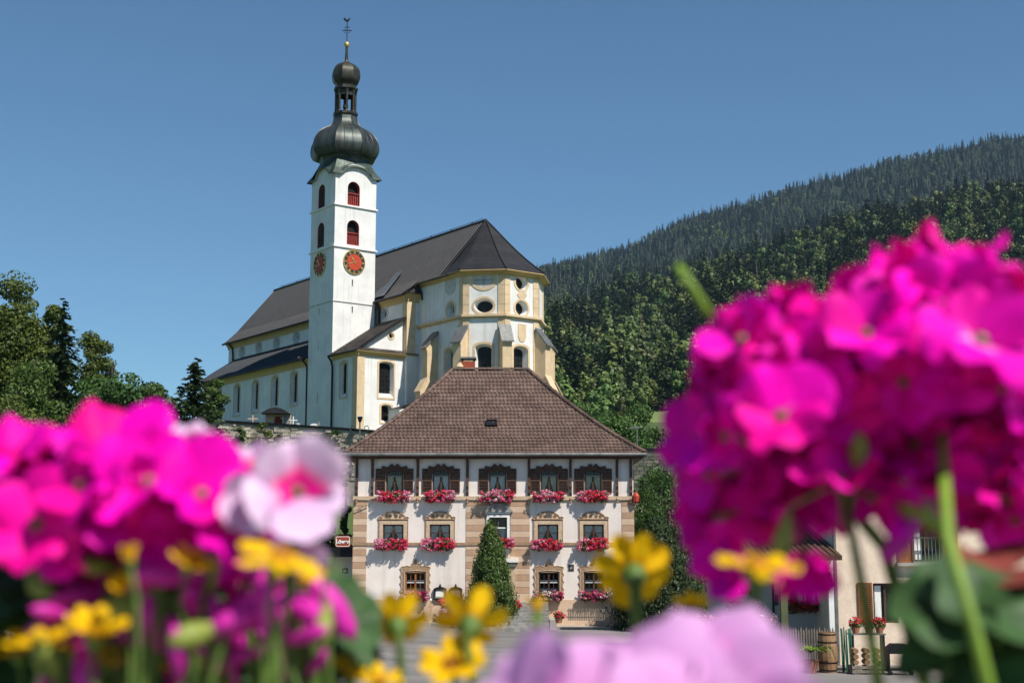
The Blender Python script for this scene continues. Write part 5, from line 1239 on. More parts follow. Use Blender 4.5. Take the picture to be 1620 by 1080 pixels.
# --- the flat roofed annexe left of the tavern
AN = thing('annexe', 'low white annexe with dark flat roof in the shade left of the tavern', 'building', (-14.5, 83.0, 0))
fa = Fr((0, 0, 0), (1, 0, 0)); ax = lambda px: at(px, 900, 83.0).x + 14.5; az = lambda py: at(520, py, 83.0).z
MB().panel(fa, rect(-8, 5.6, -.5, az(878)), [rect(ax(492), ax(520), az(963), az(894))], .3).build('wall', K['church'], AN)
MB().box(-8.3, 5.55, -3.2, 5, az(880), az(866)).build('flat_roof', K['iron'], AN)
dr = MB().fbox(fa, ax(492) + .01, ax(520) - .01, az(963), az(894.5), -.28, -.22).build('door', K['wood'], AN)
for i in range(5): MB().fbox(fa, ax(492) + .06 + i * .21, ax(492) + .22 + i * .21, az(961), az(896), -.218, -.2).build('door_board', K['wood'], dr)
fr_ = MB().ring(fa, rect(ax(541.5), ax(550), az(906.5), az(898.5)), rect(ax(543.3), ax(548.2), az(904.7), az(900.3)), .002, .05).build('wall_frame', K['iron'], AN); MB().fbox(fa, ax(543.3), ax(548.2), az(904.7), az(900.3), .002, .02).build('card', K['paper'], fr_)
MB().box(5.3, 5.55, -3.1, -2.9, -.5, az(880)).build('post', K['wood'], AN)
t = thing('garden_bench', 'dark bench in the shade against the white annexe wall', 'bench', at(540, 955, 82.4))
MB().box(-.8, .75, -.25, .2, .4, .47).build('seat', K['wood'], t); MB().box(-.8, .75, .18, .24, .5, .95).build('backrest', K['wood'], t)
for x_ in (-.7, .62): MB().box(x_, x_ + .08, -.22, .2, -.1, .4).build('leg', K['wood'], t)
for x_ in (-.45, .35): MB().lathe([(.16, .95), (.2, 1.05), (.12, 1.2), (.02, 1.24)], 8, (x_, .21)).build('backrest_finial', K['wood'], t)

# ------------------------------------------------------------------ trees and shrubs
def spot(px, ytop, Y, wpx):
    X = at(px, 700, Y).x; gz = float(ground_z(X, Y)); return Vector((X, Y, gz - .05)), at(px, ytop, Y).z - gz, wpx * Y / FPX
def bl(name, label, px, ytop, Y, wpx, seed, m, **k): b, h, w = spot(px, ytop, Y, wpx); return broadleaf(name, label, 'tree', b, h, w, seed, m, **k)
def sp(name, label, px, ytop, Y, wpx, seed, m, **k): b, h, w = spot(px, ytop, Y, wpx); return spruce(name, label, b, h, w, seed, m, **k)
bl('poplar_tree', 'tall yellowish green tree at the far left edge, highest of the left group', 14, 424, 112, 118, 1, K['lf_yel'], low=.12, nclump=120, per=110, leaf=.40, top_bias=.25)
bl('ash_tree', 'slim yellow green tree right of the highest left tree', 74, 462, 113, 66, 2, K['lf_yel'], low=.1, nclump=64, per=110, leaf=.36, top_bias=.35)
sp('spruce_tree', 'dark spruce in the middle of the left group of trees', 90, 478, 107, 165, 3, K['lf_dark'], nwh=44, nbr=13, nsp=12, needle=.46)
bl('birch_tree', 'thin loose crowned tree above the round walnut', 146, 506, 116, 66, 4, K['lf_yel'], low=.2, nclump=44, per=90, leaf=.34)
bl('walnut_tree', 'broad bright green tree with spiky outline left of the church', 172, 541, 106, 128, 5, K['lf_bri'], low=.1, nclump=50, per=150, leaf=.44)
bl('maple_tree', 'round mid green tree between the walnut and the spruce by the wall', 236, 588, 108, 92, 6, K['lf_mid'], low=.1, nclump=34, per=130, leaf=.38)
sp('spruce_tree', 'dense dark spruce in front of the left end of the church wall', 305, 568, 100, 215, 7, K['lf_dark'], nwh=46, nbr=13, nsp=12, needle=.46)
bl('lime_tree', 'small tree peeping out behind the spruce at the aisle roof', 334, 574, 142, 46, 8, K['lf_mid'], low=.2, nclump=18, per=90, leaf=.4)
bl('alder_tree', 'leafy mid green tree filling the gap between the tall left tree and the dark spruce', 48, 536, 104, 120, 16, K['lf_mid'], low=.05, nclump=44, per=120, leaf=.38)
bl('hazel_bush', 'yellow green bush at the lower left edge under the tall tree', 22, 588, 98, 120, 9, K['lf_yel'], low=.0, nclump=34, per=120, leaf=.34)
bl('elder_bush', 'mid green bush below the walnut tree', 120, 632, 97, 130, 10, K['lf_mid'], low=.0, nclump=32, per=120, leaf=.34)
bl('dogwood_bush', 'green bush below the round maple tree', 225, 660, 96, 110, 11, K['lf_mid'], low=.0, nclump=26, per=120, leaf=.32)
bl('juniper_bush', 'dark bush at the foot of the wall right of the spruce', 352, 690, 112, 70, 12, K['lf_dark'], low=.0, nclump=20, per=110, leaf=.3)
# behind the tavern on the right
bl('cherry_tree', 'bright green tree behind the right slope of the tavern roof', 984, 612, 118, 128, 13, K['lf_bri'], low=.05, nclump=44, per=140, leaf=.38)
bl('apple_tree', 'smaller light green tree left of the bright tree behind the tavern roof', 928, 604, 132, 82, 14, K['lf_bri'], low=.1, nclump=24, per=120, leaf=.4)
bl('orchard_tree', 'dark green round tree at the valley foot right of the tavern roof', 1046, 664, 125, 92, 15, K['lf_mid'], low=.05, nclump=26, per=110, leaf=.4)
for i, (px, yt, Y, w) in enumerate(((880, 640, 250, 60), (1100, 655, 260, 70), (1150, 662, 240, 60), (958, 640, 300, 46), (1210, 660, 270, 70), (1300, 655, 260, 80), (1420, 650, 280, 90), (1560, 655, 270, 90))):
    bl('valley_tree', ['hidden green tree at the hill foot left of the meadow strip', 'green tree at the right end of the meadow strip', 'green tree second right of the meadow strip', 'dark tree behind the bright trees at the roof edge', 'leafy tree behind the left edge of the magenta flowers', 'leafy tree behind the middle of the magenta flowers', 'leafy tree behind the right magenta flower head', 'leafy tree behind the far right magenta petals'][i], px, yt, Y, w, 30 + i, K['lf_mid'], low=.05, nclump=22, per=80, leaf=.75)
# conical evergreen in front of the entrance and the big yews on the right
gz = float(street_z(-1.3)); b = at(776, 970, 76.6)
cone_shrub('conical_evergreen', 'conical green evergreen standing before the tavern entrance', (b.x, 76.6, gz + .1), at(776, 820, 76.6).z - gz - .1, 3.05, 51, K['lf_thuja'], n=30000, leaf=.17, tufts=230, round_=.66)
b = at(1046, 980, 76.5); cone_shrub('yew_bush', 'large dark conical yew right of the tavern, the nearer of two', (b.x, 76.5, -.4), at(1046, 828, 76.5).z + .4, 5.6, 52, K['lf_dark'], n=30000, leaf=.2, tufts=200, round_=.6)
b = at(1056, 980, 81); cone_shrub('willow_bush', 'paler green tall bush behind the dark yew at the tavern corner', (b.x, 81, -.3), at(1034, 732, 81).z + .3, 5.4, 53, K['lf_bri'], n=34000, leaf=.2, tufts=240, round_=.22)
# climbers on the retaining wall
def climber(px, ytop, ybot, Y, wpx, seed, m, label):
    rng = np.random.default_rng(seed); a = at(px, ytop, Y); c = at(px, ybot, Y); t = thing('climbing_plant', label, 'climber', c); h = a.z - c.z; w = wpx * Y / FPX
    cl = [((rng.uniform(-.5, .5) * w * (1 - .5 * k / 13), rng.uniform(-.2, .1), h * k / 13), (w * .22, .22, h * .07)) for k in range(14)]
    v, f, tn = crown_geo(rng, cl, 60, .26); link('foliage', np_mesh('foliage', v, f, m, tn), t)
    MB().tube([(0, .2, -.5), (.1, .15, h * .5), (-.05, .15, h * .95)], [.05, .035, .01], 5).build('stem', K['bark'], t)
climber(414, 672, 745, 128.4, 34, 61, K['lf_yel'], 'yellow green climber on the wall below the shrine')
climber(440, 690, 745, 128.3, 20, 62, K['lf_yel'], 'small yellowish climber right of the larger one on the wall')
climber(521, 684, 745, 127.4, 40, 63, K['lf_mid'], 'dark green feathery climber on the wall near the tavern eave')
climber(378, 680, 745, 129.3, 24, 64, K['lf_mid'], 'green climber on the left stretch of the wall by the spruce')
# bushes above the annexe roof
for i, (px, yt, w) in enumerate(((520, 815, 60), (470, 790, 80), (549, 745, 20), (420, 780, 80))):
    bl('slope_bush', ['leafy shrub above the annexe roof beside the sign', 'dark shrub above the annexe roof behind the pale pink flower', 'narrow shrub squeezed between wall and tavern eave corner', 'shrub on the slope below the church wall left of the annexe'][i], px, yt, 90.5, w, 70 + i, K['lf_mid'], low=.0, nclump=24, per=90, leaf=.26)

# stone wall right of the tavern
t = thing('garden_wall', 'grey stone garden wall with dark coping right of the tavern roof', 'wall', (11.5, 96, 0))
z1 = at(1050, 714, 96).z; MB().box(-4, 9, 0, .6, -1, z1).build('wall_core', K['rubble'], t); MB().box(-4.1, 9.1, -.12, .7, z1 + .004, z1 + .25).build('coping', K['iron'], t)
rr = random.Random(3); mb = MB(); z = z1 - 3.4
while z < z1 - .2:
    h = rr.uniform(.2, .35); x = -4.0
    while x < 8.6:
        w = rr.uniform(.3, .7); d = rr.uniform(.03, .1); mb.box(x + .02, x + w - .02, -d, 0, z + .02, z + h - .02, rr.random()); x += w
    z += h
stuff(mb.build('face_stones', mat('dark_mossy_stone', (.20, .19, .16), .95, col2=(.08, .085, .065), scale=1.2, bump=.5, tone=.3), t))
t = thing('street_lamp', 'thin grey street lamp post right of the bright tree behind the tavern', 'lamp', at(1008, 716, 98)); MB().tube([(0, 0, -3), (0, 0, 1.8)], [.07, .05], 6).build('post', K['zinc'], t); MB().prism(f0, [(-.5, 1.75), (.1, 1.8), (.1, 1.92), (-.45, 1.9)], -.1, .1).build('lamp_head', K['zinc'], t)

# ------------------------------------------------------------------ the house on the right
QY = 54.0; QB = float(street_z(13)); qo = (at(1322, 950, QY).x, QY, QB)
RH = thing('stucco_house', 'rough cream stucco house with brown shutters behind the right flowers', 'house', qo)
q_x = lambda px, Y=QY: at(px, 930, Y).x - qo[0]
q_z = lambda py, Y=QY: at(1400, py, Y).z - QB
fq = Fr((0, 0, 0), (1, 0, 0)); o1 = rect(q_x(1447), q_x(1493), q_z(889), q_z(828)); o2 = rect(q_x(1381), q_x(1420), q_z(985), q_z(922)); o3 = rect(q_x(1560), q_x(1600), q_z(985), q_z(922))
mb = MB().panel(fq, [(0, -.3), (10, -.3), (10, 7.2), (5, 10.6), (0, 7.2)], [o1, o2, o3], .3); mb.panel(Fr((0, 0, 0), (0, -1, 0)), rect(-9, 0, -.3, 7.2)); hw = mb.build('wall', K['stucco_rough'], RH)
rf = MB()
for sg, x0, x1 in ((-1, -.9, 5), (1, 10.9, 5)):
    zb = 7.2 - .9 * .68; P = [(x0, -1.2, zb), (x1, -1.2, 10.6), (x1, 9.3, 10.6), (x0, 9.3, zb)]
    rf.add([(x, y, z + .25) for x, y, z in P] + P, [(0, 1, 2, 3), (7, 6, 5, 4), (0, 4, 5, 1), (1, 5, 6, 2), (2, 6, 7, 3), (3, 7, 4, 0)])
rroof = rf.build('roof', K['wood'], RH)
def ribs(name, P0, P1, Q0, Q1, n, m, owner):
    mb = MB(); P0, P1, Q0, Q1 = map(Vector, (P0, P1, Q0, Q1))
    for i in range(n): t_ = (i + .5) / n; mb.tube([P0.lerp(P1, t_), Q0.lerp(Q1, t_)], .05, 4)
    return stuff(mb.build(name, m, owner))
ribs('roof_tiles', (-.9, -1.2, 6.88), (5, -1.2, 10.9), (-.9, 9.3, 6.88), (5, 9.3, 10.9), 26, K['tile'], rroof)
def shutter_q(x0, x1, z0, z1, m=None):
    s_ = MB().ring(fq, rect(x0, x1, z0, z1), rect(x0 + .07, x1 - .07, z0 + .08, z1 - .08), .01, .06).build('shutter', m or K['wood_or'], RH); mb = MB(); z = z0 + .1
    while z < z1 - .12: mb.fbox(fq, x0 + .07, x1 - .07, z, z + .05, .015, .05); z += .075
    mb.build('louvres', m or K['wood_or'], s_)
shutter_q(q_x(1422), q_x(1446), q_z(889), q_z(826)); shutter_q(q_x(1356), q_x(1379), q_z(985), q_z(921)); shutter_q(q_x(1494), q_x(1518), q_z(889), q_z(826))
for po in (o1, o2, o3):
    x0, x1 = po[0][0], po[1][0]; z0, z1 = po[0][1], po[2][1]
    w = MB().ring(fq, rect(x0, x1, z0, z1), rect(x0 + .08, x1 - .08, z0 + .08, z1 - .08), -.25, -.15).build('window', K['wood'], RH)
    MB().fbox(fq, (x0 + x1) / 2 - .04, (x0 + x1) / 2 + .04, z0 + .08, z1 - .08, -.24, -.14).build('mullion', K['wood'], w); MB().fbox(fq, x0 + .08, x1 - .08, z0 + .08, z1 - .08, -.21, -.2).build('pane', K['leaded'], w); MB().fbox(fq, x0 + .1, x0 + .35, z0 + .1, z1 - .1, -.198, -.19).build('curtain', K['curtain'], w)
x0, x1 = q_x(1447), q_x(1493); bc = MB(); zb = q_z(889); zt = q_z(851); bc.fbox(fq, x0 - .05, x1 + .1, zt, zt + .05, .1, .16); bc.fbox(fq, x0 - .05, x1 + .1, zb, zb + .05, .1, .16)
for i in range(9): a = x0 + (x1 - x0) * i / 8; bc.fbox(fq, a - .015, a + .015, zb, zt, .115, .145)
bc.build('balcony_railing', K['zinc'], RH); MB().fbox(fq, x0 - .7, x1 + .3, zb - .14, zb - .01, 0, .25).build('sill', K['paving'], RH)
MB().box(-.32, -.12, -.25, -.05, -.3, q_z(880)).build('corner_post', K['white'], RH); MB().tube([(.0, -.12, -.3), (.0, -.12, 7)], .07, 6).build('downpipe', K['zinc'], RH)
# shaded wing under a deep porch roof
WY = 3.2; fw = Fr((0, WY, 0), (1, 0, 0)); wx = lambda px: at(px, 930, QY + WY).x - qo[0]; wz = lambda py: at(1250, py, QY + WY).z - QB
o4 = rect(wx(1260), wx(1288), wz(962), wz(918)); o5 = rect(wx(1150), wx(1190), wz(940), wz(905))
mb = MB().panel(fw, rect(-4.6, -.02, -.3, wz(860)), [o4, o5], .25); mb.build('wing_wall', K['stucco_grey'], RH)
for po, m in ((o4, K['curtain']), (o5, K['wood_or'])):
    a0, a1, z0, z1 = po[0][0], po[1][0], po[0][1], po[2][1]; w = MB().ring(fw, po, rect(a0 + .07, a1 - .07, z0 + .07, z1 - .07), -.2, -.1).build('window', K['wood_or'] if m is not K['curtain'] else K['greystone'], RH)
    MB().fbox(fw, a0 + .07, a1 - .07, z0 + .07, z1 - .07, -.18, -.17).build('pane', K['leaded'], w); MB().fbox(fw, (a0 + a1) / 2 - .03, (a0 + a1) / 2 + .03, z0 + .07, z1 - .07, -.19, -.1).build('mullion', K['white'], w); MB().fbox(fw, a0 + .08, a0 + .28, z0 + .1, z1 - .08, -.168, -.16).build('curtain', K['curtain'], w)
for e0, e1 in ((1249, 1259), (1289, 1299)): MB().fbox(fw, wx(e0), wx(e1), wz(966), wz(916), .01, .07).build('shutter', K['wood'], RH)
MB().fbox(fw, wx(1225), wx(1231), wz(957), wz(940), .002, .03).build('number_plate', mat('blue_enamel', (.015, .03, .10), .3), RH)
P = [(-4.9, -1.4, wz(884)), (-.02, -1.4, wz(884)), (-.02, 9, wz(800)), (-4.9, 9, wz(800))]; MB().add([(x, y, z + .18) for x, y, z in P] + P, [(0, 1, 2, 3), (7, 6, 5, 4), (0, 4, 5, 1), (1, 5, 6, 2), (2, 6, 7, 3), (3, 7, 4, 0)]).build('porch_roof', K['wood'], RH)
ribs('porch_tiles', (-4.9, -1.4, wz(884) + .2), (-.05, -1.4, wz(884) + .2), (-4.9, 9, wz(800) + .2), (-.05, 9, wz(800) + .2), 20, K['tile'], RH)
MB().box(wx(1206) - .1, wx(1206) + .16, -1.2, -.95, -.3, wz(884)).build('porch_post', mat('mossy_green_wood', (.10, .11, .055), .8), RH); MB().box(wx(1221), wx(1221) + .07, WY - .12, WY - .02, -.3, wz(884)).build('downpipe', K['iron'], RH)
MB().box(-4.6, -.4, 1.4, 1.7, -.3, .75).build('terrace_wall', K['stucco_grey'], RH)
# window box and hanging baskets in the shade
def hang(px, py, Y, w, h, label, m, name='flower_box', seed=1):
    t = thing(name, label, 'flower box', at(px, py, Y)); MB().box(-w / 2, w / 2, -.15, .1, -.2, -.02).build('trough', K['wood'], t)
    v, f, tt = crown_geo(np.random.default_rng(seed), [((x, -.1, rng.uniform(-.05, .1)), (w * .25, .2, h * .4)) for x in np.linspace(-w * .35, w * .35, 4)], 90, .1); stuff(link('blossoms', np_mesh('blossoms', v, f, m, np.clip(tt * .4, 0, 1)), t))
    v, f, tt = crown_geo(np.random.default_rng(seed + 1), [((x, -.08, -.05), (w * .25, .2, h * .4)) for x in np.linspace(-w * .35, w * .35, 4)], 60, .12); stuff(link('foliage', np_mesh('foliage', v, f, K['lf_mid'], tt), t))
hang(1268, 958, QY + WY - .2, 1.2, .7, 'dark red flower box under the shaded window of the right house', K['bloom'], seed=91)
hang(1178, 958, QY + 1.0, 1.3, .6, 'dark red flower box on the porch left of the mossy post', K['bloom'], seed=93)
t = thing('ground_cover', 'pink and white border flowers at the porch wall of the right house', 'flowers', at(1170, 985, QY - .6)); v, f, tt = crown_geo(np.random.default_rng(95), [((x, 0, .15), (.4, .3, .22)) for x in np.linspace(-1.6, 1.2, 7)], 70, .1); t2 = stuff(link('blossoms', np_mesh('blossoms', v, f, K['bloom_lo'], np.clip(tt + .2, 0, 1)), t))
v, f, tt = crown_geo(np.random.default_rng(96), [((x, 0.05, .05), (.4, .3, .22)) for x in np.linspace(-1.6, 1.2, 7)], 80, .13); stuff(link('foliage', np_mesh('foliage', v, f, K['lf_bri'], tt), t))
# garden fence, agapanthus, barrel, stakes, pallet crate, planter, cart
gb = lambda px, Y: Vector((at(px, 1000, Y).x, Y, QB))
t = thing('picket_fence', 'grey weathered picket fence behind the spiky plant on the right', 'fence', gb(1275, 52.2))
pk2 = MB().prism(f0, [(-.03, 0), (.03, 0), (.03, 1.12), (0, 1.2), (-.03, 1.12)], -.012, .012).mesh('picket', K['wood_gr'])
zt = at(1275, 992, 52.2).z - QB
for i in range(24): q = link('picket', pk2, t, (-1.18 + i * .1, 0, .0)); q.scale.z = zt / 1.2 * (1 + .03 * math.sin(i * 2.7))
for z_ in (.25, zt - .25): MB().box(-1.25, 1.2, .015, .05, z_, z_ + .07).build('rail', K['wood_gr'], t)
K['spiky'] = leafmat('strap_leaf_green', (.10, .18, .02), (.22, .32, .05), transl=.3)
t = thing('spiky_plant', 'bright green strap leaved plant before the picket fence', 'plant', gb(1281, 50.6)); rng = np.random.default_rng(98)
MB().lathe([(.2, 0), (.3, .45), (.33, .47), (.28, .44)], 12).build('pot', K['terracotta'], t)
lz = at(1281, 1012, 50.6).z - QB
for i in range(46):
    a = rng.random() * 6.28; ln = .6 + .55 * rng.random(); pts = []
    for j in range(5): s = j / 4; pts.append((math.cos(a) * ln * s * 1.0, math.sin(a) * ln * s, lz - .45 + ln * (.75 * s - .75 * s * s * (0.6 + .6 * rng.random()) )))
    V = []
    for j, p in enumerate(pts): wd = .04 * (1 - (j / 4) ** 2) + .004; V += [(p[0] - math.sin(a) * wd, p[1] + math.cos(a) * wd, p[2]), (p[0] + math.sin(a) * wd, p[1] - math.cos(a) * wd, p[2])]
    MB().add(V, [(2 * j, 2 * j + 1, 2 * j + 3, 2 * j + 2) for j in range(4)], float(rng.random())).build('leaf', K['spiky'], t)
t = thing('wooden_barrel', 'old oak barrel with iron hoops beside the green stakes', 'barrel', gb(1308, 50.9)); bh = at(1308, 999, 50.9).z - QB
n = 14
for k in range(n):
    a0, a1 = 2 * math.pi * (k + .02) / n, 2 * math.pi * (k + .98) / n; V = []
    for s in range(6): q = s / 5; r_ = .30 + .07 * math.sin(math.pi * q); V += [(r_ * math.cos(a0), r_ * math.sin(a0), bh * q), (r_ * math.cos(a1), r_ * math.sin(a1), bh * q)]
    MB().add(V, [(2 * s, 2 * s + 1, 2 * s + 3, 2 * s + 2) for s in range(5)]).build('stave', K['wood_barrel'], t)
for q in (.06, .25, .75, .94): r_ = .306 + .07 * math.sin(math.pi * q); MB().lathe([(r_, bh * q - .025), (r_ + .004, bh * q + .025), (r_ - .05, bh * q + .02)], 24).build('hoop', K['iron'], t)
MB().lathe([(.29, bh - .04), (.29, bh - .03)], 20).build('lid', K['wood_gr'], t)
t = thing('stake_bundle', 'bundle of green painted garden stakes leaning by the barrel', 'stakes', gb(1340, 51.0)); sh = at(1340, 988, 51).z - QB
for i in range(9): x_ = -.2 + i * .05; MB().tube([(x_, .1 * (i % 3), 0), (x_ + rng.uniform(-.05, .05), .1 * (i % 3) + .05, sh * rng.uniform(.85, 1.02))], .022, 5).build('stake', K['green_paint'], t)
t = thing('pallet_crate', 'low pallet wood crate with stacked firewood beside the green stakes', 'crate', gb(1368, 50.4))
for z_ in (.05, .2): MB().box(-.6, .55, -.4, -.37, z_, z_ + .1).build('board', K['wood_gr'], t)
for x_ in (-.58, -.05, .48): MB().box(x_, x_ + .08, -.37, .35, 0, .3).build('batten', K['wood_gr'], t)
for i in range(9): MB().tube([(-.42 + (i % 3) * .4, -.30, .42 + (i // 3) * .2), (-.42 + (i % 3) * .4 + .03, .3, .42 + (i // 3) * .2)], .10, 7).build('log', K['wood_barrel'], t)
t = thing('planter', 'dark planter table with red geraniums by the lower shutter of the right house', 'planter', gb(1375, 51.6)); ph = at(1375, 1001, 51.6).z - QB
MB().box(-.75, .55, -.3, .3, ph - .05, ph).build('table_top', K['zinc'], t)
for x_ in (-.7, .45): MB().box(x_, x_ + .06, -.25, .25, 0, ph - .05).build('leg', K['iron'], t)
for i, x_ in enumerate((-.5, 0, .4)):
    MB().lathe([(.12, ph), (.17, ph + .22), (.18, ph + .23)], 10, (x_, 0)).build('pot', K['terracotta'], t)
    v, f, tt = crown_geo(np.random.default_rng(120 + i), [((x_, 0, ph + .42), (.26, .2, .2))], 130, .09); stuff(link('blossoms', np_mesh('blossoms', v, f, K['bloom'], np.clip(tt * .5, 0, 1)), t)); v, f, tt = crown_geo(np.random.default_rng(130 + i), [((x_, 0, ph + .32), (.24, .2, .18))], 120, .11); stuff(link('foliage', np_mesh('foliage', v, f, K['lf_bri'], tt), t))
t = thing('grill_cart', 'black wheeled grill cart in front of the right house', 'cart', gb(1416, 50.0))
MB().box(-.35, .5, -.25, .25, .16, .24).build('shelf', K['iron'], t); MB().prism(f0, [(-.35, .75), (.5, .75), (.5, .95), (.3, 1.1), (-.15, 1.1), (-.35, .95)], -.25, .25).build('hood', K['iron'], t)
for x_ in (-.33, .44): MB().box(x_, x_ + .05, -.22, .22, .1, .78).build('leg', K['iron'], t)
for x_ in (-.3, .45): MB().tube([(x_, -.28, .08), (x_, -.22, .08)], .085, 12).build('wheel', K['iron'], t)
# far left: pale wall, stone post and yellow flowering shrubs
t = thing('garden_fence', 'pale horizontal board fence at the lower left behind the flowers', 'fence', (at(70, 980, 46).x, 46, 0.1))
zf = at(70, 968, 46).z - .1
for i in range(5): MB().box(-2.2, 2.2, -.02, .02, zf - .28 * (i + 1) + .02, zf - .28 * i).build('board', K['sandstone'], t)
for x_ in (-1.5, -.15, 1.6): MB().box(x_, x_ + .12, .02, .12, -.1, zf + .1).build('post', K['wood'], t)
MB().lathe([(.05, zf - .05), (.09, zf + .02), (.03, zf + .1)], 8, (.12, -.1)).build('knob', K['iron'], t)
K['bloom_y'] = rampmat('yellow_shrub_blooms', [(0, (.03, .06, .01)), (.5, (.10, .16, .02)), (.7, (.45, .40, .02)), (1, (.70, .60, .05))])
for i, (px, py, Y, w, h) in enumerate(((10, 905, 40, 1.3, 1.5), (105, 1085, 30, 1.6, .9), (60, 1075, 34, 1.4, .8))):
    p = at(px, py, Y); t = thing('flowering_shrub', ['yellow green shrub at the left edge behind the geranium leaves', 'yellow flowering shrub low at the bottom left behind the daisies', 'small yellow flowered shrub next to the stone post at the lower left'][i], 'shrub', (p.x, Y, .05)); hh = p.z - .05
    v, f, tt = crown_geo(np.random.default_rng(140 + i), [((a, b_, c) ) for a, b_, c in []] or [((w * .3 * math.cos(k), w * .3 * math.sin(k), hh * (.35 + .6 * ((k * 7) % 5) / 5)), (w * .3, w * .3, h * .25)) for k in range(12)], 110, .10); stuff(link('foliage', np_mesh('foliage', v, f, K['bloom_y'], tt), t)); MB().tube([(0, 0, -.2), (0, 0, hh * .8)], .05, 5).build('stem', K['bark'], t)
t = thing('stone_post', 'rough brown stone gatepost at the lower left edge', 'post', (at(4, 1040, 36).x, 36, 0)); zp = at(4, 1030, 36).z
MB().box(-.3, .3, -.25, .25, -.1, zp).build('shaft', K['stone'], t); MB().box(-.36, .36, -.31, .31, zp + .003, zp + .12).build('cap', K['greystone'], t)

# ------------------------------------------------------------------ the terrace the picture is taken from, and its flower trough
TZ = ZC - .36
structure(MB().box(-7, 7, -6, .95, -1.0, ZC - 1.6).build('terrace', K['paving']))
structure(MB().box(-7, 7, .30, .949, ZC - 1.596, TZ - .26).build('parapet', K['stucco_grey']))
t = thing('planter_trough', 'long terracotta flower trough on the parapet below the picture edge', 'planter', (0, .6, TZ - .256))
mb = MB()
for x0, x1, y0, y1, z0, z1 in ((-.62, .62, -.2, .2, 0, .03), (-.62, .62, -.2, -.17, .03, .26), (-.62, .62, .17, .2, .03, .26), (-.62, -.59, -.17, .17, .03, .26), (.59, .62, -.17, .17, .03, .26)): mb.box(x0, x1, y0, y1, z0, z1)
mb.build('trough', K['terracotta'], t); MB().box(-.588, .588, -.168, .168, .03, .24).build('soil', K['bark'], t)

# ------------------------------------------------------------------ foreground flowers
def petalmat(name, body, base, ub, blotch=None, transl=.09, rnd=.12, edge=None, alt=None):
    m = bpy.data.materials.new(name); m.use_nodes = True; N = m.node_tree.nodes; L = m.node_tree.links; b = N['Principled BSDF']; b.inputs['Roughness'].default_value = .6; b.inputs['Specular IOR Level'].default_value = .12
    b.inputs['Sheen Weight'].default_value = 0
    a = N.new('ShaderNodeAttribute'); a.attribute_name = 'along'; rp = N.new('ShaderNodeValToRGB'); el = rp.color_ramp.elements
    stops = [(0, base), (ub, blotch or base), (ub + .22, body), (1, edge or body)]
    while len(el) < len(stops): el.new(.5)
    for e, (p, c) in zip(el, stops): e.position = p; e.color = (*c, 1)
    L.new(a.outputs['Fac'], rp.inputs[0])
    tc = N.new('ShaderNodeTexCoord'); mp = N.new('ShaderNodeMapping'); mp.inputs['Scale'].default_value = (40, 500, 40); L.new(tc.outputs['Object'], mp.inputs[0])
    no = N.new('ShaderNodeTexNoise'); no.inputs['Scale'].default_value = 1.0; no.inputs['Detail'].default_value = 3; L.new(mp.outputs[0], no.inputs['Vector'])
    oi = N.new('ShaderNodeObjectInfo'); ad = N.new('ShaderNodeMath'); ad.operation = 'ADD'; L.new(no.outputs[0], ad.inputs[0]); L.new(oi.outputs['Random'], ad.inputs[1])
    mr = N.new('ShaderNodeMapRange'); mr.inputs[1].default_value = .3; mr.inputs[2].default_value = 1.7; mr.inputs[3].default_value = 1 - rnd; mr.inputs[4].default_value = 1 + rnd; L.new(ad.outputs[0], mr.inputs[0])
    vm = N.new('ShaderNodeVectorMath'); vm.operation = 'SCALE'; L.new(rp.outputs[0], vm.inputs[0]); L.new(mr.outputs[0], vm.inputs['Scale'])
    col = vm.outputs[0]
    if alt:                                       # some petals redder than the rest
        m1 = N.new('ShaderNodeMath'); m1.operation = 'MULTIPLY'; m1.inputs[1].default_value = 7.31; m2 = N.new('ShaderNodeMath'); m2.operation = 'FRACT'; L.new(oi.outputs['Random'], m1.inputs[0]); L.new(m1.outputs[0], m2.inputs[0])
        r3 = N.new('ShaderNodeMapRange'); r3.inputs[1].default_value = .45; r3.inputs[2].default_value = 1.0; r3.inputs[3].default_value = 0; r3.inputs[4].default_value = .8; L.new(m2.outputs[0], r3.inputs[0])
        mx = N.new('ShaderNodeMix'); mx.data_type = 'RGBA'; L.new(r3.outputs[0], mx.inputs[0]); L.new(col, mx.inputs[6]); mx.inputs[7].default_value = (*alt, 1); col = mx.outputs[2]
    L.new(col, b.inputs['Base Color'])
    tr = N.new('ShaderNodeBsdfTranslucent'); L.new(col, tr.inputs[0]); ms = N.new('ShaderNodeMixShader'); ms.inputs[0].default_value = transl
    L.new(b.outputs[0], ms.inputs[1]); L.new(tr.outputs[0], ms.inputs[2]); L.new(ms.outputs[0], N['Material Output'].inputs[0]); return m
K['mag'] = petalmat('magenta_petal', (.80, .0, .43), (.82, .30, .66), .06, (.78, .003, .32), rnd=.24, alt=(.76, .002, .20))
K['pale'] = petalmat('pale_pink_petal', (.58, .25, .54), (.80, .04, .40), .24, (.80, .006, .34), rnd=.08, edge=(.62, .33, .60))
K['mag_w'] = petalmat('magenta_petal_white_throat', (.82, .0, .45), (.95, .70, .92), .08, (.90, .25, .70), rnd=.1)
K['white_pink'] = petalmat('white_pink_petal', (.66, .42, .64), (.82, .02, .34), .30, (.84, .01, .24), rnd=.06, edge=(.72, .54, .72))
K['yel'] = petalmat('yellow_petal', (.82, .50, .004), (.72, .32, .0), .1, transl=.25, rnd=.12)
K['stem'] = mat('green_stem', (.085, .15, .025), .5, var=.25, scale=60)
K['stem_l'] = mat('light_green_stem', (.17, .28, .03), .5, var=.2, scale=60)
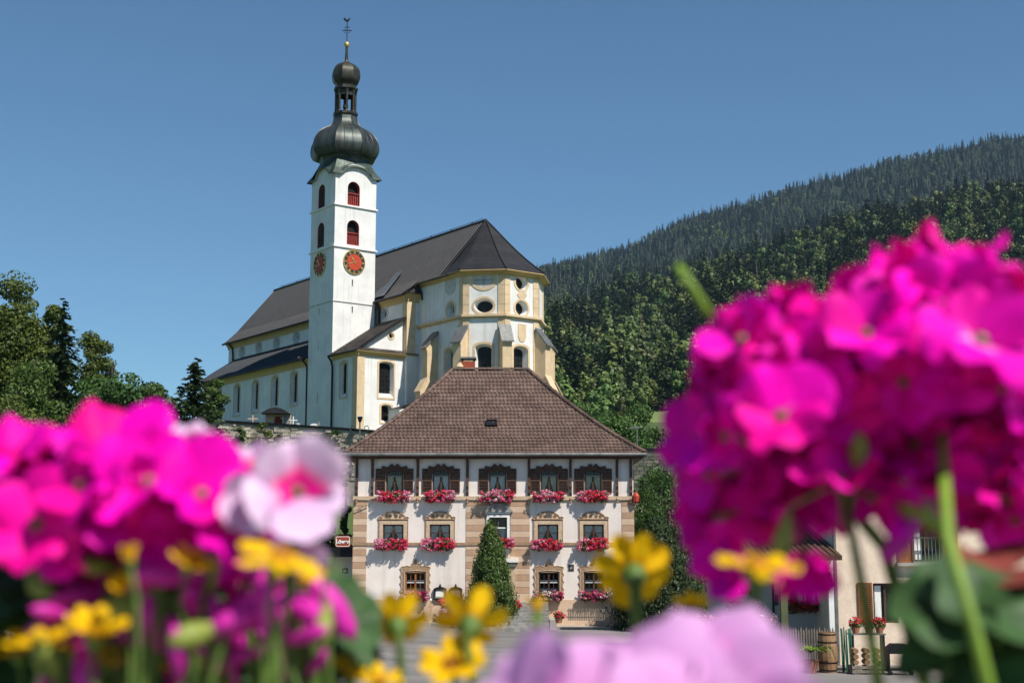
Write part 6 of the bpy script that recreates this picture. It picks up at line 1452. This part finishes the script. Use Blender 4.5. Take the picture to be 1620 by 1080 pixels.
K['stem_r'] = mat('reddish_pedicel', (.18, .13, .05), .5, var=.3, scale=80)
K['gleaf'] = mat('geranium_leaf', (.040, .095, .028), .55, var=.35, scale=40, transl=.15)
K['rleaf'] = mat('red_geranium_leaf', (.20, .045, .035), .55, var=.35, scale=40, transl=.15)
K['disc'] = mat('orange_disc', (.42, .17, .01), .8, var=.4, scale=300)
def petal(Lp, Wp, cup, curl, ruff, m, seed, name='petal', blunt=.55, nu=9, nv=7):
    rng = np.random.default_rng(seed); ph = rng.random(4) * 6.28; V = []; A = []
    for i in range(nu):
        u = i / (nu - 1); w = Wp * (math.sin(math.pi * min(1, (.03 + .97 * u) ** blunt * .5 + (.46 * max(0, u - .55) / .45) ** 1.6)) ** .8)
        for j in range(nv):
            v = -1 + 2 * j / (nv - 1)
            x = Lp * (u - .10 * u * v * v); y = w * v * .5
            z = cup * Lp * u * u - curl * Lp * (v * v) * u * .5 + ruff * Lp * u * (math.sin(v * 3.1 + ph[0]) + .6 * math.sin(v * 5.7 + u * 4 + ph[1])) - .35 * curl * Lp * max(0, u - .6) ** 2 * 4
            V.append((x, y, z)); A.append(u)
    F = [(i * nv + j, (i + 1) * nv + j, (i + 1) * nv + j + 1, i * nv + j + 1) for i in range(nu - 1) for j in range(nv - 1)]
    me = np_mesh(name, V, F, m, smooth=True); at_ = me.attributes.new('along', 'FLOAT', 'POINT'); at_.data.foreach_set('value', A); return me
PM = [petal(.0195, .0185, .12 + .14 * (i % 3), .25 + .15 * (i % 2), .085, K['mag'], 500 + i) for i in range(6)]
PP = [petal(.0215, .0205, .15 + .1 * (i % 3), .15 + .1 * (i % 2), .04, K['pale'], 520 + i) for i in range(5)]
PMW = [petal(.0225, .0215, .18, .3, .05, K['mag_w'], 515 + i) for i in range(2)] + PM[:2]
PW = [petal(.0215, .0215, .15 + .1 * (i % 3), .15, .05, K['white_pink'], 526 + i) for i in range(3)]
K['white_plain'] = petalmat('pale_lilac_petal', (.60, .37, .60), (.70, .30, .58), .1, rnd=.06, edge=(.66, .48, .68))
PW = PW[:1] + [petal(.0215, .0215, .15 + .1 * i, .15, .06, K['white_plain'], 530 + i) for i in range(2)]
PY = [petal(.0185, .0115, .10 + .05 * i, .25, .05, K['yel'], 540 + i, blunt=.6) for i in range(3)]
CAL = MB().lathe([(.0008, -.022), (.0009, -.008), (.0024, -.003), (.0030, .001), (.0012, .003)], 7).mesh('calyx', K['stem_r'])
DISC = MB().lathe([(.0012, -.010), (.0045, -.006), (.0060, -.002), (.0055, .002), (.003, .0042), (.0005, .005)], 12).mesh('disc', K['disc'], smooth=True)
DCAL = MB().lathe([(.0010, -.013), (.0030, -.0105), (.0058, -.0075), (.0066, -.0030), (.0062, -.0012)], 10).mesh('calyx', K['stem'], smooth=True)
BUD = MB().lathe([(.0006, -.012), (.0022, -.006), (.0036, 0), (.0040, .005), (.0028, .011), (.0006, .014)], 9).mesh('bud', mat('magenta_bud', (.55, .02, .33), .5, var=.2, scale=200), smooth=True)
BUDG = MB().lathe([(.0006, -.012), (.0024, -.006), (.0042, 0), (.0040, .005), (.0022, .009), (.0006, .010)], 9).mesh('bud', mat('green_bud', (.22, .27, .05), .5, var=.2, scale=200), smooth=True)
fr_rng = random.Random(17)
def orient(o, axis, roll): q = Vector(axis).normalized().to_track_quat('Z', 'Y'); o.rotation_mode = 'QUATERNION'; o.rotation_quaternion = q @ Euler((0, 0, roll)).to_quaternion()
def floret(plant, pos, axis, size, PMs, openness=.45, name='floret', n=5):
    o = link(name, CAL, plant, Vector(pos) - plant.location); orient(o, axis, fr_rng.uniform(0, 6.28)); o.scale = (size,) * 3
    for k in range(n):
        p = link('petal', fr_rng.choice(PMs), o); p.rotation_euler = (fr_rng.uniform(-.15, .15), -(openness + fr_rng.uniform(-.25, .25)), 6.283 * k / n + fr_rng.uniform(-.12, .12)); s_ = fr_rng.uniform(.88, 1.12); p.scale = (s_, s_, s_)
    return o
def stem(plant, pts, r0, r1, m=None): MB().tube(pts, list(np.linspace(r0, r1, len(pts))), 8).build('stem', m or K['stem'], plant, smooth=True, origin=plant.location)
def umbel(plant, px, py, Y, rpx, n, PMs, size=1.0, squash=(1, 1, 1), down=-.35, back=.6, root=None, openness=.35):
    c = at(px, py, Y); r = rpx * Y / FPX
    for i in range(n):
        z = 1 - (1 - down) * (i + .5) / n; a = i * 2.39996 + fr_rng.uniform(-.2, .2); s = math.sqrt(max(0, 1 - z * z)); d = Vector((math.cos(a) * s, math.sin(a) * s, z))
        if d.y > back: continue
        p = c + Vector((d.x * squash[0], d.y * squash[1], d.z * squash[2])) * r * fr_rng.uniform(.88, 1.08)
        f = floret(plant, p, (d + Vector((fr_rng.uniform(-.3, .3), fr_rng.uniform(-.35, .15), fr_rng.uniform(-.2, .3)))).normalized(), size * fr_rng.uniform(.9, 1.12), PMs, openness)
        if i % 2 == 0: MB().tube([c - Vector((0, 0, r * .7)), c + (p - c) * .5 - Vector((0, 0, r * .25)), p - d * .02 * size], [.0009, .0008, .0008], 5).build('pedicel', K['stem_r'], plant, origin=plant.location)
    if root is not None:
        e = c - Vector((0, 0, r * .7)); stem(plant, [root, root.lerp(e, .5) + Vector((.01, .01, .02)), e], .0035, .0026)
    return c
def plant_at(name, label, x, y): return thing(name, label, 'flower', (x, y, TZ - .02))
def scallop(rad, m, seed, lobes=7, n=56):
    rng = np.random.default_rng(seed); V = [(0, 0, 0)]; ph = rng.random(3) * 6
    for ring_ in (.35, .7, 1.0):
        for k in range(n):
            a = math.pi * (-.94 + 1.88 * k / (n - 1)); lob = 1 + .10 * abs(math.cos(a * lobes / 2)) ** .6 * ring_ - .06 * ring_
            r = rad * ring_ * lob; V.append((r * math.cos(a), r * math.sin(a), .16 * rad * ring_ ** 2 * math.sin(a * 3 + ph[0]) + .10 * rad * ring_ ** 2 - .04 * rad * math.cos(a * lobes) * ring_))
    F = [(0, 1 + k, 2 + k) for k in range(n - 1)]
    me = bpy.data.meshes.new('leaf'); F += [(1 + r_ * n + k, 1 + (r_ + 1) * n + k, 2 + (r_ + 1) * n + k, 2 + r_ * n + k) for r_ in range(2) for k in range(n - 1)]
    me.from_pydata(V, [], F); me.materials.append(m); me.shade_smooth(); return me
LV = [scallop(.032, K['gleaf'], 560 + i) for i in range(3)]; LVR = scallop(.034, K['rleaf'], 570)
def gleaf(plant, px, py, Y, axis, size=1.0, me=None, roll=None):
    p = at(px, py, Y); o = link('leaf', me or fr_rng.choice(LV), plant, p - plant.location); orient(o, axis, fr_rng.uniform(0, 6.28) if roll is None else roll); o.scale = (size,) * 3
    MB().tube([p, p + Vector((0, .01, -.05)), Vector((plant.location.x, plant.location.y, p.z - .16))], [.0012, .0014, .0018], 6).build('petiole', K['stem'], plant, origin=plant.location)
def daisy(plant, px, py, Y, axis, size=1.0, n=8, openness=.12, foot=None, stemr=.0008):
    p = at(px, py, Y); o = link('daisy_head', DISC, plant, p - plant.location); orient(o, axis, fr_rng.uniform(0, 6)); o.scale = (size,) * 3
    for k in range(n):
        q = link('petal', fr_rng.choice(PY), o); q.rotation_euler = (fr_rng.uniform(-.2, .2), -(openness + fr_rng.uniform(-.2, .2)), 6.283 * k / n + fr_rng.uniform(-.15, .15)); q.location = (.003 * math.cos(6.283 * k / n), .003 * math.sin(6.283 * k / n), 0)
    link('calyx', DCAL, o)
    ax = Vector(axis).normalized(); b = p - ax * .008 * size
    foot = foot or (px + fr_rng.uniform(-10, 10), 1180); e = at(foot[0], foot[1], Y)
    stem(plant, [e, b.lerp(e, .5) + Vector((.002, 0, 0)), b - ax * .012, b], stemr * 1.2, stemr)
def bud(plant, px, py, Y, axis, me=BUD, size=1.0, foot=None):
    p = at(px, py, Y); o = link('bud', me, plant, p - plant.location); orient(o, axis, 0); o.scale = (size,) * 3
    e = at(*(foot or (px + fr_rng.uniform(-12, 12), 1150)), Y); b = p - Vector(axis).normalized() * .012 * size; MB().tube([e, b.lerp(e, .5), b], [.0012, .0010, .0008], 6).build('stem', K['stem'], plant, origin=plant.location)

# right magenta geranium
G1 = plant_at('geranium_plant', 'large magenta geranium head filling the right side of the foreground', .15, .58)
rt1 = Vector((.15, .58, TZ))
umbel(G1, 1250, 620, .56, 108, 36, PM, .96, root=at(1500, 1200, .56), down=-.45)
umbel(G1, 1480, 560, .55, 124, 42, PM, 1.04, down=-.45)
umbel(G1, 1640, 640, .58, 100, 26, PM, 1.0, down=-.5)
umbel(G1, 1390, 590, .60, 90, 14, PM, .95, down=-.2)
for cx_, cy_, n_ in ((1190, 745, 16), (1330, 730, 18), (1470, 720, 18), (1600, 770, 16)): umbel(G1, cx_, cy_, .578, 62, n_, PM, .92, down=-.9, back=.3)
for px, py, Y, ax, sz in ((1515, 425, .55, (.1, -.35, 1), 1.1), (1550, 540, .50, (.1, -.9, .4), 1.15), (1150, 690, .53, (-.8, -.5, .2), 1.0), (1175, 540, .53, (-.6, -.5, .5), 1.0), (1600, 600, .51, (.3, -.8, .4), 1.05), (1235, 660, .51, (-.2, -.9, .3), 1.0), (1370, 530, .52, (-.1, -.7, .6), 1.0), (1108, 690, .54, (-.9, -.4, .2), .95), (1125, 750, .55, (-.9, -.4, -.1), .9)): floret(G1, at(px, py, Y), ax, sz, PMW if px in (1550, 1235) else PM, .35)
for px, py, Y, ax, sz, op in ((1130, 820, .56, (-.9, -.2, -.3), .95, .7), (1170, 880, .54, (-.7, -.6, -.2), 1.0, .6), (1330, 760, .53, (-.1, -.5, .7), 1.0, .3), (1275, 880, .53, (.0, -.6, -.6), .9, .8), (1390, 790, .53, (.5, -.6, -.3), .9, .8), (1600, 790, .55, (.5, -.5, .0), .9, .6), (1250, 800, .57, (-.2, -.3, -.7), .9, .8), (1500, 780, .58, (.2, -.2, -.8), .95, .8), (1440, 700, .57, (0, -.2, -.9), 1, .6), (1330, 700, .58, (0, -.3, -.9), 1, .6), (1200, 740, .57, (-.3, -.3, -.8), 1, .6), (1560, 730, .57, (.2, -.3, -.8), 1, .6)):
    floret(G1, at(px, py, Y), ax, sz, PM, op)
stem(G1, [at(1590, 1200, .455), at(1545, 1010, .46), at(1500, 850, .475), at(1490, 690, .52)], .0025, .0020, K['stem_l'])
stem(G1, [at(1400, 1150, .54), at(1372, 970, .54), at(1345, 830, .54), at(1335, 760, .55)], .0026, .0016)
stem(G1, [at(1125, 500, .52), at(1098, 458, .52), at(1071, 420, .52)], .0016, .0019, K['stem_l'])
bud(G1, 1462, 815, .53, (-.5, 0, .5), BUDG, 1.2, (1500, 870)); bud(G1, 1436, 800, .53, (-.3, 0, 1), BUDG, 1.1, (1495, 860)); bud(G1, 1437, 835, .53, (-.4, 0, -.5), BUD, 1.2, (1490, 800)); bud(G1, 1240, 850, .53, (-.2, 0, -.9), BUDG, 1.0, (1330, 760)); bud(G1, 1358, 720, .53, (0, -.2, 1), BUDG, .9, (1345, 800))
gleaf(G1, 1500, 960, .50, (-.25, -.6, .75), .66); gleaf(G1, 1580, 960, .50, (.3, -.6, .75), .8); gleaf(G1, 1530, 1050, .50, (-.1, -.6, .7), .75); gleaf(G1, 1610, 1060, .52, (.2, -.5, .8), .9); gleaf(G1, 1490, 1030, .53, (-.3, -.4, .9), .5)
gleaf(G1, 1600, 900, .53, (.0, -.35, .95), .75, LVR)
# left magenta geranium
G2 = plant_at('geranium_plant', 'magenta geranium head spreading along the left edge of the foreground', -.16, .58)
umbel(G2, 225, 822, .53, 98, 36, PM, 1.0, squash=(1.1, 1, .8), root=at(210, 1180, .53), down=-.3)
umbel(G2, 55, 810, .55, 92, 30, PM, 1.0, squash=(1.1, 1, .85), down=-.3)
for cx_, cy_ in ((150, 855), (300, 850)): umbel(G2, cx_, cy_, .575, 60, 14, PM, .85, down=-.9, back=.3)
for px, py, Y, ax, sz in ((180, 715, .52, (0, -.55, .9), 1.15), (318, 785, .50, (.35, -.75, .6), 1.1), (25, 728, .53, (-.2, -.6, .8), 1.05), (235, 765, .50, (-.1, -.8, .55), 1.1), (365, 830, .50, (.6, -.7, .3), 1.0), (60, 830, .50, (-.1, -.9, .2), 1.05), (130, 770, .50, (-.1, -.85, .4), 1.0)): floret(G2, at(px, py, Y), ax, sz, PMW if px == 180 else PM, .3)
for px, py in ((100, 968), (78, 912), (130, 905), (300, 1010), (310, 965), (350, 990), (370, 950), (365, 1030), (330, 1045), (405, 990), (440, 960), (250, 985), (480, 1000), (505, 1030), (450, 1030), (390, 930), (420, 905)): bud(G2, px, py, fr_rng.uniform(.52, .62), (fr_rng.uniform(-.5, .5), -.3, fr_rng.uniform(-.6, .6)), BUD, fr_rng.uniform(.8, 1.4))
for px, py, ax, sz in ((410, 935, (.3, -.7, -.2), .45), (390, 905, (-.2, -.5, -.6), .5), (250, 890, (0, -.4, -.8), .7), (160, 880, (0, -.4, -.8), .7), (492, 985, (.3, -.6, -.2), .36), (75, 905, (0, -.5, -.5), .5)): floret(G2, at(px, py, .60), ax, sz, PM, 1.0)
frb = random.Random(5)
for k in range(80): bud(G2, frb.uniform(60, 520), frb.uniform(890, 1085), frb.uniform(.49, .60), (frb.uniform(-.6, .6), -.3, frb.uniform(-.5, .9)), BUD if frb.random() < .62 else BUDG, frb.uniform(.6, 1.25))
for k in range(52): px = frb.uniform(40, 540); stem(G2, [at(px + frb.uniform(-25, 25), 1180, .62), at(px, 1030, .62), at(px + frb.uniform(-20, 20), frb.uniform(880, 960), .62)], .0012, .0008, K['stem'] if frb.random() < .7 else K['stem_r'])
for k in range(26): gleaf(G2, frb.uniform(30, 560), frb.uniform(930, 1100), frb.uniform(.56, .66), (frb.uniform(-.2, .7), frb.uniform(-.9, -.3), frb.uniform(.4, .9)), frb.uniform(.25, .55))
for px, py, ax, s_ in ((20, 925, (-.2, -.5, .8), 1.25), (70, 905, (.2, -.45, .9), .9), (0, 1000, (-.1, -.8, .5), 1.2), (45, 985, (.1, -.8, .4), 1.0), (215, 985, (0, -.5, .8), .8), (330, 1080, (.2, -.5, .8), .9), (120, 1060, (-.3, -.4, .9), .9), (430, 1070, (.1, -.5, .8), .8), (520, 1075, (.3, -.5, .8), .7)): gleaf(G2, px, py, .58, ax, s_)
for px in (150, 230, 290, 345, 395, 440, 475): stem(G2, [at(px + 15, 1180, .60), at(px, 1020, .60), at(px - 12, 900, .60)], .0019, .0012)
# pale pink geranium on the left
G3 = plant_at('geranium_plant', 'pale pink geranium with hot pink eyes at the right end of the left flowers', -.08, .62)
for px, py, Y, ax, sz in ((470, 778, .49, (.3, -.92, .22), .93), (404, 800, .49, (-.25, -.9, .1), .62), (398, 740, .53, (-.3, -.5, .7), .55), (468, 858, .53, (.1, -.6, -.5), .7), (345, 738, .54, (-.2, -.5, .7), .5), (300, 690, .55, (0, -.5, .8), .45)): floret(G3, at(px, py, Y), ax, sz, PW, .3)
stem(G3, [at(470, 1200, .54), at(462, 1000, .54), at(455, 850, .53)], .003, .0024)
bud(G3, 510, 940, .56, (.3, 0, -.4), BUD, 1.6)
# pale pink geranium at the lower edge
G4 = plant_at('geranium_plant', 'very near pale pink geranium blurred along the bottom of the picture', .035, .46)
for px, py, Y, ax, sz in ((890, 1150, .36, (-.5, -.35, .75), 1.3), (1010, 1130, .35, (-.15, -.45, .8), 1.35), (1125, 1120, .36, (.1, -.4, .8), 1.3), (1130, 1060, .40, (.0, -.5, .8), 1.0), (1185, 1170, .36, (.4, -.4, .7), 1.15), (850, 1200, .37, (-.7, -.4, .5), 1.2), (1080, 1200, .34, (0, -.8, .5), 1.2), (1190, 1210, .35, (.3, -.8, .4), 1.2), (960, 1220, .35, (-.2, -.8, .4), 1.2), (810, 1165, .35, (-.6, -.4, .7), 1.2), (1225, 1290, .36, (.6, -.4, .6), 1.1)): floret(G4, at(px, py, Y), ax, sz, PP, .25)
stem(G4, [at(1050, 2600, .42), at(1050, 1700, .40), at(1050, 1230, .37)], .003, .0026)
# yellow daisies
D1 = plant_at('yellow_daisy_plant', 'tall yellow daisy rising in front of the dark yew', .05, .66); daisy(D1, 1003, 905, .66, (.05, .92, .38), .95, 8, .25, (1003, 1200), .0027)
D2 = plant_at('yellow_daisy_plant', 'yellow daisy half hidden under the right magenta geranium', .10, .60); daisy(D2, 1198, 893, .47, (.05, -.25, .95), .72, 8, .05, (1210, 1200), .0022); daisy(D2, 1095, 958, .64, (0, .3, 1), .45, 7, .5, (1100, 1200))
D3 = plant_at('yellow_daisy_plant', 'group of yellow daisies in front of the street at the lower middle', -.04, .62)
daisy(D3, 628, 985, .60, (-.15, .85, .5), .72, 7, .2, (625, 1200), .0018); daisy(D3, 745, 985, .58, (.1, .9, .4), .78, 6, .3, (750, 1200), .0019); daisy(D3, 715, 1050, .57, (-.1, -.5, .8), .72, 7, .1); daisy(D3, 850, 965, .62, (0, .3, 1), .35, 5, .9, (860, 1200), .0026); daisy(D3, 545, 935, .66, (0, .2, 1), .42, 5, .8, (548, 1200), .0022); daisy(D3, 600, 1075, .58, (.2, -.2, 1), .5, 6, .3)
D4 = plant_at('yellow_daisy_plant', 'group of yellow daisies under the left magenta and pale geraniums', -.17, .64)
daisy(D4, 445, 880, .455, (.25, -.25, .9), .72, 8, -.1, (430, 1200), .0009); daisy(D4, 300, 890, .49, (.3, -.3, .9), .42, 6, .35); daisy(D4, 205, 884, .48, (-.2, -.1, 1), .30, 5, 1.1); daisy(D4, 193, 932, .50, (-.1, -.5, .8), .32, 6, .8); daisy(D4, 62, 1015, .50, (-.2, -.2, 1), .6, 8, .25); daisy(D4, 110, 1022, .52, (.1, -.25, 1), .6, 8, .3); daisy(D4, 30, 1030, .54, (-.1, -.2, 1), .5, 7, .4); daisy(D4, 152, 1000, .49, (.2, -.3, .9), .6, 8, .4); daisy(D4, 285, 1055, .56, (0, -.3, 1), .55, 7, .3); daisy(D4, 170, 1048, .54, (.3, -.2, .5), .4, 6, .8); daisy(D4, 330, 935, .58, (0.2, -.3, .9), 0.26, 6, 0.9); daisy(D4, 385, 975, .58, (-0.2, -.3, .9), 0.3, 6, 0.6); daisy(D4, 425, 1010, .58, (0.3, -.3, .9), 0.28, 6, 0.7); daisy(D4, 500, 1010, .58, (0.1, -.3, .9), 0.26, 6, 0.9); daisy(D4, 225, 1045, .58, (-0.2, -.3, .9), 0.3, 6, 0.5); daisy(D4, 360, 1062, .58, (0.2, -.3, .9), 0.34, 6, 0.4); daisy(D4, 555, 1065, .58, (0.2, -.3, .9), 0.36, 6, 0.4); daisy(D4, 250, 1010, .6, (.2, -.3, .9), .3, 6, .6); daisy(D4, 345, 1000, .62, (-.3, -.3, .9), .28, 6, .8); daisy(D4, 480, 925, .55, (.1, -.1, 1), .3, 5, 1.0); daisy(D4, 400, 910, .6, (0, 0, 1), .5, 6, .5); daisy(D4, 520, 1045, .58, (.3, -.2, .9), .5, 6, .4); daisy(D4, 445, 1070, .58, (-.1, -.2, .9), .5, 6, .4)
